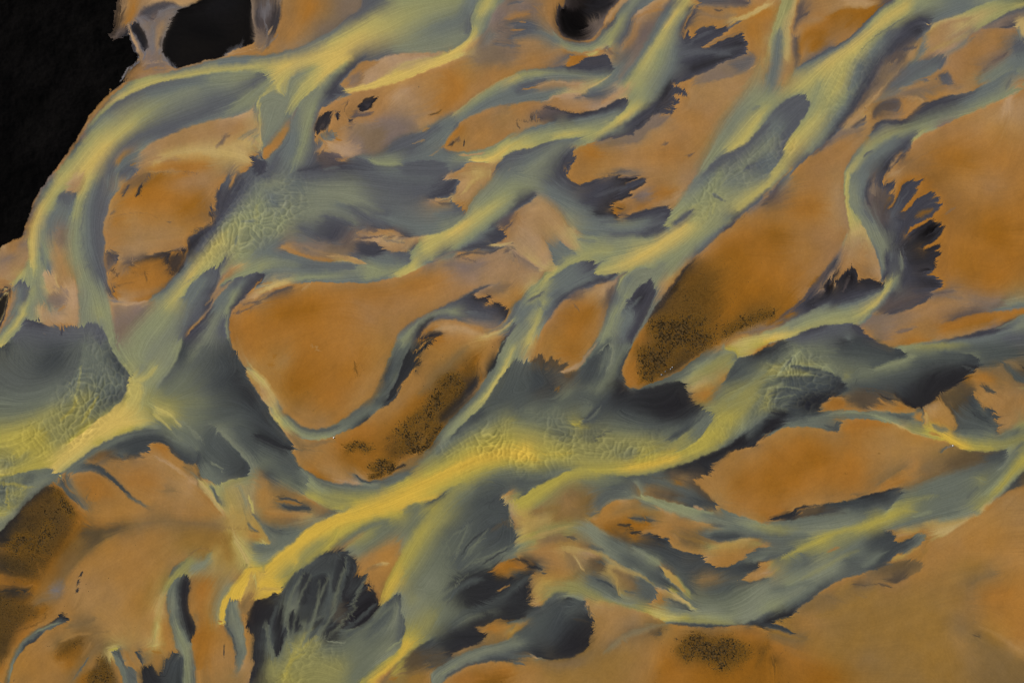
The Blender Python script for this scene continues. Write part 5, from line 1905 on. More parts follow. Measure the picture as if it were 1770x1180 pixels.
D~2:900,1060/D 880,1100/d
b~4:550,1160/b 650,1150/e 800,1120/d
Gd~1:940,1040/bD 910,1080/bd 870,1130/yd 820,1170/yb
q~4:900,1120/q 1000,1120/q 850,1180/Q
y~3:950,1160/Q 1050,1170/q
G~6:1050,1060/G 1150,1040/b 1100,1130/G
b~3:1250,1170/b 1300,1150/b
@ 0 880 450 300
h~5:0,30/Q 40,30/y 80,10/h
g~4:0,110/g 60,60/g 100,10/g
dK~1:0,160/gK 50,100/gK 100,50/gK 150,0/dK
K~4:20,180/k 80,110/k 150,40/k
m~6:150,100/k 250,80/m 330,60/m
k~5:120,160/k 200,220/k 300,180/m
M~6:100,250/M 160,200/M 240,250/m 320,120/m
m~8:400,100/r 350,220/m 420,40/m
r~8:480,120/r 420,250/r 540,80/r
O~3:530,20/O 570,80/O 620,110/O
o~10:650,60/o 800,60/o 1000,30/o
O~10:680,100/O 760,100/o
o~10:1200,40/o 1400,50/o
m~4:0,230/k 60,240/k
O~2:0,260/o 80,280/O 150,300/O
O~1:100,240/O 180,290/O 280,320/O
k~5:40,330/k 150,380/k 240,420/m
O~1:60,330/O 140,330/r
S~2:180,330/S 300,350/k
k~4:100,420/k 30,400/k
O~1:0,445/O 80,460/O 170,480/r
O~1:0,500/O 100,510/O 200,520/r
k~5:60,550/k 180,560/k 40,600/k
r~4:260,480/r 200,600/r 100,660/r
O~1:120,540/r 160,570
m~6:60,640/m 160,660/r 120,720/m 
K~5:20,700/k 40,760/k 20,820/k
k~8:10,900/k 40,860/k 30,960/m
m~4:240,660/r 260,700/m 220,720/m
r~4:330,650/r 190,750/r
s~6:380,380/s 480,260/s 560,200/s
m~8:350,420/r 400,330/r 480,220/m
s~4:560,160/S 680,150/S 800,130/S 900,105/s 1000,92/s 1150,85/s 1350,100/s 1500,115/s
S~4:700,190/S 640,230/S 560,290/s
S~4:640,180/S 560,260/s 480,330/s 440,400/s
os~5:800,170/os 700,230/os 620,290/os 540,360/os 470,440/os 430,520/os 420,600/os
s~4:420,480/s 380,540/s 430,550
s~2:350,610/s 270,620/s 210,660/o
n~3:400,560 350,540
o~5:440,600/o 400,680/o
t~6:480,540/t 560,480/o 520,600/t
k:555,425 540,455
k:530,480 525,520
k~1:520,560 515,575
o~14:700,330/o 850,250/o 1000,200/o 1100,160/o
t~14:700,560/t 850,500/o 1000,400/o 780,660/t
o~14:950,550/o 900,680/o 1000,620/u 1150,350/t
u~14:1250,180/u 1400,160/u 1350,250/u
t~10:600,680/t 700,750/t 800,850/t
s~2:470,780/s 560,775/s 650,740/s
dt~2:1270,330/qt 1200,380/dt 1150,440/dt
kO~1!:60,1180/bo 75,1110/bo 105,1020/do 150,960/do 190,915/ko 240,895/ko 250,880/ko 320,820/do 400,790/do 460,765/Do 460,740/ko 430,730/ko 410,705/ko 390,740/ko 340,770/So 270,800/so 210,830/sO 160,880/sO 110,940/so 70,1020/so 45,1100/so 30,1180/so
d~2:420,740/D 380,765/d 300,800/b 220,845/b 150,920/b 100,1000/b 70,1090/g 55,1160/g
k~1:430,745/k 400,730/k
D~1:240,870/D 300,825/D 180,910/d
o~6:60,940/O 90,870/O 140,820/O 250,770/O
O~4:30,1050/O 10,1130/o
o~10:200,1000/o 150,1100/o 300,960/o
k:95,1160
t~3:500,850/t 400,900/s 360,950/t
m~5:520,890/m 450,950/m 380,1000/r 540,940/r
r~6:480,1050/r 400,1080/o 340,1000/o
s~3:700,910/s 640,950/s 600,1010/s 540,1090/s 490,1150/s
d~1:605,1005/D 570,1060/d 530,1110/d
t~3:620,900/t 560,1000/o
o~5:660,1000/o 620,1080/o
k~4:680,1060/k 720,1090/k 690,1130/k
m~5:640,1120/m 740,1150/m 700,1030/m
r~4:560,1160/r 600,1130/r
k~2:690,1180/K
o~3:760,1040/o 800,1130/o
Q~2:730,960/Q 745,1000/Y 750,1025/Q
Y~1:740,955/Y 800,942/Y
DY~1:810,945/dY 770,960/dY 765,990/bY 800,1070/bt 830,1140/bo 845,1180/bo
d~3:790,980/D 820,1040/d 850,1110/b 
Db~2:800,960/D 850,1050/b
g~2:800,1020/g 830,1100/g 855,1170/g
o~3:850,960/t 870,1040/o 900,1070/o
sD~1:825,980/sd 850,1050/td 870,1085/td 900,1090/td 930,1110/td 945,1180/td
D~4:880,1130/d 920,1160/D
o~3:940,1080/o 960,1160/S
dt~1!:935,950/Dt 925,980/Dt 945,1020/Dt 960,1040/dt
D~2:935,960 950,1020/d
t~3:900,960/t 980,950/t 1060,920/Y
tk~1!:970,1180/tk 970,1060/tk 1000,1060/tk 1030,1055/tk 1050,1090/sk 1070,1120/sk 1100,1110/sk 1120,1040/sD 1160,1000/oD 1190,960/oD 1200,950/od
k~5:1000,1100/k 1020,1150/k
D~8:1150,1100/D 1180,1030/D 1230,980/d
S~3:1060,1160/D 1110,1160
s~4:1060,1000/s 1080,1080/s
r~3:1040,960/r 1100,980/r
c~3:1150,500/q 1110,600/c 1080,700/c 1060,800/Y 1050,900/c
t~4:1050,700/t 1010,860/t
u~6:1000,560/u 1050,480/u
Q~3:1310,350/q 1240,400/q 1180,470/Q 1130,540/Q
g~3:1440,300/q 1380,360/g 1320,390/g
b~3:1420,340/g 1340,400/g
gk~1:1130,600/gb 1150,540/qb 1190,480/qb 1240,445/qd 1280,440/qk 1292,460/tk 1290,530/ok 1280,600/ok 1280,680/ok 1310,730/ok 1327,790/ok 1320,840/Ok 1300,890/Ok
k~5:1260,480/K 1250,600/K 1270,720/K 1290,820/K
b~5:1190,520/b 1180,620/g 1160,700/g
d~4:1220,520/D 1215,620/d 1230,720/d
h~5:1180,760/g 1210,840/h 1260,920/h 1270,1000/h 1270,1080/h 1280,1160/h
b~3:1230,780/d 1260,850/b 1290,920/b
Og~2:1300,890/Og 1310,960/Ob 1325,1050/Od 1330,1180/od
gt~2:1130,600/bt 1140,680/bt 1160,780/bo 1180,860/bt 1200,940/gt 1240,1000/gD 1245,1080/hD 1240,1180/hD
o~4:1110,760/o 1130,860/o 1160,940/o
o~5:1400,480/O 1350,560/O 1330,660/o
O~12:1420,560/O 1380,640/O 1400,850/r 1350,950/O
r~10:1370,980/r 1350,1060/r 1400,900/O
S~3:1310,700/s 1340,740/s
o~10:1420,1000/o 1450,1100/o
l~8:1600,40/l 1580,130/l 1640,80/l
y~2:1500,0/T 1540,60/t 
s~2:1560,60/u 1580,200/u
Q~4:1560,40/l 1580,180/Y 1640,260/Y 1690,360/Y
c~6:1500,250/l 1450,330/l
u~6:1380,330/u 1500,170/u 1560,330/u
d~1:1680,80/d 1700,130/d 1740,145/d
d~2:1720,30/d 1760,80/d
o~5:1700,180/t 1760,190/o
b~4:1720,240/d 1770,260/d
g~3:1720,340/y 1770,330/g
Q~2:1770,400/w 1700,400/w
w~4:1700,410/w 1660,470/w 1600,540/w 1590,590/w
oY~3:1690,390/wq 1620,470/wt 1560,540/wg 1510,620/wg 1490,690/wg 1485,760/wg
w~3:1540,600/w 1510,700/w 1505,760/Y
l~4:1720,480/w 1740,420/w 1740,540/l
wb~1:1490,770/YO 1525,775/YO 
wd~1:1530,770/wb 1530,720/wb 1550,640/wb 1570,610/wb 1590,605/wd 1640,605/wt 1670,540/wl 1710,430/wl
b~3:1550,700/d 1540,800/d
b~4:1590,640/g 1620,760/g 1640,880/g 1630,1000/b 1610,1060/b
do~2:1520,780/do 1540,820/do 1580,900/do 1600,1000/do 1590,1080/to
h~3:1620,820/g 1650,960/g
og~2:1620,640/sg 1650,740/os 1660,860/ob 1680,960/ob 1650,1040/tb 1610,1130/tb
s~4:1660,640/s 1640,700/s
t~4:1680,640/t 1720,600/t 1680,760/o
k:1525,920 1525,1000
o~6:1500,900/o 1480,1050/o
u~8:1560,1120/u 1640,1120/u 1680,1060/t
Kt~1!:1770,615/Kt 1735,625/Kt 1700,680/Kt 1680,750/Ko 1670,800/Ko 1710,830/ko 1730,850/kt 1730,920/ks 1720,1000/ks 1730,1050/kt 1710,1100/kt 1700,1165/kt
K~6:1750,680/K 1740,760/K
k~4:1750,900/D 1750,1040/k 1730,1120/K
@ 440 880 450 300
s~4:60,60/t 200,80/s 300,60/s
o~3:100,20/o 250,40/o 400,40/l
b~3:50,100/b 150,130/b 280,120/b
d~3:120,120/e 220,150/b 300,140/b
o~3!:0,60/l 40,110/l 110,230/o
bl~1!:0,55/bl 40,110/bl 80,180/bl 115,232/bl
bl~1!:115,232/bl 60,230/bY 0,245/bq
b~5:20,280/b 100,280/b 200,230/b 260,180/b
g~4:20,350/y 60,350/g 160,290/g
s~4:440,20/s 500,20/s
d~3:560,10/e 450,50/d
wg~2:650,0/wq 540,40/wg 420,90/wg 330,150/wb 280,210/wb 180,290/wg 90,370/wq 50,430/wq
w~6:900,10/w 700,50/w 560,80/w 440,150/w 350,210/w 250,280/w 150,360/w 90,420/w
Q~5:1000,20/Q 800,80/Q 650,130/Q 550,200/Q 450,280/Q 350,350/Q
q~5:350,340/q 280,400/q 200,460/q 450,220/q
wl~3:0,400/Qw 60,430/wl
w~3:20,520/w 80,480/w 140,520/w 
l~3:50,540/l 180,540/l
Q~3:300,340/w 270,420/Q 200,520/Q
Yk~1:0,620/wK 60,605/wK 100,590/wk 130,568/wk 165,575/wk 190,555/wD 220,500/Qe 280,430/qe 330,395/qe 400,350/qd 470,300/qD 530,290/sD 600,285/sD 635,285/gD 650,315/gk 690,350/ok 697,380/ok 690,440/OK 730,440/ok 755,440/ok 762,460/ok 740,500/oK 775,500/oK 780,520/ok 760,560/oK 800,545/ok 830,580/oK 838,620/oK 850,658/YK
Q~2:560,150/Q 530,220/Q 480,280/Q
G~4:900,80/G 760,130/G 650,190/G 560,260/s
q~4:850,60/q 700,130/q 620,200/q
q~4:800,150/q 700,210/q 640,260/g
o~3:740,160/t 660,220/o 600,260/s
G~6:950,120/G 850,200/G 750,270/G 690,310/g
e~6:1120,60/G 1050,150/G 1010,220/g
o~8:960,250/o 850,290/o 760,350/o 720,400/o
o~5:820,470/o 850,560/o 780,480/o
T~2:830,375/T 920,362/c
s~3:780,400/s 880,370/s
Qo~3:1020,230/qg 980,330/Qo 930,420/Qo 880,520/Qo 850,620/Qo
Q~8:1240,20/q 1150,120/Q 1080,230/Q 1020,340/Q 960,470/w 900,560/w 860,640/w
q~6:1300,50/q 1200,170/q 1100,330/q 1020,450/q
G~10:1330,130/e 1220,300/G 1150,420/G 1080,520/G 1200,560/G
g~8:1100,600/q 1060,680/g 1200,480/g
yd~1:850,658/Yb 890,630/wd 940,585/Qd 970,575/ge 995,578/gD 1000,620/gd 995,680/gd 1015,720/gd 1022,820/qd 1015,860/QD
D~6:400,480/k 350,560/k 420,600/D 330,430/D
e~5:250,480/e 220,580/e 210,680/G 190,780/G
g~2:370,420/e 330,560/g 280,650/g 230,720/g
gk~1:225,760/Gk 240,710/Gk 265,690/Gk 290,730/Gk 310,800/Gk
ek~2:380,480/ek 430,450/ek 480,445/ek 500,480/Gk 500,560/Gk
k~6:440,520/k 380,640/D 420,560/k
e~4:560,400/e 540,500/e 510,620/e 480,720/e
G~4:560,550/G 520,640/G 460,700/G 450,600/G
D~4:600,330/D 660,370/k 670,430/k 580,300/d
K~5:620,500/K 590,600/K 700,620/K 780,580/K 820,620/K
K~4:760,700/K 680,760/K 640,720/K
k~3:720,470/k 640,600/e 740,540/k
e~2:760,450/e 680,560/D 640,620/D
O~1:615,640/o 640,625/O
eK~2:850,660/GK 800,720/GK 740,780/GK 660,805/GK 600,815/GK 575,800/GK
S~4:600,760/D 560,760/S
K~4:540,800/K 480,860/k 560,770/k
K~10:20,680/K 80,650/K 140,620/k 30,800/k
k~6:30,950/K 20,1080/D 50,1020/k
e~6:90,780/e 100,880/e 90,950/G
gK~1:230,780/GD 200,860/GK 175,960/GK 150,1005/GK
K~3:150,980/K 140,900/k 160,800/k 180,700/k
K~2:150,700 130,800/D
kg~1:150,1005/Gk 135,950/Gk 110,850/ee
D~5:260,760/D 250,830/D 220,860/D 
G~4:300,850/G 340,800/G 320,900/q
q~3:240,920/q 310,940/q 330,880/q 240,1030/q
Q~5:240,1060/q 200,1120/Q 150,1150/q 300,1000/q
q~6:100,1040/q 120,1120/q 330,1040/q
G~5:400,760/G 380,830/G 440,740/G
D~4:420,800/e 400,880/e
G~2:460,770/g 430,860/g 400,930/q
g~2:500,890/g 600,905/g
G~8:480,950/G 600,940/G 700,860/G 800,820/G
q~8:450,1050/q 600,1100/q 560,1030/q
G~8:700,1040/G 800,960/G 880,880/G 640,1130/G
b~6:900,760/e 860,830/b 940,680/e 760,860/e
D~3:940,600/e 910,640/D
g~2:960,620/g 960,720/g 920,820/g
d~4:990,740/d 990,820/d 980,880/d
e~3:620,860/e 720,800/e 800,740/e
h~1:900,960/h 960,920/h 1000,890/q
wq~2:1015,860/QG 1000,920/wG 960,970/Qg 880,1030/Qg 800,1090/qG 740,1140/qG 690,1180/QG
w~6:1060,900/w 1020,970/w 940,1050/w 860,1110/w 780,1160/w
Q~4:1090,930/Q 1000,1030/Q 920,1110/Q
Q~8:1080,800/q 1060,850/Q 1100,860/Q
q~8:1180,800/q 1200,730/q 1250,650/G
oK~2:850,1170/os 920,1100/os 980,1040/qS 1060,970/qS 1130,920/qD 1200,880/GD
G~6:1250,780/G 1350,620/G 1400,480/G 1300,400/G
e~6:1420,250/e 1350,330/e 1500,150/e 1450,100/e
D~6:1600,100/e 1680,60/D 1650,200/D 1550,230/e
G~2:1480,100/G 1420,220/G 1350,330/G
G~2:1570,170/G 1480,260/G 1400,380/e
D~4:1720,120/D 1720,200/D
r:1700,80/S 1640,130
eT~1:1730,0/cD 1745,60/TD 1765,110/oD 1768,180/ge
g~3:1770,270/h 1700,310/g 1640,370/e
G~4:1600,390/G 1500,430/e 1400,480/G
b~2:1770,240/b 1690,310/b
DO~1:1770,330/Ob 1700,350/Ob 1640,380/Oe 1600,420/Ok
o~5:1700,400/r 1750,380/o 1650,430/O
O:1755,350/O
kr~1!:1600,425/Ok 1650,460/ok 1700,470/ok 1740,460/ok 1770,470/ok
K~8:1550,470/K 1450,520/k 1650,520/K 1550,560/K
o~1:1660,555/O 1700,530/O
D~5:1750,510/D 1720,560/D
e~4:1770,620/e 1600,690/G 1450,740/G 1350,800/e
K~6:1700,650/K 1760,680/K 1450,600/k 1600,740/k 1480,780/K
K~8:1350,850/K 1450,850/K 1530,850/K
K~4:1400,930/K 1330,960/k
D~5:1250,900/D 1200,940/D
ok~1!:1770,745/ok 1720,750/ok 1680,740/ok 1640,755/ok 1570,790/ok 1510,800/ok 1520,820/oK 1555,835/oK 1572,870/sK 1550,900/sK 1500,920/sK 1440,935/tK 1400,955/tK 1350,970/tK 1340,1000/tk
o~4:1600,810/O 1680,800/o 1750,780/o
s~3:1720,760/S 1650,770/o
e~3:1770,790/b 1680,860/t
s~4:1620,860/s 1600,920/s
bs~2:1770,860/bs 1680,900/bs 1560,925/bs 1480,950/bs 1400,985/bs 1340,1020/bd 1260,1070/bS 1200,1110/gt 1195,1180/bo
h~5:1770,920/b 1650,945/g 1540,975/g 1440,1020/g 1350,1070/g 1270,1120/g 1230,1170/g
b~3:1770,980/d 1600,1000/d 1500,1030/b
od~2:1770,1040/od 1700,1030/oD 1560,1035/od 1450,1060/od 1370,1105/od 1310,1150/od 1270,1180/ob
D~2:1770,1020 1600,1015/D
r~8:1600,1130/r 1500,1130/r 1700,1120/O
O~6:1450,1110/O 1380,1160/O 1750,1080/O
m~6:1680,1150/r 1550,1160/r
S~6:1100,1000/S 1180,1000/S 1040,1070/S
D~4:1250,980/D 1150,980/D 1200,1050/D
s~3:1100,1100/S 1000,1110/s
o~3:920,1150/O 980,1140/r
u~4:1060,1150/u 1160,1130/u
t~2:1170,1050/s 1260,1030/D
@ 880 880 450 300
l~6:60,20/l 130,60/l 250,60/l
eY~1:0,30/De 0,40/De
lD~1:-5,20/lD 10,80/lD 40,140/cD 45,200/cD 30,250/ge 0,290/gD
D~4:10,160/D 10,220/e
u~8:350,30/u 300,80/u 420,40/u
s~6:450,20/s 540,40/s 600,20/d
d~2:560,45/d 610,20/d
ol~2!:630,0/ol 570,60/ol 540,75/ol
T~3:570,65/T 620,40/o
o~5:640,80/o 750,40/o 600,90/o
c~6:60,180/Y 160,140/l 280,120/q 380,100/q 440,100/q
Q~4:50,210/Y 120,170/Q 200,140/q
h~4:30,280/h 80,240/h 160,210/q
b~3:10,300/b 50,280/b
q~5:480,120/g 560,170/g 640,230/g
s~3:250,210/s 330,190/s 440,190/s
d~2:390,185/d 455,195/d
u~6:200,260/o 350,220/u 500,230/u
os~3:540,80/sg 600,120/og 660,160/sg 720,190/se 800,240/eb
r~4:650,120/r 720,160/S 800,200/S
b~6:640,200/b 720,260/b 800,300/b
g~4:560,190/g 640,260/g
e~8:780,320/e 850,340/e 900,400/e 1000,440/e
b~4:680,330/b 760,370/b 830,400/e
ud~3:380,180/qu 480,230/su 560,270/ss 640,310/bl
g~2:640,310/g 720,350/g 800,400/g 880,440/g 980,510/h
d~3:540,250/d 620,270/b
l~2:350,255/l 450,270/l 540,285/T 620,310/t
o~8:150,300/o 280,300/o 350,330/o
s~3:380,290/s 430,340/s 440,400/s
c~2:440,310/l 470,350/l 495,400/t
s~4:540,340/s 620,360/S 580,420/s
S~2:600,350 640,370/S
u~4:640,400/l 700,430/l 740,500/l 750,580/q
l~3:680,370/l 760,400/l 850,440/l
d~2:700,410/s 780,440/s 880,480/d 960,510/d
s~4:760,460/s 850,520/s 800,500/s
D~4:900,560/d 960,550/d 930,600/e
do~1:970,510/gd 1000,540/od 1000,590/od 965,630/od
d~3:780,550/d 850,570/d
d~2:550,450/d 640,490/d 720,550/d 745,590/b
d~2:600,470/D 700,520/D
b~4:540,500/b 620,540/b 700,590/b
k~2:10,345/S 100,350/k 160,370/k 220,405/d
O~3:20,380/O 100,390/O 60,330/O
k~2:120,390/k 180,395/k
d:210,430 240,430
D~4:10,430/e 80,440/D 30,460/e
k:80,425/D 160,415/D
od~1!:160,430/ok 130,465/tK 135,500/tK 145,550/tK 155,600/tK 135,620/tk 140,650/tk 185,660/TD 230,650/tD
K~8:60,520/K 80,600/K 30,600/K
k~5:20,700/k 100,680/k 30,650/K
D~2:0,560/e 60,500/D
c~6:180,560/l 220,500/l 300,490/l
T~5:160,620/T 200,620/l
o~10:220,430/o 330,430/o 400,450/o
q~5:380,510/q 450,520/q 540,570/q 640,610/q
q~4:280,560/q 450,560/q
g~3:640,590/g 740,630/g 850,650/g
ld~3:230,650/td 270,600/qd 320,565/qd 390,560/qd
D~4:340,590/d 260,640/D
qk~1:380,600/gk 440,600/ge 500,620/ge 530,625/tD
dT~1!:530,625/tD 515,660/TD 535,690/td 540,720/Tk 575,750/tk 565,790/tK 580,825/tK 545,870/tK 535,930/uK 500,965/uK 430,1005/uk 340,1020/uk 260,1018/sk 200,1005/bk 150,985/oD
d~5:400,640/D 450,660/e 380,700/e
K~8:500,780/k 420,900/K 480,920/K 350,980/K
e~8:150,760/e 250,720/e 350,650/D 300,800/D
D~8:400,780/D 300,900/D
S~2:440,740/S 540,760/S
D~2:540,660/k 550,730/D
Ko~1:0,760/kb 60,745/kb 120,720/ks
b~3:0,775/b 80,750/b 150,710/e
s~4:10,790/u 80,780/t
u~4:20,830/l 80,800/u
qb~2:0,880/ug 60,830/ue 130,780/se
G~6:20,900/G 100,860/e 200,800/e
h~4:0,930/g 60,910/g 140,890/e
d~4:0,970/d 100,960/D 200,970/k
T~1:150,985/T 200,1012/T
s~4:220,1030/s 350,1050/s 480,1010/s
d~3:20,1000/d 80,1000/d
s~3:0,1020/s 100,1055/d
S~1:40,1040/d 110,1058/d
o~8:50,1100/o 200,1060/o 20,1150/o
u~8:250,1100/u 350,1150/u 450,1080/u 550,1100/u
s~4:500,1000/s 570,960/s 450,1080/s
u~14:700,980/u 650,1100/u 800,950/u 750,850/t
t~10:620,700/t 700,760/t 650,870/t
q~4:600,620/l 700,640/l 820,665/q 920,690/q
o~6:600,660/T 720,690/t 800,700/t
gt~2:640,625/qt 740,645/qt 850,680/qt 940,705/Qt 1000,735/Yt 1050,760/Yu
Y~4:950,700/Y 1050,725/Y 1130,735/Y 1200,735/Q
w~2:1040,750/w 1100,745/Y 1200,745/q
s~4:900,720/t 1000,760/s
n~4:1020,790/s 940,810/s 800,840/s 650,950/s
yd~2:1050,758/yb 1150,765/qb 1250,770/qd 1350,775/qd 1450,780/qd 1600,775/gD
d~2:1100,768/d 1250,780/d 1400,790/D
D~3:1600,790/D 1700,790/k 1760,790/k
do~1:1080,775/bo 1200,785/do 1300,800/do 1400,795/Do 1460,795/Do 1540,780/Do 1620,785/Do 1700,795/ko 1770,825/ko
k~4:1770,750/K 1700,770/D
d~2:1040,790/s 1010,830/S 980,860/d
d~2:1020,850/d 1000,840/d
S~2:1060,820/s 1050,830
g~4:1100,690/g 1250,700/g 1400,690/g 1500,690/G
h~6:1300,735/y 1450,740/h 1600,700/g 1700,640/g
b~5:1060,630/b 1150,650/d 1230,680/d
d~2:1140,660/d 1240,685/D
t~4:1020,570/o 1040,610/o
c~3:1000,540/T 1100,570/l 1170,610/c 1230,650/Y 1270,680/Y
ld~1:990,520/gT 1060,545/bT 1130,575/bY 1200,620/bY 1275,680/bY
Yb~1:1090,540/Q 1140,570/Q
e~6:900,460/e 1000,500/e 1080,540/e 1150,570/d
d~3:1000,420/d 1060,480/D 1150,540/D
l~2:1040,390/T 1090,430/l 1140,480/l 1190,540/q 1220,580/q
el~1!:1030,390/lD 1060,450/lb 1120,500/lb 1180,560/lb
Dl~2:1030,380/sT 1100,420/Dt 1150,460/eq 1190,510/eq 1240,570/eq
g~3:850,270/g 930,310/g 1000,350/h 1050,390/h
D~8:850,230/D 950,270/D 1050,300/D 1150,350/D
e~8:1000,310/e 1150,420/e 1250,420/D 1300,380/D
d~2:830,230/D 900,260/D
S~3:750,130/S 820,120/k 780,160/S
k~2:820,155 890,150/D
S~2:740,110/S 840,105/D
S~3:850,60/d 950,70/d 1000,80/s
d~2:830,55/d 920,70/e
r~3:800,90/r 950,110/r 920,50/r
S~3:820,190/r 940,190/S 1000,180/k
oD~1!:890,165/oS 950,160/oD 1010,170/ok 1040,195/ok 1090,195/oD 1085,220/oD 1110,260/tD 1200,290/tD 1310,310/tD 1320,340/TD 1380,370/oD 1410,395/oD
o~4:900,150/o 1000,130/o 1100,110/o
u~6:800,20/o 950,20/u 1050,40/u
o~6:1150,90/o 1280,100/o
o~3:1080,180/o 1150,220/o 1120,180/t
s~5:1200,200/S 1270,220/S 1150,150/s
h~6:1080,10/h 1200,40/h 1350,70/g 1500,90/g 1650,110/h 1770,130/q
gs~2:1030,0/gt 1120,30/gt 1200,60/gs 1300,85/gt 1400,105/dt 1470,120/dg
d~2:1400,110/d 1460,118/d
b~3:1320,30/b 1450,70/b 1600,120/b
ob~1:1460,0/ob 1530,30/ob 1620,60/og 1700,85/oh 1770,100/oh
O~10:1700,30/O 1600,20/o 1750,60/r
b~3:1350,160/b 1480,140/b 1600,150/b 1750,170/b
D~4:1380,180/D 1450,190/D 1560,180/D
d~2:1640,170/d 1760,200/d
ud~2:1300,170/ds 1350,195/ds 1430,220/dt 1500,215/dl 1600,195/dl 1700,200/du
c~3:1350,260/q 1450,235/l 1600,210/l 1700,215/u
u~4:1700,230/q 1600,260/u
o~8:1450,330/o 1550,310/o 1380,290/t
bo~1!:1770,250/bt 1680,260/do 1660,280/do 1620,300/do 1610,330/bo 1570,350/eo 1500,385/Do 1410,395/Do
b~4:1680,300/d 1750,300/b 1650,350/b 1750,340/g
D~4:1550,400/D 1630,390/k 1680,380/k
ok~1:1770,350/oe 1700,365/ok 1695,390/ok 1650,420/oD 1600,450/oe 1580,480/oe
D~2:1500,430/D 1430,470/D
s~3:1300,480/s 1400,470/s 1480,440/e
t~3:1640,450/t 1740,400/o 1620,480/t
T~2:1600,470/t 1700,440/t 1760,420/T
e~6:1350,540/e 1500,510/e 1450,560/e
ob~2:1580,480/oe 1650,490/oe 1720,470/te 1770,460/tg
G~6:1300,620/G 1450,630/G 1600,560/G 1700,500/g
G~4:1650,600/g 1750,520/g
d~2:1770,610/g 1700,660/g
Dh~2:1770,690/dh 1700,730/dg 1640,760/Dg 1580,775/Dg
o~10:1150,830/o 1250,830/o 1500,830/u
O~10:1100,900/o 1050,1000/O 1100,1050/r 1000,1120/r 1150,1100/O
o~10:980,1030/o 950,1130/o 1000,920/o
r~10:1650,880/r 1500,1100/r 1300,1100/r 1700,1000/r
k:1140,880
m~5:1170,960/m 1220,1000/m 1200,930/m
M~8:1270,950/m 1350,960/M 1450,940/M 1500,990/m
m~8:1300,900/m 1400,1000/m 1580,970/m 1500,920/m 1450,1060/m
M~4:1240,890/M 1300,885/M
m~4:1680,1000/r 1660,1080/r 1760,920/m
O~6:1600,850/O 1700,860/O 1400,840/O
@ 1320 880 450 300
O~4:40,30/O 120,10/O 20,60/O
k~2:60,65/k 130,50/k 210,35/k
k~1:210,30/k 230,5/k
o~2:250,30/O 280,10/o
S~3:330,20/S 400,15/S
D~2:380,30/D 500,10/D
kg~2:0,85/Ob 80,80/ob 180,75/kb 280,50/Sb 400,35/Db 520,15/Db
b~3:120,95/b 250,90/b 450,50/b 600,30/b
y~6:0,115/y 120,140/q 250,150/g 380,150/g
d~3:0,200/d 150,190/d 300,180/b
Q~7:1000,0/q 880,50/Q 780,80/Q 700,110/Q 600,160/q 480,190/q
Q~4:500,170/q 400,200/Q 300,250/q 200,290/q 130,330/q
q~4:50,360/q 20,390/l
b~4:700,50/b 600,90/g 500,120/g 350,130/g
g~3:1150,10/h 1030,50/h
b~3:1300,20/b 1150,50/b 950,110/b
b~2:850,140/b 1000,80/b 1080,60/b
g~4:1450,20/g 1330,50/g 1200,80/g
l~5:1100,100/l 1250,90/l 1350,70/l
oh~2:1490,20/oh 1420,60/ot 1320,120/oc 1250,170/oc 1180,200/ol 1130,220/ol
c~2:1450,40/c 1350,90/c 1250,140/c 1180,165/c
o~3:880,170/o 960,150/l 1040,150/l
o~3:920,200/o 1000,170/o 900,180/T
ld~1!:830,150/gD 860,155/oD 885,185/oD 905,220/oD 960,215/oD 1000,190/oD 1040,165/ob 1080,160/ob 1125,175/ob
D~5:850,190/D 780,200/D 700,240/d
D~3:960,235/D 900,260/D 840,320/D 800,350/D
d~4:1060,190/d 1020,240/d 980,270/d
b~3:800,300/b 740,350/b 680,390/b
b~6:700,190/b 600,260/b 480,330/b
d~6:650,300/b 560,340/e 700,350/d
dS~1:1125,175/ou 1110,200/ou 1115,270/ou 1080,320/ou
ob~1:1100,200/ob 1050,250/ob 990,295/od 930,290/od 890,330/oD 850,355/oD
l~3:900,330/l 960,310/l 1050,270/o
s~3:1080,240/s 1080,300/s
us~1:850,360/sd 900,360/ts 950,350/ts 1000,335/os 1060,350/os 1080,380/os 1070,410/os 1000,450/os 940,485/oS 880,500/oS 810,490/os
S~5:1000,370/s 950,440/S 880,470/S 850,460/s
s~5:900,390/s 780,420/s 700,440/s
od~1:850,375/sD 780,405/sD 700,425/od 600,455/od 500,490/od 400,550/od 330,610/sD 250,660/sD 220,690/tD
D~2:800,380/D 650,420/d 500,480/d 400,540/D 300,620/D 200,690/k 80,740/k
g~8:100,280/b 250,370/b 180,420/b
b~3:200,400/d 300,340/d 250,300/b
d~2:0,340/d 100,310/d 200,270/b
l~2:0,470/l 60,430/l 100,400/q
o~2:420,290/t 510,255/t
b~4:50,550/b 150,530/b 300,500/b
q~4:150,520/h 300,440/g 450,370/g 560,310/g
g~6:350,480/g 500,400/g
h~5:0,700/h 80,650/h 180,590/g 280,520/g
G~3:20,600/g 120,580/g
b~3:150,660/b 250,590/b 350,530/b
o~2:480,500/o 560,470/o
D~2:0,760/k 80,740/K 160,710/K 210,700/K
uk~1!:220,690/tk 190,720/uk 130,740/uk 60,760/uk 70,775/tk 130,790/tk 195,835/uk
D~1:0,785/D 100,805/D 190,838/D
u~3:120,760/u 180,800/u
us~1:0,810/su 80,825/su 180,850/su 300,880/su
s~4:50,850/s 200,890/s 280,880/s
s~3:620,510/S 720,515/s 640,520/s
s~3:780,500/s 840,520/S
s~4:350,590/s 430,580/s 500,620/s
u~6:580,500/u 500,560/u 600,630/u
s~3:640,575 690,600/u
so~3:400,720/uu 550,680/uu 680,620/uu 760,550/uu
o~20:1450,150/o 1300,250/o 1600,150/o
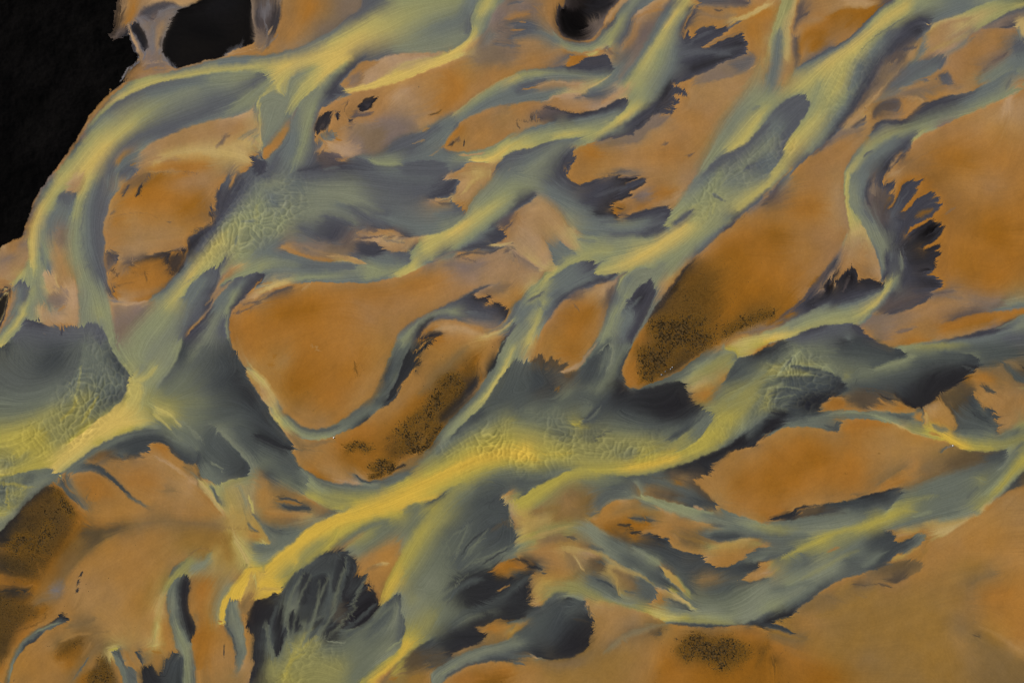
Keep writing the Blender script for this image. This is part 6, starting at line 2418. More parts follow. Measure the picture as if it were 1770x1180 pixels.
o~20:1150,350/o 1300,300/o 1700,300/o
u~24:1000,550/u 900,650/u 1150,620/u 750,750/u
u~20:1300,400/u 1450,380/u
s~3:1400,510/s 1480,460/s 1600,430/s
O~20:1500,580/O 1650,560/O 1700,450/o
u~24:500,850/u 650,900/u 900,850/u 1200,780/u
s~12:700,1000/s 760,990/u
r~16:300,1120/r 450,1120/r 200,1000/O
O~6:100,930/O 150,980/O 50,920/O
r~4:20,900/r 20,1050/r 10,1140/r
m~4:70,1020/m 80,1080/r
t~12:1350,950/t 1250,850/u 1300,1080/u
s~8:1300,780/s 1340,820/s 1500,900/s 1650,980/s 1750,1050/s
s~14:1500,1080/s 1650,1130/s 1600,1020/s
c~8:1540,850/u 1660,920/t 1770,990/t
S~3:1430,850/S 1460,860/S
m:905,820 950,810
m:455,965 480,955
m:630,980
m:985,960
m:1095,950
m:290,780
m:350,1145
o~14:1550,750/o 1650,820/o 1750,880/O
u~20:1000,1000/u 1100,1100/u 850,1100/u
o~14:300,900/u 350,780/o 200,780/o
o~20:400,980/u 550,1000/u
@ 180 0 300 200
#K~3:0,300 100,420 230,270 250,300 300,440 350,560 365,610 320,650 260,700 220,760 190,830 130,880 60,930 0,1000 -60,900 -60,400
#k~2*70:130,330 230,260 290,420 350,560 300,620 200,500
|s~10,5*60:60,350 120,380 230,260
|n~7,3*60:250,240 300,420 350,540 370,600
|T~5,1.5:250,250 290,380 345,500 380,600
|t~6,3*80:380,640 375,560
#k~2:320,225 370,290 440,420 455,470 430,520 380,460 330,380 270,290
#S~2*80:345,180 400,100 520,45 650,30 760,60 700,95 560,130 500,215 430,225 380,160
#D~3*80:390,120 520,60 660,45 740,70 640,95 520,110 440,180
|n~6,3*80:530,180 560,130 700,80 760,70
|n~5,3*80:350,190 400,180 470,220
#s~5:330,230 420,240 540,190 640,140 720,110 690,200 640,300 600,400 580,560 640,680 560,740 440,720 400,600 440,560 460,470 430,340
|n~9,5*70:480,240 500,400 480,560
|n~4,2*80:560,560 580,460 600,420
|t~9,5*60:600,230 560,340 545,520
|k~3,3*60:575,390 570,480
^n~9,1.5,1.6,-58*90:165,840 230,740 300,680 360,630
^n~8,1.5,1.6,-75*90:400,620 420,560
^n~7,1.6,1.6,-50*90:580,590 640,620 690,680 730,690
^n~5,1.4,1.8,-60*90:590,640 640,670
^n~6,1.5,2,-60*80:1240,520 1330,480 1400,470
|n~3,1.5:1390,480 1415,430 1420,390
|n~3,1.5*80:1330,490 1380,460
|n~4,2*80:1220,575 1260,530 1340,490
^o~5,1.7,2.4,-65*90:340,760 460,720 600,700
^T~5,1.4,2.4,-65*80:380,680 520,640 600,640
^T~4,1.4,2.4,-60*90:1300,560 1420,540 1540,500 1700,470
^o~4,1.4,2,-60*80:1440,560 1600,540
|o~2,.8:0,1030 100,940 190,870 250,800
|o~2,.8*80:50,910 70,940
|k~3,3*80:130,640 200,560
#S~5*70:1540,340 1560,120 1560,0 1700,0 1740,100 1710,280 1660,420 1600,400
#n~4*70:1600,180 1600,40 1640,20 1720,60 1680,160 1640,200
#k~4*60:1690,300 1720,160 1750,40 1780,120 1740,260 1700,320
|n~2,1*80:1660,440 1670,330 1640,200
|s~8,4*80:1530,10 1520,160 1530,330 1560,420
|T~2,1:1680,350 1700,300
#s~4*70:1540,420 1560,330 1660,360 1700,440 1600,480
|k~8,8*40:920,110 960,130
@ 440 0 450 300
#y~10*45:880,40 1300,0 1420,20 1350,80 1150,150 900,200 760,240
^g~14,1,5,205*35:1440,60 1440,200 1460,250
^d~16,1.2,4,195*30:1440,20 1440,120 1440,220
#s~8*45:560,60 620,0 730,0 720,60 600,140 420,260 200,340 350,220
|O~10,12*50:380,30 340,120
|n~3,1.5*80:60,340 150,250
|T~2,1:100,210 120,180
|S~4,3*80:90,330 100,260
^o~4,1.4,2.5,-60*80:20,350 80,330 140,300
^S~16,1.2,4,5*50:1640,100 1640,200 1600,280
^d~18,1.3,5,8*50:1650,150 1640,300
|d~4,2*60:1620,300 1700,310 1770,325
#s~5*50:1420,400 1500,340 1700,330 1770,350 1770,420 1600,430
|s~3,2*40:1460,380 1540,430
|s~3,2*40:1520,350 1600,400
#T~2*70:700,545 760,480 840,430 920,390 1040,385 1000,430 900,490 800,560 720,580
#o~1.5*80:650,510 700,440 800,415 840,415 800,440 760,470 730,540 700,580 620,595 590,580
#s~2*70:640,570 650,520 700,500 735,500 710,560 680,585
|c~8,4*60:880,520 960,470 1060,430 1200,400
#c~3*60:980,460 1100,420 1260,395 1200,430 1050,480
|b~4,1.5:560,690 600,660 660,640
|d~3,1.5:540,640 600,650 650,630
#k~1*90:415,910 420,850 450,800 505,772 515,800 500,860 460,900
#S~3*70:420,900 430,860 470,840 490,880 450,905
#k~1*90:698,745 720,708 740,680 820,662 800,715 775,745 720,758
#S~2*50:740,720 780,700 770,740
#k~1:553,770 578,772 568,805 556,800
|k~3,1:655,825 690,815
|S~5,2*80:660,790 740,780 800,770
|S~4,2*70:660,760 700,780 690,815
|D~2,1*60:520,770 540,775
|k~2,1*80:620,730 630,690
|S~2,1*60:580,720 650,680
|o~3,1*80:490,750 560,690 640,660
|o~3,1*70:700,840 760,820 840,830
|T~2,1*60:700,770 740,762 790,750
#b~1.5:430,955 470,915 545,900 552,940 500,948 460,968
|O~3,1:545,905 552,945 600,960
|o~4,1.5:412,935 440,950 470,965 470,985
#s~5*75:660,880 800,830 920,810 1020,810 1080,850 1100,880 1000,920 900,980 820,1040 700,1040 650,960
|t~4,2*60:700,990 720,1010
#S~3*60:430,1050 500,1030 560,1060 560,1090 500,1110 440,1090
^S~8,1,3,80*70:430,1045 500,1040 560,1065
^D~6,1,4,85*60:450,1060 540,1080
|o~4,2*80:550,1085 620,1085 640,1070
#d~3*60:950,950 1060,905 1130,915 1080,950 960,1000
^d~14,1.2,4,160*60:1120,910 1200,880 1100,960
^b~18,1.4,4,135*55:1380,830 1330,900 1250,980
^h~16,1.1,5,135*40:1380,800 1360,860 1280,940
|t~3,1*60:1080,975 1140,960 1120,950
|o~4,2*80:1150,890 1190,870
|h~5,3*60:1360,775 1400,750 1520,660 1660,570 1770,520
|m~3,2*50:1180,780 1220,770 1270,760
|S~2,1.5*60:1320,1000 1350,960 1400,940
|k~2,1*80:1325,1000 1345,970
|k~2,1*80:1425,985 1430,950
|S~4,2*50:1380,960 1400,950
#d~1*80:0,498 60,508 92,530 60,562 0,610
|g~8,3*70:0,640 60,590 130,550
#g~3*60:40,690 140,630 215,670 215,760 140,860 60,960 30,900
|Y~3,1.5*70:30,690 60,650 120,610
|c~4,2*80:10,820 30,900 42,990 30,1040
|Y~6,2*90:190,530 165,580 170,620 200,650
^b~10,1,4,115*40:230,880 330,860 390,860
#D~1.5:0,1075 30,1080 62,1094 90,1150 60,1180 0,1180
^d~20,1.5,5,100*40:120,1040 240,930 380,1000
|h~3,1.5*40:280,1060 250,1180
#d~2*80:1000,1130 1080,1100 1180,1095 1280,1105 1335,1150 1300,1180 1000,1180
^b~12,1.2,5,170*50:1270,1030 1400,1060
|T~3,1:1380,1052 1450,1055 1560,1040
|W~4,1.2:1470,1090 1560,1090 1640,1060
@ 880 0 450 300
#K~6*85:330,120 340,60 380,20 440,10 500,40 520,120 530,200 500,260 420,265 360,230 330,180
#S~7*60:540,120 580,110 620,140 615,200 570,240 520,250 540,190
#k~4*70:480,20 600,0 740,0 700,40 640,110 580,90 500,80
|o~2,1*80:500,280 560,270 620,200
|d~5,3*60:0,20 100,15
^s~22,1.6,4,-8*60:0,60 0,240
^d~20,1.4,5,-3*50:0,140 0,330
|o~3,1*90:0,128 60,115 160,90
|o~2,1*90:0,203 100,205
|o~2,1:70,148 100,150
|s~4,2*60:60,70 160,40 230,30
^T~7,1.2,4,25*40:230,60 260,150 300,200
^b~10,1.2,3,120*40:760,90 700,200
#S~4*50:900,160 960,120 1010,100 980,200 900,300 840,360 780,430 740,420 800,340 860,270
^o~8,1.5,3,130*50:860,150 830,250 780,300
^S~4,1,2,200*80:830,170 800,250 760,320
|o~5,2*70:830,130 870,110 960,80 1050,60
#b~4*70:710,480 760,430 800,440 770,490 720,540 660,560 620,570
|c~3,1.5*80:490,630 560,590 640,545 690,510
#d~3*70:600,660 660,620 740,590 700,640 620,680
^D~5,1.2,2,-30*80:390,450 480,430 520,400
|T~4,2*70:200,590 300,560 420,570 500,570
^d~8,1.2,3,175*60:250,540 190,570 90,610
|d~3,2*60:60,600 180,570 260,540
|o~3,1*80:95,610 180,595 210,580
|T~3,1.5*80:240,690 320,655 440,640 500,640
^S~9,1.1,2,250*75:230,760 300,770 400,780
^k~6,1,1.6,-100*70:240,740 330,750 430,780 560,775
^D~7,1.1,2.2,250*60:150,800 220,770 200,840
^o~7,1.2,3,-105*70:170,840 190,820
^k~5,1,3,255*70:50,830 160,820
#O~1:430,380 520,388 480,430 390,450
^D~12,1.6,3,25*85:1100,580 1080,700 1000,760
^D~10,1.5,2.6,20*85:940,800 860,880
^k~8,1.4,3,20*70:1060,640 1000,740 860,860
^o~9,1.3,4,200*70:1210,640 1140,690 1090,740
^T~6,1.1,4,200*50:1250,610 1160,740
#s~4*60:960,800 1100,790 1030,850 960,890 940,940 850,970 720,970 640,955 800,925 860,915 940,830
^D~10,2,3.4,-55*85:1190,300 1240,280 1300,260
|D~9,1:1240,300 1340,250 1480,205
|D~7,1:1300,250 1380,200 1400,180
|d~4,2*70:1180,330 1260,270 1380,210
^o~9,1.4,3,100*85:1190,190 1220,200 1250,215
|o~7,1:1325,325 1400,280 1500,245 1560,232
|s~4,2*60:1330,320 1420,270 1540,235
|d~7,4*60:1150,370 1300,350 1450,350 1580,320
#s~3*70:1290,580 1440,520 1560,500 1640,470 1680,410 1670,375 1640,365 1600,400 1500,420 1400,470 1250,540
#d~3*60:1500,440 1620,390 1670,390 1650,450 1560,490
|T~2,1*70:1640,470 1690,440
|c~6,2*90:1560,135 1640,105 1770,25
|d~3,1*90:1480,205 1540,165 1580,140
#S~3*60:1300,10 1450,5 1640,5 1630,40 1500,45 1380,35
|s~5,3*50:1280,80 1420,120 1540,100
#s~6*35:1280,60 1500,60 1540,120 1400,150 1260,180
|S~2,1*70:1400,75 1450,70
^D~7,1.6,3,160*80:445,1060 430,1100 400,1150
|D~5,1:440,1090 390,1150
^o~5,1.2,3,190*60:440,1120 420,1150
|S~3,2*50:1040,990 1065,965
|S~3,2*50:1200,1070 1240,1048
#d~3*60:700,1165 780,1150 860,1160 900,1180 700,1180
@ 1320 0 450 300
|y~8,4*50:50,420 80,220 130,50 150,0
|b~14,6*70:105,220 90,320 80,430 40,580
|c~8,4*60:160,430 160,200 210,40
|S~7,4*80:245,30 235,110 210,210
|S~3,1.5*60:230,130 310,85
|S~8,6*60:220,260 225,400 220,440
|o~7,4*60:210,220 250,160 330,120 430,90
|r~8,6*60:250,350 270,260 340,230 440,230
|r~10,8*40:330,330 400,250
|T~10,5*60:550,20 620,30 720,30
|r~5,2*70:640,130 700,80 770,40
^d~12,1.5,4,150*45:1000,100 900,160 760,250
^G~14,1.4,4,120*45:1000,80 860,180 700,300 620,420
^D~12,1.5,3.4,150*55:1120,150 1020,210 900,270
^D~14,1.6,3.4,125*55:900,280 820,380 700,540 600,720
^y~8,1.2,4,100*40:600,400 480,560 400,760
#y~8*40:480,420 600,360 560,500 460,640 380,720 380,600
|D~4,1*90:960,390 945,440 900,510
#S~2*70:830,420 900,360 960,370 950,440 890,490 830,500
#s~2*70:820,450 900,430 880,480 830,500
|t~2,1*60:840,440 900,420
#S~4*60:750,560 830,530 860,540 800,600 740,620
^S~5,1.2,3,140*60:860,520 760,640 660,740
|s~4,1.5*80:560,860 640,780 760,680 880,540 960,440 1040,300 1100,230
|T~2,1*80:570,850 680,740 780,660
|t~8,3*60:1130,230 1260,160 1400,130
|t~5,3*60:1060,380 1160,330 1300,250 1400,190
|b~10,4*60:1120,200 1100,280 1050,380
#T~3*60:1180,340 1280,300 1380,250 1360,300 1250,370 1150,390
^b~10,1.2,4,205*50:1230,400 1150,480 1050,540
^s~9,1.1,4,200*50:1100,560 1000,610 900,660
|b~5,2*70:1060,540 1120,555
|d~3,1:1090,550 1130,545
#d~2*80:1190,535 1240,490 1270,540 1295,575 1240,570
|s~6,3*60:1000,640 1100,620 1200,640
^s~8,1.2,4,165*50:1280,560 1180,600
#S~2*80:850,690 915,675 925,730 905,770 820,745 760,800 735,800 770,740
^d~5,1.2,3,165*60:920,690 900,760
|T~5,2*70:950,660 1060,680 1080,710
|o~6,2*80:680,780 720,720 760,700
|S~3,1:670,830 690,800
|d~5,2*80:615,870 690,840
^s~10,1.3,4,155*50:1550,420 1640,360
^S~8,1.2,4,155*60:1500,480 1580,400 1660,350
#b~4*50:1460,580 1540,500 1640,440 1720,400 1740,480 1640,510 1540,560
|S~4,2*60:1540,430 1600,400 1640,370
#s~4*60:1480,200 1600,190 1720,200 1700,160 1600,150 1520,170
|D~3,1.5*80:1620,185 1700,178 1755,150
#d~3*60:1690,330 1720,280 1770,270 1770,340 1720,370
#c~2:1730,140 1770,120 1770,265 1745,240 1735,190
|b~6,3*60:1730,210 1740,270
|T~10,6*70:1655,680 1655,770
|D~6,2*80:1000,790 1060,730 1160,690 1280,655
|D~4,2*80:740,870 800,830 870,822 940,825
^D~6,1.4,2.5,70*70:1000,980 960,1030 920,1070
^D~7,1.5,2.5,100*70:920,1070 880,1120 840,1160
^o~7,1.3,3,250*60:930,1080 900,1110
|S~4,1.5*70:1000,1000 940,1060 880,1110
|t~5,2*70:850,1140 900,1080
|d~3,1.5*70:690,1055 750,1015
^s~9,1.2,3,150*50:640,890 520,950 440,990
#s~4*50:480,930 600,890 660,880 620,910 520,950 400,1020
|S~3,2*60:460,950 340,1050
^d~12,1.3,3,45*35:30,790 120,730 230,700
@ 0 293 450 300
#t~4*60:480,60 540,30 560,80 520,140 450,150
|s~8,5*40:400,430 420,520
^s~10,1.2,4,90*50:330,420 400,400 460,420
#t~4*60:340,560 420,600 470,700 440,740 370,680
#T~1.5*80:300,690 350,720 400,800 400,840 350,845 310,790
#s~3*60:320,860 430,830 460,890 400,930 330,920
#T~3*60:470,740 515,760 530,900 530,1050 470,1060 450,960 480,860
#T~3*50:260,920 340,950 390,1050 340,1050 270,1000
|s~4,2*60:360,800 440,820 470,870
|o~3,1.5*50:390,960 440,930
|b~7,2*70:285,590 320,660 350,700
|h~6,3*60:290,500 310,600 300,700
^y~14,1.2,4,100*40:240,660 300,760
#K~1.5*90:0,890 30,840 55,840 40,920 10,1010 -5,1040
|o~3,1.2:60,840 62,920 40,1000 10,1080
^d~18,1.4,5,95*40:180,1040 300,1080 440,1090 600,1070 680,1100
|D~3,1*70:418,1055 420,1130
|o~2,1:430,1065 432,1105
#S~2*60:720,560 800,575 805,610 770,660 720,700
^D~8,1.2,2.5,190*70:800,585 800,640
^k~6,1.1,2.6,92*75:880,640 960,620 1080,590
^k~7,1.4,3,95*80:1020,590 1090,575 1150,560
#k~2*80:1160,590 1210,565 1245,570 1240,640 1200,700 1165,680
^k~5,1.4,3,90*80:770,690 800,690
^k~6,1.4,3.5,80*80:890,690 930,700 1000,680
|k~3,1*90:985,680 998,765
^k~4,1.2,3,90*80:790,780 850,770 910,765
^S~4,1.2,3,90*50:740,740 860,740
#r~4*40:880,650 1000,620 1100,600 1090,650 1000,680 900,690
#O~3*70:900,660 1100,610 1150,650 1150,720 1080,790 900,820 800,790 760,740 850,720
#t~5*40:820,560 1000,520 1200,490 1260,500 1200,545 1000,580 900,600
|S~3,1.5*60:1180,545 1275,530
#S~3*50:900,60 1000,20 1050,40 1000,90 960,120 900,130 830,170 850,110
^S~9,1.4,3.2,110*75:960,90 1000,60 1040,30
|k~5,1*80:930,185 950,130 970,100
|D~3,1*70:830,190 870,120 890,100
^S~6,1.2,3,100*50:1050,20 1200,10 1350,20
^r~8,1.3,4,80*45:1100,150 1300,200 1400,240
^S~4,1.1,6,20*40:760,320 860,300 1000,300 1100,340
|o~3,2*60:850,420 890,370
|s~4,2*50:760,290 810,270
^D~6,1.6,2.6,185*80:1490,120 1480,200 1475,280
^D~6,1.6,3,210*80:1440,370 1380,400 1320,430
|D~3,1*80:1420,280 1450,320
|D~3,1*80:1435,260 1455,310
|k~2,1*80:1410,290 1440,320 1450,350
^o~6,1.3,3,-60*75:1490,110 1530,60 1580,80
|o~5,2*80:1560,130 1590,60 1600,30
^d~14,1.3,3.5,-50*50:1560,180 1640,60
^D~7,1.4,3,-70*70:1620,60 1660,40
|d~4,1.5*70:1540,100 1565,40
|t~4,1.5*70:1640,640 1560,700 1500,770 1450,860 1400,920
^b~12,1.2,4,-45*40:1200,820 1350,720 1440,700
^h~9,1.1,4,-70*40:1300,900 1400,760
#s~4*50:780,940 960,930 860,1060 810,1120
|T~4,1.5*80:760,905 860,915 960,905 1010,890
|T~4,1.2*70:1700,870 1770,840
^S~3,1,2.4,100*60:1600,960 1660,920 1770,890
|S~3,1*60:1580,985 1660,960 1770,900
|y~6,3*50:1640,560 1560,640 1500,720
^d~20,1.6,4,115*30:600,160 560,400 620,640
@ 440 293 450 300
^g~10,1.1,3.5,100*45:20,60 200,60 300,80
^D~16,1.4,4,165*45:1300,70 1200,150 1380,100
^b~22,1.3,5,8*35:400,60 400,240
|g~12,5*40:300,190 500,190 650,220 800,300
^T~5,1.1,4,190*60:1350,170 1400,110
#T~3*50:1500,80 1560,60 1590,80 1500,160 1440,220 1400,190
|c~6,2*70:1420,160 1480,90 1560,40
#t~1*90:1170,205 1220,212 1290,210 1330,188 1340,192 1290,222 1230,222
#s~4*50:650,430 780,420 760,520 640,540
^o~7,1.4,3,-15*75:700,430 720,490
^T~6,1.2,3,200*70:880,430 1000,470
|S~3,1.2*70:700,460 800,462 880,440
#D~2*70:690,530 720,500 780,510 850,520 855,570 800,580 730,570
^D~6,1.2,2.6,190*70:710,510 760,560
#s~4*55:300,510 500,520 640,560 500,600 380,600 280,560
|t~5,2*60:330,520 450,560 560,580
|o~4,1.5*70:200,545 300,575 440,620 520,625
|d~3,2*50:330,530 360,545
#T~1.2*80:560,605 640,592 700,605 745,640 690,640 620,618
^G~9,1,3,140*40:880,590 1000,600 1050,610
|b~4,3*50:1050,560 1010,620
|D~5,2*70:0,720 50,720
#d~4*40:280,640 400,620 650,650 690,680 500,690 300,670
#S~3*60:1640,370 1700,320 1750,290 1770,330 1730,380 1680,390
|o~3,1.5*70:1700,400 1770,330
^D~10,1.4,3,10*55:1560,480 1480,540 1380,590
|D~4,1.5*80:1370,600 1450,570 1600,565 1680,530
|c~4,1.2*90:1590,515 1680,515 1740,495
#t~5*50:1380,590 1500,570 1620,560 1540,620 1420,630
|S~2,1*60:1400,600 1520,630
|S~4,2*60:1700,570 1730,530 1770,540
^T~5,1,5,120*40:300,780 400,770
|S~2.5,1*60:0,905 40,890 110,855 180,815 240,795
^S~3,1,3,60*50:0,890 100,850 200,810
^o~5,1,4,100*50:240,790 420,770
^D~14,1.3,3,155*50:1700,930 1550,960 1450,900
^k~7,1.3,3,230*75:1590,850 1640,905 1710,935
#S~3*45:1530,830 1640,790 1760,770 1700,830 1620,860
^O~7,1.3,3,-30*75:1140,1100 1220,1090
|k~3,1*80:1110,1140 1200,1140 1270,1122
|T~6,3*60:1230,1085 1380,1080 1500,1110 1600,1150
|c~4,1.5*70:1560,1140 1680,1090 1760,1020
^h~14,1.1,4,-50*40:1000,1160 1120,1040 1250,970
@ 880 293 450 300
^D~8,1.5,2.8,180*75:400,20 390,50
^o~6,1.2,3,200*70:430,80 520,80 640,50
^D~14,1.5,3.4,-30*60:560,90 700,60 760,150 700,220
|S~3,1*60:760,60 870,45 890,40
|D~6,1.2:790,110 860,85 935,68
|D~5,1:770,130 840,110 900,90
|d~6,3*50:600,180 720,140 800,120
#r~3*50:700,240 760,220 780,270 740,300 700,280
^S~5,1,3,0*60:680,255 700,290
|k~2.5,1*70:700,260 760,265
^s~8,1,3,160*60:960,150 880,200
#s~5*50:840,190 930,140 980,160 900,220
^d~16,1.2,4,-8*45:600,340 640,420 900,430
^D~8,1.1,3.5,-15*50:850,320 1000,290
|D~5,2*70:1040,270 1100,265
#D~2*60:980,390 1060,375 1050,420 960,450 880,450
^d~10,1.1,3,-20*60:900,420 1000,440
^t~12,1.2,4,50*45:220,220 300,280 400,380
^T~9,1.1,4,60*45:190,430 230,500 290,600
|T~4,1.2*70:0,530 60,570 150,630 230,680
#b~3*50:290,540 330,510 420,560 380,600 320,650 300,610
^b~12,1.2,4,-35*45:20,1000 120,860 300,800 450,760
|d~5,2*70:130,890 210,850 240,830
^d~10,1.2,4,-40*50:280,870 400,800 520,730
|D~4,1.5*80:640,765 700,720 730,705
^b~12,1.2,4,-70*45:700,1100 760,900 820,720
^D~9,1.3,3.4,-60*60:860,1080 920,900 950,800
|b~5,2*60:780,1080 830,940 900,860
#S~3*50:400,880 500,800 500,860 430,890
#S~4*40:660,860 720,800 700,900 650,1000 620,1080
|k~5,1.5*85:1220,645 1150,740 1080,830 1000,950 960,1000
^o~6,1.1,4,60*50:1240,610 1120,760 1020,920
^h~6,1,3.6,100*40:1350,150 1420,250 1400,330
|y~3,1.2*60:1400,210 1385,300
|y~3,1.2*60:1430,170 1480,220
|y~3,1.2*60:1340,300 1330,350
|d~4,2*50:1380,170 1470,215
|d~3,1.5*60:1110,375 1200,320 1250,270
^S~6,1,3,150*60:1770,190 1680,250 1560,360
|D~5,2*70:1540,355 1450,420
@ 1320 293 450 300
^D~12,1.4,3,-58*85:700,130 760,80 820,120 870,190
^S~12,1.4,3,-65*70:740,220 800,200 860,240
#S~4*55:720,250 800,160 850,200 850,280 840,370 780,330
^D~14,1.6,3.4,-60*80:890,280 940,200 1000,130
^d~14,1.4,3.5,-62*60:870,320 920,240 980,160
|D~9,1:1000,260 1080,200 1150,165
|D~5,1:1080,240 1140,215 1200,195
|D~7,1:1050,290 1140,250 1210,232
|r~7,3*60:1030,320 1100,285 1160,270
^k~12,1.8,3.2,-38*85:980,470 1060,410 1130,370
^k~10,1.5,3,-42*85:1100,460 1160,430 1200,400
|k~6,1:1160,430 1200,375
|k~5,1:1160,480 1225,395
^k~10,1.6,3,-15*85:1080,570 1110,600 1120,640
^k~9,1.5,3,10*85:1080,680 1100,720
^D~10,1.6,3,18*80:1100,760 1100,820
^S~14,1.3,3,172*60:1140,830 1060,890 940,950
^S~12,1.2,3,8*50:760,960 900,900 1000,860
^d~12,1.2,4,-75*55:860,420 940,520 960,680
#d~3*50:840,580 900,540 940,580 945,680 880,740 840,700
|g~5,2*60:930,570 945,640 935,700
|D~3,1*80:835,600 845,650
|D~3,1.5*80:800,750 845,700
|D~4,2*60:870,510 910,490
^k~9,1.8,3.4,-85*85:560,700 600,690 640,740
^k~6,1.6,3,-80*85:430,770 470,750 500,760
^k~4,1.5,3,-90*80:660,765 720,752 800,765
|S~3,2*50:540,820 575,720
^D~18,1.5,3.4,-55*60:200,960 280,900 380,820
^S~18,1.2,3.4,-52*55:100,1030 200,960 300,860 420,720
^S~12,1.2,4,-60*50:300,820 400,720 480,640
|D~4,1.5*70:400,790 440,700 490,630
^r~9,1.1,4,140*50:300,870 180,970 60,1060
|s~2,1*70:40,1070 150,1000
|h~3,2*50:560,450 530,540
^t~12,1,5,100*35:560,470 640,420 700,520
#s~5*50:700,1060 900,990 1080,960 1000,1040 860,1090 760,1130
|S~3,2*50:1120,860 1200,840 1300,825
|s~4,2*50:1150,850 1300,870
|s~4,3*60:900,1110 1040,1065
#t~6*40:900,1000 1100,920 1300,880 1500,900 1300,960 1100,1010
^O~5,1,4,-40*50:1250,1080 1400,1040 1600,1000
^o~4,1,4,-60*50:1350,1110 1500,1080 1650,1010
|b~4,2*60:1540,960 1660,940 1770,910
|D~4,1.5*70:1380,1130 1480,1110 1570,1080
|S~3,2*50:50,190 90,110
|S~3,1.5*60:0,245 40,225
#m~8*25:20,450 80,410 160,440 100,480
@ 0 587 450 300
^d~26,1.4,4,100*45:80,40 300,60 500,40
^D~26,1.6,6,95*40:100,100 420,120
^b~14,1.2,3,105*45:600,60 700,120 560,200
^D~10,1.5,3,200*50:870,240 860,330 760,440
#D~3*50:740,380 820,330 850,370 780,430 700,480 640,500
#G~3*50:640,470 700,410 760,440 680,510 620,540
^y~9,1.3,3,115*55:470,300 540,440 660,360
|Q~5,2*60:660,400 620,460 560,560
|Q~5,2*60:520,380 500,460 400,560
|y~4,1.5*60:550,180 540,300 500,420
#G~3*50:10,990 60,960 120,940 130,1000 60,1020
#e~2*40:160,920 220,900 230,960 190,990 150,970
#e~2*40:110,980 150,970 150,1010 110,1010
#G~2*60:90,1080 130,1070 130,1110 95,1120
#e~2*45:0,1000 50,990 60,1040 20,1060 0,1060
|Q~5,2*60:0,970 100,980 220,1000
|Q~5,2*50:60,1000 50,1080 60,1160
|Y~4,1.5*80:1040,465 1130,490 1180,530 1230,590
|Y~4,1.5*60:1040,510 1110,560 1160,610
|g~4,2*60:1180,530 1300,600 1380,700
|g~4,2*50:1300,620 1350,680
|h~6,3*60:960,330 1000,290 1080,230 1150,180
|Y~6,3*60:890,290 1000,250 1060,180
#Y~4*45:920,280 980,300 960,440 900,440 870,400
^h~14,1.1,4,75*40:820,40 900,60 1100,60
^D~20,1.2,5,145*35:1300,40 1560,40
#e~3*50:1460,640 1560,720 1660,830 1620,900 1480,900 1400,820 1420,700
|g~3,1*60:1420,830 1500,870 1520,900
^d~8,1.2,3,140*50:1400,850 1500,930
^A~8,1.3,3,140*60:1160,720 1240,810
^D~9,1.6,3,60*80:760,770 840,790 940,770
^D~9,1.5,3,50*80:880,760 960,740 1010,720
#A~4*50:620,800 720,760 760,790 700,830 640,830
|A~5,2*60:720,790 820,815 900,790 990,800
^a~9,1.1,4,10*50:560,860 600,830 700,800
#O~4*50:500,960 640,900 720,960 800,1060 640,1080 520,1060
^D~6,1.2,3,70*60:420,930 450,980
#m~5*60:250,1080 360,1000 430,1080 480,1180 150,1180
^k~6,1.2,3,50*45:220,1080 340,1010 400,1060
|O~4,1.5*80:370,980 430,1050 500,1130 580,1180
|d~3,1.5*70:470,1030 540,1090 600,1160
|T~5,2*60:1050,790 1180,860 1300,950
#a~3*50:1250,860 1310,880 1330,940 1260,900
|c~6,2*80:1350,960 1420,1040 1500,1150
|d~5,1.5*80:1450,1010 1480,1080 1505,1115
#l~6*60:1520,1000 1660,970 1700,1080 1640,1170 1540,1170
|Y~4,1.5*80:1690,1050 1710,1120 1720,1180
|g~4,2*50:1620,980 1660,1080 1680,1140
#k~2*70:1740,640 1770,655 1770,670
|c~4,1.5*80:1670,200 1720,240 1770,300
|D~3,1*60:1590,80 1570,120
@ 440 587 450 300
#o~6*40:40,120 140,180 80,260 20,180
^m~4,1,7,60*45:650,140 740,200 640,280
|T~3,1*50:460,80 380,30
^k~7,1.4,2.4,-40*80:960,390 1010,280 1080,200 1110,130 1120,60
|k~6,1.2:1110,90 1150,60 1190,10
|D~3,1*80:880,440 940,400 1000,320
^O~6,1.2,4,150*50:1120,100 1080,220 1000,340
|a~5,3*50:1120,360 1250,260 1340,150 1460,40
|t~3,2*60:1480,40 1560,20 1620,10
#r~6*50:1060,420 1200,330 1300,250 1260,420 1160,560 1020,620
#M~5*70:1260,290 1340,265 1390,290 1380,340 1290,350 1250,330
^M~7,1.3,3,110*60:1220,400 1340,330 1440,260
^M~7,1.3,3,100*60:1050,540 1150,470 1250,440
^M~6,1.3,3,100*60:900,660 1050,640 1200,580
^M~6,1.3,3,90*60:960,720 1100,690
#M~3*75:1180,690 1240,620 1200,720 1150,745
^M~6,1.4,3,80*70:790,850 880,820 960,840
|k~4,1.2*90:940,890 1000,860 1030,850
|M~5,2*70:790,930 870,915
^m~5,1.2,3,110*60:620,720 720,690 800,720
#r~4*50:620,700 760,690 780,760 650,760
^m~5,1.1,4,110*45:1420,140 1520,120 1500,220
|k~3,1.5*80:1710,10 1660,90 1630,160 1600,220
#r~6*40:850,720 980,640 1100,640 1060,800 900,850 800,820
|o~4,1.5*80:1300,580 1240,640 1190,720 1080,790
|O~2,1*80:1010,860 900,920 780,955
|a~6,3*50:1240,700 1150,790 1050,850
|D~3,1*80:680,910 730,955 800,970
#b~3*50:900,960 1000,910 1060,900 1020,940 920,980
|k~3,1*70:0,645 60,670 140,710 200,735
|a~10,5*50:280,690 340,720 480,690
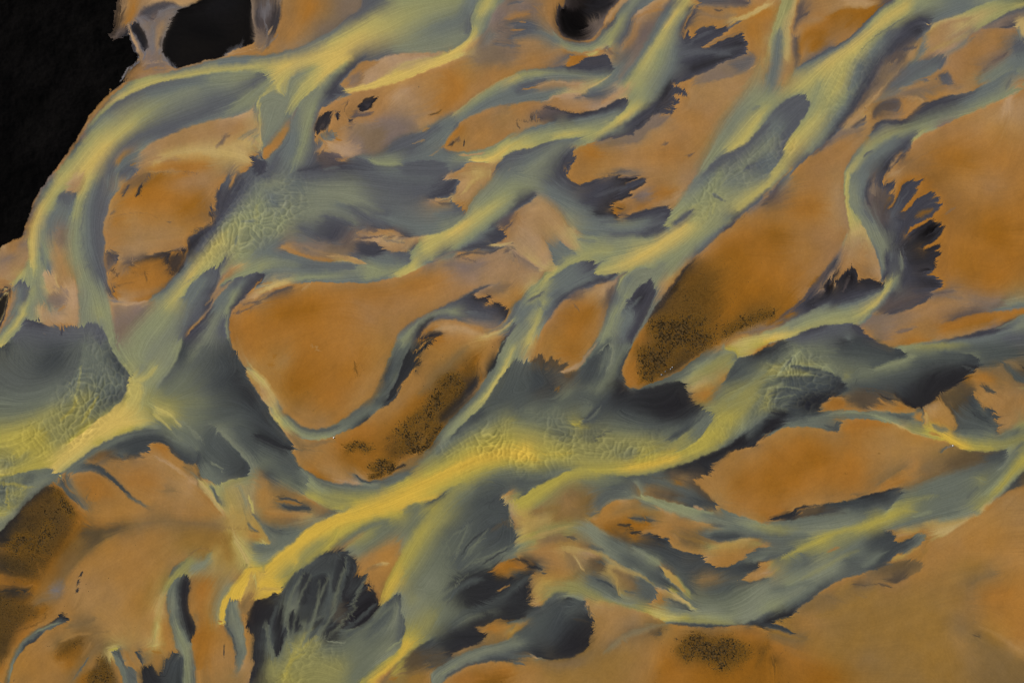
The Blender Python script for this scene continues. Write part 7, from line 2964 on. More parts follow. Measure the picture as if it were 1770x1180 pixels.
|a~4,2*50:400,730 420,710 500,690 560,675
^D~8,1.2,3,20*60:180,1100 200,1130 240,1140
|D~4,1.2*80:150,1075 240,1080 320,1110
|D~5,1.5*80:180,1120 240,1142 390,1148
|a~4,2*60:160,1040 260,1050 340,1080
|O~3,1*60:150,1095 260,1110 330,1125
|b~4,1.5*70:330,880 360,930 370,960
^e~12,1.2,4,-50*40:1560,480 1660,380 1740,260
^Q~10,1.4,4,150*45:1450,700 1600,660 1740,640
^Q~10,1.4,4,150*45:1300,860 1450,780
|w~8,5*50:1100,1000 1300,910 1500,820 1700,770
^D~9,1.4,5,150*40:1500,1050 1700,1020 1640,1130
|k~3,1.5*50:1560,1120 1640,1090
@ 880 587 450 300
^e~9,1.1,3.5,60*50:40,200 100,160 150,300
^e~9,1.1,3.5,45*50:40,360 160,420
^A~8,2,3,-55*80:150,150 200,120 230,130
^A~7,2,3,-50*80:260,180 320,140 370,170
|A~5,1.5*80:330,220 400,165
|A~4,1.5*80:250,200 280,130
#D~5*55:180,220 260,180 330,240 340,320 280,370 180,330
#A~3*60:380,230 440,210 430,270 390,290
|r~3,2*50:320,330 330,350
|T~4,1.5*80:350,220 440,195 490,165 540,90 600,20
#D~4*70:500,240 560,170 620,100 630,160 600,220 560,280 480,290
|b~4,2*60:660,60 650,140 620,220
|e~7,4*60:650,180 620,240 580,330
^G~24,1.3,5,125*40:740,120 660,240 560,360
#O~3*50:790,200 840,150 880,200 880,290 820,310 780,270
^m~5,1.3,3,90*55:880,60 920,200 940,270
^M~6,1.3,2.6,90*65:920,80 1050,60 1200,40
^M~6,1.3,2.6,90*65:960,160 1060,160 1150,100 1280,60
#M~4*70:1020,240 1100,210 1200,140 1300,80 1380,40 1280,60 1100,140 980,220
|O~2,1*90:920,310 1010,275 1080,250
|O~2,1*80:1150,215 1230,150 1300,95
#k~6*60:820,360 950,340 1090,300 1180,290 1220,390 1340,480 1240,520 1100,540 900,480 720,430
#z~10*60:980,400 1120,380 1180,330 1220,420 1180,500 1020,500
|k~3,1*60:1215,365 1245,362
#o~5*60:1240,380 1330,340 1400,280 1400,340 1340,430 1290,430
|q~7,4*60:1210,310 1320,240 1440,110
^D~12,1.3,4,135*45:1760,80 1620,150 1520,240
|h~6,4*50:1480,420 1600,320 1740,200
^h~10,1.2,4,110*40:1480,440 1620,400 1740,300
|D~8,3*60:1260,540 1180,620 1080,680
|D~4,2*60:1330,500 1260,570 1180,640
|b~5,2*60:1370,510 1320,600 1260,660
|Q~5,3*60:1180,770 1060,770 960,810 880,830
|q~4,2*60:1120,720 1000,750 900,800
|Q~4,1.5*80:430,570 480,575 520,540
|e~4,2*60:480,580 560,540 640,500
|g~4,2*50:500,560 600,500 640,440
#e~3*35:260,640 360,600 430,660 360,690
#e~3*40:480,650 600,600 640,620 540,690
|D~3,1.5*50:560,690 700,610
#G~3*50:750,780 840,740 880,760 800,820
^w~7,1.6,4,-150*40:60,760 250,780 450,770
^z~9,1.6,2.8,160*80:1700,700 1600,730 1480,770
^k~8,1.5,2.8,20*60:1400,830 1370,880 1260,940
#k~4*60:1240,850 1400,790 1500,750 1440,820 1360,880 1280,910
^A~16,1.2,4,30*50:960,930 1100,930 1200,960
^D~14,1.3,4,25*60:1200,1060 1300,1090 1350,1140
#A~6*50:920,990 1100,1030 1180,1080 1040,1070
#a~5*50:900,1000 1010,1000 1120,1060 1000,1060
|d~6,3*60:880,950 1000,960 1200,1020 1320,1080
^d~9,1.2,4,160*50:700,970 620,1080
#a~8*50:380,980 560,1030 540,1130 340,1150 260,1120
^a~16,1.2,5,150*40:560,1060 420,1160
#t~6*45:350,1080 440,1060 480,1140 400,1180
|Q~10,4*60:420,905 330,950 200,1030 80,1110
|e~8,5*50:30,970 150,975 280,930
#o~5*60:640,1160 720,1110 860,1100 900,1110 800,1130 700,1180
|h~6,3*60:900,1065 1000,1100 1120,1150
|T~4,1.5*80:1240,1125 1310,1150
@ 1320 587 450 300
|D~8,3*70:10,70 80,45 140,10
|h~4,1.5*60:260,50 200,130 120,210
|D~5,2*50:200,120 160,170
|G~6,3*60:280,100 400,90 500,60
|h~3,1.2*70:190,160 300,180 400,185 500,250
|e~4,2*70:200,180 340,200 440,230
|h~3,1.2*60:40,245 200,235 360,240
|e~4,2*60:60,265 240,255 400,265
|h~3,1.2*50:20,330 150,320 260,340
|e~4,2*60:30,360 150,350 280,340
|h~3,1.2*50:20,400 120,395 220,370
|e~3,1.5*50:40,420 140,430 240,410
^D~10,1.3,4,190*45:560,300 520,370
#k~5*50:300,380 380,400 370,480 260,470 200,440
#z~4*60:0,560 100,520 160,560 80,600 0,640
^A~12,1.3,3,30*70:640,330 780,340 880,370
^A~12,1.3,3,50*70:640,400 740,400 860,390
#A~4*60:620,390 740,360 860,370 960,430 900,430 780,400 740,470 660,450
|k~3,1.2*70:780,370 840,400 920,410
|o~5,2*70:780,400 830,440 900,460
|o~4,2*70:880,410 960,450
#O~3*60:440,430 500,395 540,420 560,470 440,475 390,470
#k~6*55:960,330 1140,270 1340,200 1440,180 1420,220 1300,290 1180,370 1080,450 1010,450 960,400
#z~10*60:1060,360 1240,250 1380,210 1280,300 1140,390 1060,440
|d~3,1.5*60:1350,180 1400,200 1440,205
^O~6,1.3,4,200*45:1420,260 1520,250
|D~4,1.5*70:1470,310 1530,340 1565,355
#o~6*40:1560,400 1660,380 1740,420 1640,500
^t~9,1.2,4,170*50:1600,340 1740,420
^D~7,1.5,3,-10*80:1440,400 1500,470 1570,500
^D~7,1.5,3,10*80:1560,520 1590,580 1600,620
^D~12,1.2,3,40*55:1330,360 1400,420 1480,520 1540,590
^k~7,1.1,4,45*50:1360,440 1480,540
#A~5*55:1230,380 1330,340 1420,345 1380,420 1310,470 1260,420
|e~6,3*60:1600,130 1660,190 1760,270
^o~9,1.4,4,60*50:1100,480 1200,420
^t~9,1.2,4,70*50:1110,540 1250,520
#b~2*80:1150,590 1200,600 1260,625 1230,635 1170,610
#o~2*80:1025,520 1070,500 1085,550 1040,545
|o~4,2*70:1130,625 1200,655
|d~3,1*80:1210,760 1250,720
|n~2,1*80:1240,735 1290,720
#a~6*50:1100,880 1240,820 1400,770 1540,780 1400,830 1200,890
^a~10,1.1,5,150*40:1200,850 1060,930 940,960
|a~4,2*60:760,990 840,940 960,850
|o~5,2*60:760,1020 860,980 960,920 1000,880
#A~5*50:1280,830 1400,790 1500,780 1400,850 1260,880
#D~4*50:1540,780 1660,760 1640,830 1560,840
^G~14,1.2,4,140*40:1600,880 1400,1000 1200,1080
|b~4,2*60:1740,710 1700,760
#A~3*60:1640,1030 1720,980 1770,930 1770,985 1690,1010
|k~3,1.2*80:180,1180 240,1140 320,1125
^A~6,1.3,3,-30*60:640,1080 760,1050 940,1005
|k~4,1.5*70:640,1085 740,1055 900,1015
|a~4,2*60:600,1050 700,1040
^o~5,1.2,3,-40*60:250,1160 400,1120
#D~4*50:560,1120 760,1070 900,1050 880,1090 700,1130
|q~7,4*50:880,1130 1060,1080 1180,1060
|b~5,3*50:1130,1090 1260,1020 1400,940
@ 0 880 450 300
#k~4*60:60,190 160,60 340,10 480,120 420,220 300,280 180,230 80,240
#M~8*60:60,300 200,240 330,220 330,360 240,440 180,330
#r~6*60:440,60 540,30 560,130 460,180 400,260 340,250 400,160
^k~7,1.3,3,20*60:140,110 250,130 360,170
^k~7,1.3,3,20*60:0,340 120,390 230,430
^k~7,1.3,3,10*60:20,560 120,540 230,580
|O~5,1.5*80:0,258 60,270 130,310
|O~3,1*70:110,240 200,290 320,330
|O~3,1*70:0,445 80,460 160,465 200,490
|O~4,1*80:0,500 80,505 160,520 250,510
|O~3,1*70:40,400 120,430
|O~3,1*60:200,300 260,380 290,440
|r~3,1*60:120,545 180,580
#k~5*55:20,330 120,360 200,420 120,440 20,420
#k~5*55:60,530 200,540 240,580 120,600 20,590
#A~8*55:330,420 430,340 560,220 620,250 500,360 440,450 380,470
#A~6*50:560,160 700,145 830,110 700,200 600,270
#m~8*55:0,620 120,640 220,700 120,800 60,880 0,980
#k~6*45:0,860 60,840 60,960 0,1000
^M~5,1.2,3,100*55:200,660 320,640 300,740 100,830
|a~3,1.2*60:220,660 290,615 400,600
#n~4*50:340,540 420,480 440,550 380,600
|k~3,1*80:555,420 540,460
|k~3,1*80:535,480 525,520
|k~4,1*90:520,550 516,578
|a~4,2*60:470,785 560,775 660,730
|a~3,1.5*50:440,800 540,800
|a~3,1.5*50:640,840 760,830
^D~4,1.5,2.4,-60*80:400,740 440,730
|k~4,1*80:410,710 450,745
|h~2.5,1*70:430,765 330,790 240,840
|g~2.5,1*60:110,990 75,1090 60,1160
|D~5,1.5*70:250,880 210,890 170,920
^M~5,1.3,3,110*60:440,930 520,890 580,910
#m~8*45:380,960 500,890 570,900 540,960 440,1010
|t~5,2*60:420,900 520,850 620,840
#s~4*50:600,1020 650,930 700,910 690,940 640,1000
|d~3,1*80:610,1000 570,1060 500,1150
|a~5,2*60:560,1090 480,1170
#M~5*70:640,1100 690,1040 740,1070 760,1130 780,1180 620,1180
^k~5,1.3,3,100*70:650,1080 700,1050 740,1080
#c~3*80:725,970 750,950 765,960 755,1020 735,1000
|Q~4,1.2*80:740,955 820,943
^D~10,1.4,3,70*70:780,970 840,1040
|b~6,2*70:790,1000 830,1090 855,1180
|d~5,1.5*80:780,960 820,1020
#d~3*60:860,1100 930,1110 950,1180 870,1180
|o~6,2*70:860,960 890,1040 930,1080
|D~5,1.5*80:930,960 960,1030
^o~9,1.6,3,95*70:970,950 1080,930 1180,950
#k~3*80:975,1070 1030,1055 1060,1100 1090,1180 975,1180
#o~3*60:1040,980 1110,1000 1100,1080 1080,1110 1050,1060
^D~9,1.6,3,140*70:1200,950 1140,1020
#D~3*60:1120,1040 1200,960 1240,1020 1240,1180 1100,1180
|l~6,3*70:1130,560 1090,680 1060,800 1050,910
|Y~4,1.5*70:1070,760 1050,900
^t~10,1.2,5,100*50:1000,880 1130,860
#z~3*55:1240,470 1290,450 1285,580 1270,680 1320,780 1300,880 1260,780 1230,660 1220,560
|q~5,2*70:1310,345 1240,395 1170,480 1120,570
|g~9,4*60:1440,300 1390,370 1300,410
|a~3,1*70:1270,325 1340,270 1450,270
|u~4,2*60:1340,280 1420,260
^h~14,1.2,4,75*45:1180,700 1240,900
#a~5*50:1300,690 1350,700 1370,760 1330,760
#r~8*45:1330,920 1400,880 1420,1000 1350,1060
|a~4,2*50:1500,120 1640,130 1760,150
|d~3,1.2*80:1680,70 1710,120 1750,150
#l~6*55:1560,0 1660,0 1680,100 1640,200 1580,140
|c~7,3*60:1580,130 1610,220 1660,310 1700,380
#b~3*70:1720,240 1770,230 1770,300 1730,290
#w~2*80:1690,400 1710,400 1670,480 1650,590 1590,605 1570,590 1610,500
#l~3*60:1690,480 1720,420 1740,540 1690,560
|Y~4,1.5*70:1725,440 1740,540
|w~7,1.2:1570,580 1520,640 1505,770
#a~3*60:1640,610 1700,580 1720,620 1680,700 1650,690
^D~8,1.4,3,80*60:1540,780 1580,860 1610,980
|b~6,3*70:1570,640 1620,760 1650,900 1620,1060
|g~6,3*60:1640,780 1650,920
|k~2,1*70:1527,910 1522,1000
^o~8,1.2,4,80*50:1520,900 1560,1060
^k~6,1.5,3,190*70:1690,700 1690,800 1730,880 1720,1020
@ 440 880 450 300
#a~5*60:0,60 160,60 320,80 440,60 420,0 500,0 460,60 300,110 100,110
|t~5,2*70:60,10 220,20 400,35
^D~12,1.2,4,5*60:80,120 160,160 200,130
#D~3*45:60,110 160,140 300,130 220,170 120,160
|w~8,4*60:60,410 200,290 380,190 560,90 760,40
#q~4*50:300,360 350,260 440,220 520,160 460,260 380,330
|Q~5,2*70:570,140 530,230 470,290
|G~10,4*60:540,250 640,190 760,120 900,70
|q~5,3*60:620,260 720,180 860,110
#o~4*60:720,380 780,320 860,280 950,220 990,230 960,300 900,400 860,520 840,580 800,480 760,440
|c~5,2*70:830,378 920,362
|a~6,3*50:760,420 820,390 880,370
#k~5*45:220,520 340,420 480,300 630,290 680,340 690,420 560,420 400,450 300,560
^d~16,1.3,3.5,100*55:300,410 420,340 560,300 640,300
|e~5,2*70:640,320 600,420 540,520
|e~4,2*70:690,380 650,480
^k~10,1.6,3,-50*80:700,500 740,480 800,560
|d~4,2*60:750,450 700,520 650,590
|D~4,2*60:770,520 700,580 640,640
#z~5*60:600,520 700,560 800,560 830,620 760,720 660,780 600,740
#A~4*60:530,640 590,620 620,740 580,790 530,760
|g~4,2*60:370,420 340,520 280,640 220,760
#k~3*70:330,430 370,430 400,500 440,460 490,460 480,620 440,720 380,760 300,760 290,680 330,600 340,520
|e~6,3*60:500,480 490,620 450,740
#k~2*70:240,710 270,690 300,740 310,820 250,820 200,880 180,960 150,1000 140,960 190,800
#z~6*60:10,650 80,620 140,640 170,740 150,960 110,780 60,760 20,900
#k~5*60:10,800 60,820 50,1000 20,1120
#e~5*60:90,800 130,840 130,940 90,960
#k~4*50:480,780 580,760 600,800 520,860 460,900 440,860
^g~12,1.2,4,110*50:380,760 440,720 480,700
#D~3*45:350,780 430,740 440,800 400,870 340,860
|q~5,2*60:330,940 340,860 420,780
|q~5,2*60:240,1060 260,960 240,880
|Q~5,2*50:200,1140 240,1040 330,980
^b~18,1.2,4,150*45:960,620 860,740 700,850
|g~3,1.2*70:480,890 600,905
|h~2.5,1*70:890,970 950,920 1000,890
|d~5,2*60:1000,740 1010,820 980,890
#D~3*50:900,640 960,590 995,590 990,640 930,660
|w~6,3*70:780,1160 940,1040 1040,940
^G~20,1.1,4,115*40:1240,200 1320,320 1400,480
^e~16,1.2,4,120*50:1380,120 1500,100 1700,60
^D~14,1.2,4,130*50:1560,120 1700,120 1740,180
^e~12,1,4,150*50:1740,240 1640,340 1500,420
|g~2.5,1*60:1480,90 1420,200 1360,330
|g~2.5,1*60:1560,180 1440,290
|a~5,3*50:1640,130 1740,70
#k~6*55:1380,520 1480,440 1580,430 1680,470 1770,490 1770,560 1600,560 1480,600 1400,600
#z~8*50:1440,520 1600,480 1700,500 1600,580 1480,580
|e~10,4*60:1330,780 1460,700 1600,660 1760,620
#k~6*55:1330,840 1450,770 1620,740 1770,700 1770,745 1640,760 1520,800
#k~3*70:1250,900 1400,830 1500,810 1560,840 1560,890 1480,920 1400,950 1340,990 1300,930
|o~3,1*80:1655,557 1705,528
^k~6,1.4,3,10*70:1610,430 1700,465
|O~4,1.5*60:1700,400 1760,360
^o~8,1.2,3,-10*60:1560,800 1700,770
^A~20,1.3,4,160*60:1330,960 1200,1000 1080,1050
#A~5*55:1080,990 1200,930 1330,980 1260,1060 1120,1060 1020,1080
^D~14,1.2,4,165*50:1340,1000 1200,1080
|b~3,1.2*70:1200,1150 1270,1070 1400,1000
|h~3,1.2*60:1250,1130 1380,1050
|D~4,1.5*60:1300,1140 1420,1070 1600,1015
#m~8*30:1580,1120 1700,1110 1720,1170 1560,1170
|a~4,2*60:1050,1140 1190,1050
@ 880 880 450 300
|l~9,4*60:60,190 160,130 300,60
#a~5*50:330,40 460,0 600,0 540,60 420,60 340,80
#d~2*70:540,50 600,10 630,0 600,35
#a~4*50:200,200 330,180 460,190 440,215 300,220 200,250
|D~3,1.2*80:380,183 455,198
^D~9,1.2,3,175*60:940,60 840,60
|D~4,1.5*70:820,55 880,65 980,75
#r~6*45:640,110 760,80 900,90 860,150 760,180 660,150
^k~9,1.3,3,170*70:830,110 830,160 900,160
|k~4,1.5*70:740,105 830,110
|k~4,1.5*80:820,158 890,150
^D~9,1.5,3,-170*70:970,180 1040,200 1090,200
^A~14,1.2,3,175*60:900,190 1000,170
^A~14,1.2,4,190*55:840,230 960,210 1080,260
|d~5,2*60:560,250 640,280
|d~5,2*60:680,330 760,380 830,420
|l~5,2*70:360,255 520,275 640,310 760,390 880,440 980,510
^t~12,1.2,4,25*50:200,280 400,290 520,320
#a~5*50:380,300 460,330 470,400 400,400
|c~4,1.5*70:440,310 480,370 500,400
#A~4*50:540,340 650,350 640,400 560,420
|d~4,1.5*60:580,345 650,370
|d~5,2*70:560,450 640,500 730,530 745,590
|D~4,1.5*70:590,470 700,520
#a~4*50:740,440 860,490 860,560 760,550 720,500
|l~4,1.5*70:730,470 740,540 760,590
#d~3*50:840,520 980,500 1000,560 960,610 880,600
|d~3,1.2*70:780,550 860,570
^t~6,1.2,3,60*60:1000,560 1080,620
|c~4,1.2*80:1090,540 1150,595 1240,660
|l~7,2*80:1045,395 1110,460 1190,550
|D~5,2*60:1090,610 1180,650 1240,685
^d~10,1.2,3,150*50:1090,610 1200,660
#k~4*60:60,450 130,440 140,540 140,620 130,690 60,730 0,740 0,480
^k~8,1.5,3,170*60:140,470 150,600
|d~8,4*50:0,540 80,500 130,460
^k~5,1.4,2.6,20*75:20,345 120,350 200,395
#A~3*60:30,360 110,340 180,390 100,405
|O~3,1.2*80:0,380 90,400
|D~3,1*70:210,430 240,430
^t~9,1.6,3,150*60:280,590 200,640 150,650
^l~14,1.2,4,150*50:180,500 300,560
^D~8,1.4,3,-10*75:520,660 550,720 570,780
#k~6*50:320,900 420,740 540,720 570,800 530,920 440,1000 300,1010
#z~8*50:400,880 540,800 540,900 460,970 340,990
^D~14,1.2,4,170*50:400,650 500,640 560,700
|T~2.5,1*80:140,985 200,1010
|d~4,1.5*70:0,1000 80,1000 170,990
|d~3,1.2*80:20,1030 110,1058
#a~5*50:240,1040 440,1020 570,950 520,1040 380,1070
|g~8,5*45:660,960 800,860 960,800 1040,780
#A~3*60:950,830 1010,810 1030,850 990,870
^A~4,1.3,3,110*60:1040,820 1090,830
|D~3,1*70:1090,775 1250,785 1400,792
^D~4,1.3,4,80*60:1220,790 1340,800 1500,790
^A~6,1.2,3,20*60:1700,790 1770,820
^D~12,1.2,4,175*50:1740,740 1640,770
|d~4,2*60:1380,105 1470,120
#D~4*60:1360,190 1460,170 1620,165 1540,200 1450,210
|u~5,3*60:1120,160 1240,200 1330,230
#a~5*45:1160,190 1290,190 1300,240 1200,240
^b~9,1.2,4,170*50:1770,280 1640,310
#D~3*60:1500,410 1600,380 1690,370 1690,400 1620,430 1500,440
#a~5*50:1240,500 1380,470 1500,440 1400,500
|t~4,2*60:1590,470 1700,430 1770,410
^M~6,1.2,3,100*50:1150,920 1300,890 1480,930
^M~6,1.2,3,100*50:1180,990 1350,970 1500,990
^m~5,1.1,4,100*45:1450,1060 1600,1000 1720,960
|k~2.5,1*60:1130,878 1145,880
@ 1320 880 450 300
|k~5,1.5*80:60,68 130,48 215,25
|k~3,1*80:205,35 225,5
#A~4*50:320,30 420,5 580,0 480,25 400,35
|Q~9,4*60:120,330 250,270 400,200 520,150 700,110 860,50
|b~6,3*60:0,200 140,195 280,160
|d~5,2*60:0,340 90,315 200,260
|b~5,3*60:180,410 280,350 400,300
|o~3,1*80:430,290 500,260
|q~6,4*50:260,470 420,390 560,310 640,280
#D~5*55:700,240 780,180 850,160 890,210 820,250 720,290
#D~2*70:800,320 880,270 960,230 985,220 960,270 880,320 830,360 780,365
|b~4,2*60:690,390 760,330 850,280
^d~6,1.3,3,150*60:1100,190 1060,240 1000,280
|l~5,2*70:880,340 980,300 1070,250
#o~3*60:1040,260 1110,220 1100,280 1070,320 980,320
#A~4*50:830,370 960,345 1060,350 1060,390 900,420 760,430
#A~3*50:810,480 880,450 980,440 940,480 880,495
^A~8,1.2,3,15*60:620,510 680,510 780,500
|A~3,1.2*60:780,500 850,525
|a~4,2*50:630,570 690,600
#a~6*45:340,600 460,560 620,540 600,610 480,640 400,690
^D~7,1.4,2.6,35*80:60,750 140,730 220,690
|D~4,1.2*80:60,775 130,800 195,838
|D~3,1*70:0,790 80,805 160,830
|a~4,2*60:200,850 310,882
#a~4*50:60,850 180,870 300,885 200,900 120,890
^b~14,1.2,4,150*45:300,540 180,640 60,720
|a~5,3*50:1400,510 1480,455 1600,425
#A~3*50:1425,840 1465,840 1475,865 1440,870
|a~4,2*50:1360,895 1440,900
|a~3,1.5*50:1430,730 1430,780
|T~5,4*30:1480,800 1600,860 1770,980
|a~12,6*40:1400,880 1560,960 1700,1080
^m~3,1,10,60*30:20,900 80,1050 20,1140
@ 0 587 450 300
^Q~8,1.2,4,200*40:1000,470 1100,560
@ 440 587 450 300
#k~5*70:1250,590 1290,480 1400,400 1500,280 1525,265 1510,330 1420,450 1330,550 1260,610
#k~4*60:1160,720 1240,630 1260,600 1230,670 1180,740
#M~10*50:1080,620 1200,480 1290,330 1380,280 1400,380 1280,540 1180,680 1080,720
#M~8*45:880,720 1000,680 1080,620 1100,720 1020,780 920,790
@ 880 587 450 300
#M~12*60:900,40 1100,20 1300,0 1340,30 1240,110 1100,200 980,250 910,200
@ 880 293 450 300
#m~14*45:960,1040 1080,860 1240,660 1330,640 1400,800 1450,1000 1380,1150 1000,1160
@ 880 880 450 300
#M~14*65:1150,930 1240,880 1400,880 1520,920 1590,980 1520,1030 1380,1010 1250,1000 1170,990
@ 0 880 450 300
#M~10*60:100,80 300,0 480,60 520,130 430,200 420,280 300,340 220,450 60,460 0,300 40,180
#M~10*60:0,560 180,600 200,700 120,780 60,900 0,960
#r~10*40:300,350 430,300 560,200 600,180 520,300 420,420 330,460
@ 0 587 450 300
#M~10*60:130,1180 250,1070 360,1000 420,1060 470,1120 500,1180
@ 440 880 450 300
#D~6*40:230,520 340,420 480,300 630,290 690,350 690,440 600,600 560,760 400,760 280,700
|k~16,3*70:330,640 340,540 360,440
|k~14,3*70:440,640 460,540 480,460
|k~14,3*70:540,560 570,430 610,310
|k~10,3*70:610,560 650,450 685,370
|k~10,3*75:640,620 700,540 745,460
|k~10,3*75:660,660 740,600 800,560
|k~12,3*70:260,800 265,740 262,700
|k~12,3*70:400,800 440,770 560,780
|e~6,3*60:200,900 210,740 230,600 320,430
|G~4,2*60:250,960 270,760 310,600 390,440
|G~4,2*60:330,920 400,760 430,620 440,480
|e~5,2*60:400,860 500,700 510,560 520,470
|e~5,2*60:440,840 560,640 600,500 650,360
|e~4,2*60:480,820 620,700 700,560 760,440
|e~4,2*60:560,840 700,740 820,640
|G~4,2*60:120,1000 100,860 80,740
|e~6,2*60:90,900 120,760 160,640
|g~3,1.5*60:260,1000 240,900 210,780
|G~5,2*50:600,900 760,800 900,690 960,640
|G~5,2*50:640,960 800,870 940,740 965,640
|G~5,2*50:700,1010 860,920 980,800
^G~12,1.1,4,-60*50:300,820 420,760 560,760
^k~9,1.6,2.6,-60*80:480,300 560,290 630,290
^k~8,1.6,2.6,-30*80:680,340 695,400 690,440
|G~3,1.2*60:1240,360 1300,240 1380,140
|G~3,1.2*60:1300,420 1420,260 1520,150
|G~3,1.2*60:1360,460 1500,330 1640,200 1720,130
|G~3,1.2*55:1420,470 1560,380 1680,300
|e~7,3*60:1280,560 1420,450 1560,380
|k~8,3*50:1500,200 1600,120 1700,90
|k~8,3*50:1560,280 1660,190 1740,140
^D~14,1.3,3,-45*50:1400,130 1560,40 1660,60
@ 360 80 395.1 263.4
#d~5*60:200,330 300,270 400,240 460,245 420,290 330,360 230,440 100,480 0,480 0,400
#h~5*50:0,220 200,200 420,210 440,235 300,250 100,270 0,300
|h~10,6*60:180,480 300,390 400,310 470,260
|g~8,5*60:100,560 240,470 360,370 440,310
#g~4*70:400,420 470,360 540,360 640,400 620,560 560,650 440,720 405,640
|Y~3,1.5*70:470,330 400,400 400,520 400,660
|Y~10,6*70:640,200 560,250 540,330
|Y~6,4*60:620,230 600,300 590,370
|Y~9,5*60:880,170 780,270 700,380 620,500
#b~4*50:640,500 700,480 690,640 620,760 560,860 640,880
#O~2*50:420,860 425,800 500,730 560,660 600,600 600,640 560,720 500,790 440,870
#a~3*60:470,740 540,670 620,570 640,570 600,640 540,720 480,770
|s~4,2*60:690,480 640,560 600,620
#t~6*50:60,620 200,580 330,570 390,560 400,680 300,650 150,700 40,720
|b~5,3*55:240,720 330,660 380,640
|b~4,2*55:330,760 390,680
|S~6,3*60:100,760 130,700 160,690
|c~10,6*60:160,780 300,740 400,790
|c~12,6*60:0,830 150,820 260,850 330,890
|T~4,2*60:300,700 350,740 400,780
#o~3*50:850,600 920,520 1000,430 1100,380 1250,350 1330,360 1240,400 1140,440 1000,520 940,700 850,700
|S~3,1.5*60:960,510 1000,540
|k~6,1.5*80:1000,510 1000,560
#S~3*60:1110,520 1180,510 1230,520 1160,550 1120,580
|S~5,3*50:1100,640 1120,590
#a~5*55:1120,640 1250,600 1344,640 1344,800 1250,830 1180,740
#T~3*60:890,740 1000,750 1180,780 1180,820 1060,850 920,800
^S~8,1.3,3,85*60:860,820 940,840 1040,880
|o~4,2*70:850,840 880,790 910,760
|d~5,3*60:880,560 950,700 980,690
@ 690 870 395.1 263.4
#e~8*60:520,0 830,0 860,130 900,200 890,310 760,420 600,460 460,520 380,620 420,420 440,200
#F~8*50:620,80 780,140 880,160 880,280 740,300 620,260
|G~2.5,1.2*70:320,640 340,440 320,260
|G~2.5,1.2*60:350,640 380,400 350,230
|G~2.5,1.2*70:430,440 480,300 540,160
|G~2.5,1.2*70:500,430 570,330 680,260
|G~2.5,1.2*70:540,400 620,280 700,180
|G~2.5,1.2*60:400,240 470,210 530,170
|G~3,1.5*60:520,470 660,430 780,360 890,310
|G~2.5,1.2*60:560,440 700,400 840,330
|k~2.5,1.2*60:480,400 560,290 660,200
|k~2.5,1.2*60:640,470 740,410 840,350
|A~5,3*50:720,210 800,150 860,170
|b~5,2*70:800,420 870,370 920,340
#x~8*60:420,600 560,540 720,560 860,580 1000,560 1010,700 990,830 860,870 700,850 520,830 400,760
#k~7*60:420,600 520,540 660,520 780,580 760,660 600,700 460,690
|e~9,5*70:330,760 460,650 560,600 640,590
|e~8,4*60:400,700 520,620 620,570
|e~12,6*60:480,840 640,800 800,720 1000,560
|G~3,1.5*60:300,760 420,650 520,540
#r~4*50:720,540 820,460 900,430 880,520 820,560 760,580
#O~3*50:870,450 960,430 1040,460 1000,500 890,510
|k~5,2*70:900,420 960,440 1010,480 1060,490
|k~4,1.5*70:980,490 1050,490 1110,500
^t~10,1.5,3,160*60:1020,600 1020,760
|o~3,1*80:780,670 830,640 850,635
|l~6,3*60:900,300 1060,250 1344,170
|a~5,3*60:1060,290 1200,280 1344,265
|u~6,4*50:1050,60 1250,20
@ 1430 60 395.1 263.4
#s~4*60:420,230 560,240 640,280 500,400 400,470 300,560 200,640 330,440
|t~10,4*70:150,710 280,580 420,440 540,290 660,150 740,30
|T~3,1.5*70:180,690 320,540 470,370 600,220
#T~4*50:600,130 700,60 720,120 660,180
|D~5,2*60:580,120 660,100 700,90
#d~5*60:500,330 600,230 720,200 880,165 920,190 880,250 780,310 640,400 480,460 440,440
|b~10,5*70:420,500 560,430 700,330 860,240
#s~6*60:480,460 640,400 800,330 900,330 800,440 640,470 500,520
|t~6,3*60:560,420 740,390 860,330
#d~3*50:870,330 930,290 960,340 990,385 900,375
|d~5,3*50:760,360 790,350
#S~4*70:360,560 440,510 550,500 570,560 520,610 420,640 350,640
^d~9,1.2,3,135*60:440,520 560,520 540,600
#s~4*55:430,640 520,590 570,580 590,650 500,665
#o~4*60:580,500 660,490 720,540 660,620 600,650 580,580
|s~8,5*60:760,460 900,420 1040,410
#s~4*50:200,700 280,640 290,700 200,760 80,800
|D~4,2*60:180,720 260,670 280,650
|D~6,3*60:350,750 420,680 560,670 620,660
|s~5,3*60:1230,250 1300,200 1344,180
^s~9,1.2,4,150*55:1344,230 1200,300
|h~4,2*60:680,800 740,760 860,720
|l~7,4*60:800,120 960,60 1100,0
|b~6,3*60:720,160 760,60
|b~7,4*55:900,160 1020,100 1120,30
@ 480 260 395.1 263.4
|g~10,6*45:60,420 300,360 560,360 800,470
|d~10,5*60:560,430 680,450 780,540 880,590
|d~12,6*50:340,510 480,520 580,570
#D~5*45:300,600 420,540 560,570 480,660 380,680
#s~5*60:80,730 220,700 420,720 620,760 520,820 360,800 200,780
|o~4,2*70:40,740 140,790 300,830 400,850
|T~4,2*70:400,820 540,825 660,870
^t~10,1.5,3,175*70:760,620 740,680 720,720
|S~4,2*60:680,610 760,620
|S~3,1.5*60:640,690 740,670
|o~6,3*60:740,640 840,640 860,690
|S~5,3*60:820,680 880,660
#D~3*60:620,750 660,715 740,730 800,780 760,810 650,800
^D~6,1.3,3,195*60:640,730 660,790
|t~8,5*60:880,730 1000,720 1080,680
|s~4,2*60:920,690 1010,680
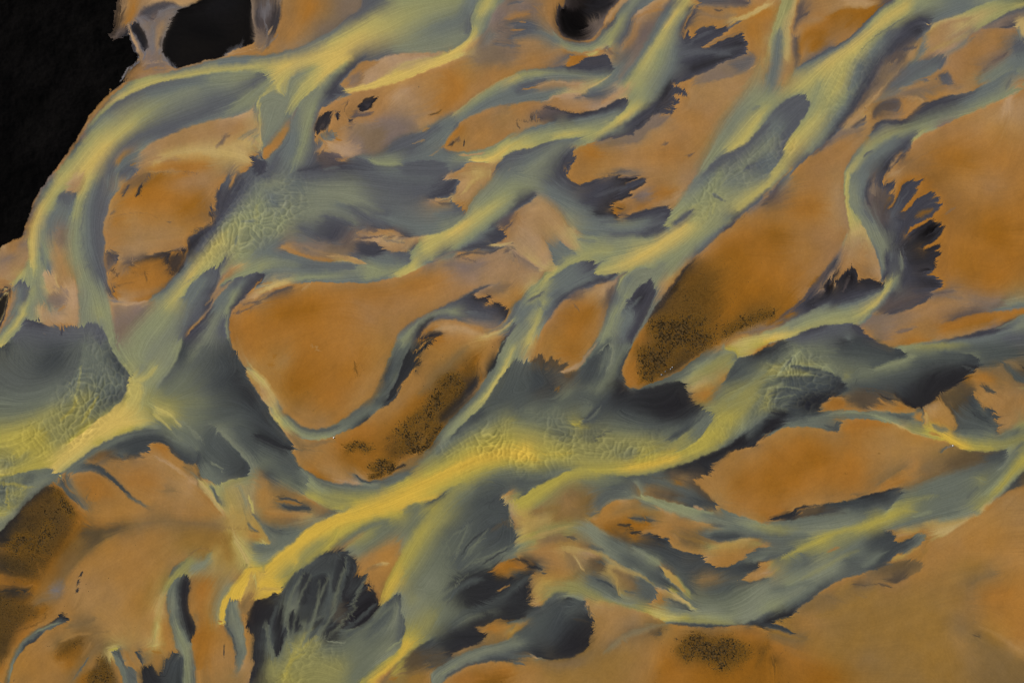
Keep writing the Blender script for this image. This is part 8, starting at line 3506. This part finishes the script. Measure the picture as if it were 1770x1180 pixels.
^d~10,1,3,140*45:1030,800 900,860
^k~8,1.1,3,90*60:340,50 440,60
#S~4*50:320,50 440,50 480,120 360,150
|b~4,2*50:360,150 480,130
#d~5*50:940,120 1100,80 1260,90 1320,130 1240,190 1000,190
@ 440 0 450 300
#k~1.5*92:415,908 420,850 450,802 505,772 515,800 500,860 460,898
|S~4,2*50:440,890 470,850
@ 440 880 450 300
|G~5,2.5*75:250,960 225,800 215,700 280,520 340,430
|G~5,2.5*75:330,930 380,800 430,640 500,460
|G~5,2.5*70:420,880 520,720 560,560 630,330
|G~5,2.5*70:500,860 640,720 700,580 760,470
|e~5,2.5*70:560,860 720,740 830,640
|G~4,2*70:120,1010 90,880 70,760
|Q~5,3*60:240,1090 260,990 330,930 420,870
^g~14,1.2,3.5,-70*55:260,980 360,920 480,880
"""
# ------------------------------------------------------------------ scene
import bpy, bmesh, random
from mathutils import Vector, noise as mnoise
SC=bpy.context.scene
COL=SC.collection
MPP=0.4                       # metres of ground per unit of the survey grid
S=1.0
UW,UH=1770,1180
ALB=0.80                      # survey tone -> albedo
def link(o,parent=None):
    COL.objects.link(o)
    if parent: o.parent=parent
    return o
def tag(o,label=None,cat=None,group=None,kind=None):
    if label: o['label']=label
    if cat: o['category']=cat
    if group: o['group']=group
    if kind: o['kind']=kind
    return o
def wx(u): return (u-UW/2)*MPP
def wy(v): return (UH/2-v)*MPP
def srgb2lin(a):
    return np.where(a<=.04045,a/12.92,((a+.055)/1.055)**2.4)
# ---- materials
def nt(name):
    m=bpy.data.materials.new(name);m.use_nodes=True
    t=m.node_tree;t.nodes.clear()
    return m,t
def node(t,typ,**kw):
    n=t.nodes.new(typ)
    for k,v in kw.items(): setattr(n,k,v)
    return n
def noise_n(t,scale,detail=4,rough=.55):
    c=node(t,'ShaderNodeTexCoord');n=node(t,'ShaderNodeTexNoise')
    n.inputs['Scale'].default_value=scale;n.inputs['Detail'].default_value=detail;n.inputs['Roughness'].default_value=rough
    t.links.new(c.outputs['Object'],n.inputs['Vector']);return n
def ground_mat(name,rough,spec,bump_dist,bump_scale,grain_scale,grain,attr=True,base=(.2,.1,.03)):
    m,t=nt(name)
    out=node(t,'ShaderNodeOutputMaterial');b=node(t,'ShaderNodeBsdfPrincipled' if spec>0 else 'ShaderNodeBsdfDiffuse')
    t.links.new(b.outputs[0],out.inputs[0])
    b.inputs['Roughness'].default_value=rough
    if spec>0: b.inputs['Specular IOR Level'].default_value=spec
    g=noise_n(t,grain_scale,5,.65)
    mr=node(t,'ShaderNodeMapRange');mr.inputs[1].default_value=.25;mr.inputs[2].default_value=.75;mr.inputs[3].default_value=1-grain;mr.inputs[4].default_value=1+grain
    t.links.new(g.outputs[0],mr.inputs[0])
    mx=node(t,'ShaderNodeVectorMath',operation='SCALE')
    if attr:
        a=node(t,'ShaderNodeAttribute',attribute_name='sediment');t.links.new(a.outputs['Color'],mx.inputs[0])
    else:
        mx.inputs[0].default_value=base
    t.links.new(mr.outputs[0],mx.inputs['Scale'])
    t.links.new(mx.outputs[0],b.inputs[0])
    bn=noise_n(t,bump_scale,5,.6);bp=node(t,'ShaderNodeBump');bp.inputs['Distance'].default_value=bump_dist;bp.inputs['Strength'].default_value=.6
    t.links.new(bn.outputs[0],bp.inputs['Height']);t.links.new(bp.outputs[0],b.inputs['Normal'])
    return m
M_SAND=ground_mat('wet_ochre_sand',0.,.0,.08,.35,1.1,.03)
M_WATER=ground_mat('silty_meltwater',.5,.03,.02,.6,.5,.025)
M_LAVA=ground_mat('dark_lava_gravel',0.,.0,.3,.3,.5,.28)
M_POND=ground_mat('dark_pond_water',.5,.01,.02,.5,.3,.12)
M_FAR=ground_mat('sand_flats',.92,.05,.2,.2,.02,.12,attr=False,base=(.22,.115,.036))
def plain(name,base,rough,grain=.2,scale=3.):
    return ground_mat(name,rough,.2,.02,scale,scale,grain,attr=False,base=base)
# ---- the survey: sediment tone, water, moss and heights over the flood plain
out,ang,bl=build(DATA,S=S)
col,wat,moss,hgt,strk=texture(out,ang,bl,S)
h0,w0=wat.shape
yy,xx=np.mgrid[0:h0,0:w0].astype(np.float32)
U=(xx+.5)/S;V=(yy+.5)/S
LAVA_POLY="-9,-9 214,-9 208,20 200,50 212,64 224,62 234,80 244,100 236,106 226,122 216,141 193,159 176,176 155,201 139,230 127,250 111,272 94,296 76,324 61,344 52,369 46,386 41,405 37,409 24,414 0,431 -9,431"
POND_POLYS=[("-1","72,-1"),]
PONDS=[("black round pond among pale silt fans beside the river's bend, largest pool in view","351,-3 331,9 309,17 303,25 292,45 282,71 280,86 285,94 291,106 298,116 312,117 325,113 356,104 380,99 393,92 407,85 422,81 441,71 440,50 436,30 432,-3"),
("narrow black pool on the pale silt neck left of the round pond","237,38 244,48 254,68 256,84 250,86 241,68 226,48"),
("black and brown kettle pond ringed by orange sand and a grey-green channel","961,33 963,15 974,2 992,-4 1073,-4 1062,9 1048,28 1041,46 1032,61 1020,70 1005,72 987,70 971,62 964,51"),
("small black pool at the river edge of the orange bar","545,231 547,216 554,203 569,196 571,203 567,221 557,229 547,233"),
("small black pool inland on the orange bar, tilted like a leaf","617,189 623,180 628,172 649,168 645,181 638,189 623,193")]
cls=np.zeros((h0,w0),np.int16)                  # 0 sand plain 1 river
cls[blur(wat[...,None],.8)[...,0]>.5]=1
# drop specks
sm=blur((cls==1).astype(np.float32)[...,None],2.2)[...,0]
cls=np.where(sm>.5,1,0).astype(np.int16)
cls[inpoly(pts("-9,912 20,888 55,852 88,834 125,850 140,900 110,960 60,1060 30,1190 -9,1190"),U,V)]=0
cls[moss>.3]=0
ISLANDS=[
("big smooth orange island enclosed by the thin curved creek in the middle of the river","392,600 392,540 420,500 450,488 520,486 600,490 640,491 690,488 765,462 800,448 850,430 895,425 892,470 880,520 830,505 740,548 690,592 660,672 622,722 565,752 500,738 450,675 420,630"),
("orange spit with dark moss streaks between the curved creek and the main yellow channel","605,752 640,735 690,688 728,600 765,560 800,540 872,580 880,552 900,600 850,660 762,775 690,815 625,832 545,812 500,765 510,742 560,758"),
("small oval orange island with a dark scalloped tip","922,620 935,560 1000,508 1055,486 1072,486 1050,560 1005,612 960,645"),
("long ochre island with a broad dark mossy flank and orange rounded tip","1074,665 1078,620 1100,570 1180,450 1270,390 1340,330 1440,255 1480,232 1472,300 1465,360 1475,400 1440,470 1400,535 1340,575 1270,602 1180,645 1110,675"),
("smooth orange teardrop island below the dune-scaled channel","1185,845 1235,825 1280,755 1362,728 1450,745 1452,728 1475,715 1545,720 1600,755 1660,770 1668,790 1600,840 1562,858 1480,882 1380,905 1310,906 1235,878"),
("round ochre island with pitted dark lower rim inside the left bend","178,440 182,380 195,320 235,265 260,255 440,255 436,300 375,355 335,420 268,515 222,532 185,512"),
("orange bar dotted with two small black pools under the yellow ribbon","540,245 545,205 588,160 598,150 586,140 620,100 705,85 840,88 880,60 950,100 920,135 850,155 790,190 758,222 690,258 620,284 560,262"),
("slim orange bar with feathery dark upper edge between two grey-green channels","760,256 800,208 870,180 930,162 1000,162 1085,166 1060,178 1040,192 905,210 870,245 800,266"),
("pale braided sand bar streaked grey near the upper right corner","1440,240 1500,150 1580,105 1640,60 1680,30 1770,12 1770,150 1700,150 1560,180 1510,212 1460,232"),
("wedge of rippled orange sand between two channels at the top edge","1368,120 1372,40 1395,-5 1548,-5 1485,62 1395,105"),
]
for i,(lb,pp) in enumerate(ISLANDS):
    P=inpoly(pts(pp),U,V); cls[P&(cls==0)]=10+i
LV=inpoly(pts(LAVA_POLY),U,V)
cls[LV]=2
for i,(lb,pp) in enumerate(PONDS):
    cls[inpoly([tuple(p) for p in spline(pts(pp),True,False,3.)[0]],U,V)]=40+i
# black ground: faint wind-drawn wisps only
lw=blur((cls==2).astype(np.float32)[...,None],1.)
wisp=np.clip(vnoise(h0,w0,60*S,91,5)*.5+.2*vnoise(h0,w0,9*S,92,3),-.6,2)[...,None]
col=np.where((cls[...,None]==2)&(col.mean(-1,keepdims=True)<.19),np.minimum(col,.04)*.15+np.array([9,8,7.5])/255.*(1+.3*wisp),col)
# the pools are deep and dark
for i in range(2): 
    k=blur((cls==40+i).astype(np.float32)[...,None],5*S);k=np.clip(k*1.6-.6,0,1)*(cls==40+i)[...,None]
    col=col*(1-.72*k)+np.array([13,12,12])/255.*.72*k
# heights (metres): bars stand proud of the water, ponds sit in hollows
land=1-blur((cls==1).astype(np.float32)[...,None],3.*S)[...,0]
Z=.28*np.clip(land,0,1)+.12*land*vnoise(h0,w0,60*S,71,4)
lv=blur((cls==2).astype(np.float32)[...,None],10*S)[...,0]
Z+=lv*(1.2+.7*vnoise(h0,w0,40*S,72,5))
Z+=hgt*1.35
Z+=moss*.05*vnoise(h0,w0,4*S,73,3)
pd=blur((cls>=40).astype(np.float32)[...,None],2*S)[...,0]
Z=Z*(1-pd)+.05*pd
Z=blur(Z[...,None],.6)[...,0]
# extend past the surveyed rectangle by mirroring
PX,PY=int(150*S),int(120*S)
def ext(a):
    p=[(PY,PY),(PX,PX)]+[(0,0)]*(a.ndim-2)
    return np.pad(a,p,mode='symmetric')
Ce,Ze,Ke=ext(srgb2lin(col)*ALB),ext(Z),ext(cls)
core=np.zeros_like(Ke,bool);core[PY:PY+h0,PX:PX+w0]=True
Ke=np.where(core|(Ke<3),Ke,0)
H,W=Ke.shape
gx=(np.arange(W)-PX+.5)/S;gy=(np.arange(H)-PY+.5)/S
GX,GY=np.meshgrid(wx(gx),wy(gy))
fall=np.minimum(np.minimum(np.arange(W),W-1-np.arange(W))[None,:],np.minimum(np.arange(H),H-1-np.arange(H))[:,None])
Ze=Ze-.8*np.clip(1-fall/40.,0,1)
Kf=Ke[:-1,:-1]
def sheet(name,code,mat):
    m=(Kf==code);r,c=np.nonzero(m)
    a=r*W+c
    q=np.stack([a,a+W,a+W+1,a+1],1)
    used=np.zeros(H*W,bool);used[q.ravel()]=True
    idx=np.cumsum(used)-1;q=idx[q]
    vi=np.nonzero(used)[0]
    co=np.stack([GX.ravel()[vi],GY.ravel()[vi],Ze.ravel()[vi]],1).astype(np.float32)
    org=np.array([co[:,0].mean(),co[:,1].mean(),0.],np.float32);co-=org
    me=bpy.data.meshes.new(name)
    me.vertices.add(len(co));me.vertices.foreach_set('co',co.ravel())
    me.loops.add(q.size);me.loops.foreach_set('vertex_index',q.ravel().astype(np.int32))
    me.polygons.add(len(q));me.polygons.foreach_set('loop_start',np.arange(0,q.size,4,dtype=np.int32))
    try: me.polygons.foreach_set('loop_total',np.full(len(q),4,np.int32))
    except Exception: pass
    me.polygons.foreach_set('use_smooth',np.ones(len(q),bool))
    at=me.attributes.new('sediment','FLOAT_COLOR','POINT')
    rgba=np.ones((len(vi),4),np.float32);rgba[:,:3]=Ce.reshape(-1,3)[vi]
    at.data.foreach_set('color',rgba.ravel())
    me.materials.append(mat);me.update(calc_edges=True)
    o=bpy.data.objects.new(name,me);o.location=org
    return link(o)
tag(sheet('river',1,M_WATER),'braided river carrying yellow silt through grey-green water between sandbars',kind='structure')
tag(sheet('sand_plain',0,M_SAND),'ochre and tan sand flats of the river plain around the channels',kind='structure')
tag(sheet('lava_ground',2,M_LAVA),'almost black ground filling the upper left corner beyond the bank',kind='structure')
for i,(lb,pp) in enumerate(ISLANDS):
    if (Kf==10+i).sum()>50: tag(sheet('sand_island',10+i,M_SAND),lb,'sand island','sand islands between the river channels')
for i,(lb,pp) in enumerate(PONDS):
    if (Kf==40+i).sum()>10: tag(sheet('pond',40+i,M_POND),lb,'pond','dark ponds on the flood plain')
# ---- ground to the horizon, below everything
bm=bmesh.new();R=9000.
n=24
for j in range(n+1):
    for i in range(n+1): bm.verts.new(((i/n-.5)*2*R,(j/n-.5)*2*R,-1.2))
bm.verts.ensure_lookup_table()
for j in range(n):
    for i in range(n):
        a=j*(n+1)+i;bm.faces.new([bm.verts[k] for k in (a,a+1,a+n+2,a+n+1)])
me=bpy.data.meshes.new('ground');bm.to_mesh(me);bm.free();me.materials.append(M_FAR)
tag(link(bpy.data.objects.new('ground',me)),'distant sand flats reaching to the horizon',kind='structure')
# ---- moss and low cushion plants on the dark flanks
M_MOSS=plain('dark_moss',(.045,.032,.013),.95,.35,1.2)
rng=np.random.RandomState(77)
def tufts(name,label,box,count,size):
    u=rng.uniform(box[0],box[2],count*14);v=rng.uniform(box[1],box[3],count*14)
    xi=np.clip((u*S).astype(int),0,w0-1);yi=np.clip((v*S).astype(int),0,h0-1)
    ns=NS[yi,xi]
    p=np.clip(moss[yi,xi]*1.5-.42+.26*ns,0,1)*(cls[yi,xi]!=1)*(cls[yi,xi]<40)
    k=np.nonzero(rng.rand(len(u))<p*.55)[0][:count]
    if len(k)<5: return
    m=len(k);x=wx(u[k]);y=wy(v[k]);z=Z[yi[k],xi[k]]
    r=size*(.5+rng.rand(m)**2*1.3)
    ns_=6;th=np.linspace(0,2*math.pi,ns_,endpoint=False)[None]+rng.rand(m,1)*6.28
    rad=r[:,None]*(.65+.6*rng.rand(m,ns_))
    el=1+.6*rng.rand(m,1)
    vx=x[:,None]+rad*np.cos(th)*el;vy=y[:,None]+rad*np.sin(th)/el*1.1;vz=np.repeat(z[:,None]-.12,ns_,1)
    ring=np.stack([vx,vy,vz],-1)
    top=np.stack([x+r*.2*rng.randn(m),y+r*.2*rng.randn(m),z+r*(.35+.35*rng.rand(m))],-1)[:,None]
    co=np.concatenate([ring,top],1).reshape(-1,3)
    b=(np.arange(m)*(ns_+1))[:,None]
    f=np.stack([b+np.arange(ns_)[None],b+(np.arange(ns_)[None]+1)%ns_,np.repeat(b+ns_,ns_,1)],-1).reshape(-1,3)
    org=co.mean(0);org[2]=0;co=co-org
    me=bpy.data.meshes.new(name)
    me.vertices.add(len(co));me.vertices.foreach_set('co',co.astype(np.float32).ravel())
    me.loops.add(f.size);me.loops.foreach_set('vertex_index',f.ravel().astype(np.int32))
    me.polygons.add(len(f));me.polygons.foreach_set('loop_start',np.arange(0,f.size,3,dtype=np.int32))
    try: me.polygons.foreach_set('loop_total',np.full(len(f),3,np.int32))
    except Exception: pass
    me.materials.append(M_MOSS);me.update(calc_edges=True)
    o=link(bpy.data.objects.new(name,me));o.location=org
    tag(o,label,kind='stuff')
NS=vnoise(h0,w0,14*S,52,3)*.7+vnoise(h0,w0,5*S,51,2)*.6
tufts('moss','dark moss tufts thick on the flank of the long ochre island',(1080,420,1480,680),4500,.22)
tufts('moss','dark moss tufts in streaks on the spit beside the curved creek',(590,590,860,840),3500,.22)
tufts('moss','dark brown moss scattered over the lower left bank',(0,820,260,1180),3500,.22)
tufts('moss','oval patch of dark moss on the orange flats at the lower right',(1130,1080,1380,1180),1200,.22)
# ---- white birds and pale boulders
M_BIRD=plain('white_plumage',(.80,.78,.74),.8,.04)
M_BEAK=plain('orange_bill',(.5,.22,.04),.5,.05)
M_ROCK=plain('pale_rock',(.17,.165,.16),.9,.25,2.)
def skin_body(name,pts_,mat,parent):
    me=bpy.data.meshes.new(name);bm=bmesh.new()
    rings=[]
    seg=10
    for k,(p,rw,rh) in enumerate(pts_):
        p=Vector(p);d=(Vector(pts_[min(k+1,len(pts_)-1)][0])-Vector(pts_[max(k-1,0)][0])).normalized()
        s=Vector((0,1,0));u=d.cross(s).normalized()
        rings.append([bm.verts.new(p+s*rw*math.cos(t*2*math.pi/seg)+u*rh*math.sin(t*2*math.pi/seg)) for t in range(seg)])
    for a,b in zip(rings,rings[1:]):
        for t in range(seg): bm.faces.new((a[t],a[(t+1)%seg],b[(t+1)%seg],b[t]))
    bm.faces.new(rings[0][::-1]);bm.faces.new(rings[-1])
    bmesh.ops.recalc_face_normals(bm,faces=bm.faces)
    for f in bm.faces: f.smooth=True
    bm.to_mesh(me);bm.free();me.materials.append(mat)
    return link(bpy.data.objects.new(name,me),parent)
def make_bird(u,v,yaw,label):
    z=float(Z[int(v*S),int(u*S)])
    r=bpy.data.objects.new('bird',None);link(r);r.location=(wx(u),wy(v),z);r.rotation_euler=(0,0,yaw)
    tag(r,label,'bird','white birds resting by the water')
    q=.95
    body=[((-.62,0,.34),.02,.02),((-.5,0,.33),.13,.07),((-.3,0,.32),.25,.19),((-.02,0,.31),.31,.25),((.24,0,.33),.25,.23),((.4,0,.42),.13,.15),((.47,0,.58),.075,.085),((.49,0,.76),.062,.066),((.52,0,.9),.068,.07),((.6,0,.955),.075,.07),((.69,0,.94),.05,.045),((.73,0,.93),.02,.02)]
    skin_body('body',[((a*q,b*q,c*q),w_*q,h_*q) for (a,b,c),w_,h_ in body],M_BIRD,r)
    for s in (-1,1):
        wing=[((-.66,s*.12,.44),.012,.02),((-.4,s*.22,.47),.09,.05),((-.08,s*.26,.48),.13,.07),((.16,s*.23,.45),.09,.06),((.26,s*.18,.42),.02,.02)]
        skin_body('wing',[((a*q,b*q,c*q),w_*q,h_*q) for (a,b,c),w_,h_ in wing],M_BIRD,r)
        leg=[((.02,s*.11,.2),.022,.022),((.0,s*.11,.08),.016,.016),((.02,s*.11,.0),.016,.016),((.12,s*.11,.0),.05,.012)]
        skin_body('leg',[((a*q,b*q,c*q),w_*q,h_*q) for (a,b,c),w_,h_ in leg],M_BEAK,r)
    bill=[((.72,0,.93),.03,.028),((.8,0,.915),.026,.016),((.87,0,.905),.008,.008)]
    skin_body('bill',[((a*q,b*q,c*q),w_*q,h_*q) for (a,b,c),w_,h_ in bill],M_BEAK,r)
make_bird(577.,755.8,.3,'white bird resting on the sand just below the curved creek')
make_bird(1646.5,769.6,2.6,'white bird resting beside the bright yellow ribbon of silt near the right edge')
def boulder(u,v,r,seed,label):
    bm=bmesh.new();bmesh.ops.create_icosphere(bm,subdivisions=3,radius=1.)
    R_=random.Random(seed);o_=Vector((R_.random()*50,R_.random()*50,0))
    sx,sy,sz=R_.uniform(.8,1.25),R_.uniform(.75,1.1),R_.uniform(.5,.7)
    for vv in bm.verts:
        k=1+.35*mnoise.noise(vv.co*1.3+o_)+.15*mnoise.noise(vv.co*3.1+o_)
        vv.co=Vector((vv.co.x*sx,vv.co.y*sy,vv.co.z*sz))*k*r
    me=bpy.data.meshes.new('boulder');bm.to_mesh(me);bm.free();me.materials.append(M_ROCK)
    ob=link(bpy.data.objects.new('boulder',me));ob.location=(wx(u),wy(v),float(Z[int(v*S),int(u*S)])+r*.2)
    tag(ob,label,'boulder','pale boulders on the mossy bank')
boulder(1143.3,647.3,.55,1,'lowest pale boulder on the black mossy bank, nearest the orange rounded tip')
boulder(1149.8,641.8,.5,2,'dim grey boulder second up the row on the black mossy bank')
boulder(1159.,637.8,.5,3,'dim grey boulder just left of the topmost pale one on the mossy bank')
boulder(1162.,634.6,.6,4,'topmost and largest pale boulder on the black mossy bank')
# ---- light, sky, camera
SUN_EL,SUN_AZ=math.radians(38),math.radians(300)      # azimuth clockwise from +Y
wd=bpy.data.worlds.new('World');SC.world=wd;wd.use_nodes=True
t=wd.node_tree;t.nodes.clear()
o_=node(t,'ShaderNodeOutputWorld');bg=node(t,'ShaderNodeBackground');sk=node(t,'ShaderNodeTexSky',sky_type='NISHITA')
sk.sun_disc=False;sk.sun_elevation=SUN_EL;sk.sun_rotation=SUN_AZ
bg.inputs[1].default_value=.07
t.links.new(sk.outputs[0],bg.inputs[0]);t.links.new(bg.outputs[0],o_.inputs[0])
ld=bpy.data.lights.new('sun','SUN');ld.energy=4.0;ld.angle=math.radians(.5);ld.color=(1.,.955,.89)
lo=link(bpy.data.objects.new('sun',ld))
d=Vector((math.sin(SUN_AZ)*math.cos(SUN_EL),math.cos(SUN_AZ)*math.cos(SUN_EL),math.sin(SUN_EL)))
lo.rotation_euler=d.to_track_quat('Z','Y').to_euler();lo.location=d*500
cd=bpy.data.cameras.new('camera');ALT=900.
cd.sensor_width=36.;cd.lens=36.*ALT/(UW*MPP);cd.clip_start=1.;cd.clip_end=30000.
co_=link(bpy.data.objects.new('camera',cd));co_.location=(0,0,ALT);co_.rotation_euler=(0,0,0)
SC.camera=co_
SC.view_settings.view_transform='Standard';SC.view_settings.look='None';SC.view_settings.exposure=EXPO;SC.view_settings.gamma=1
SC.render.engine='CYCLES';SC.cycles.filter_width=1.1
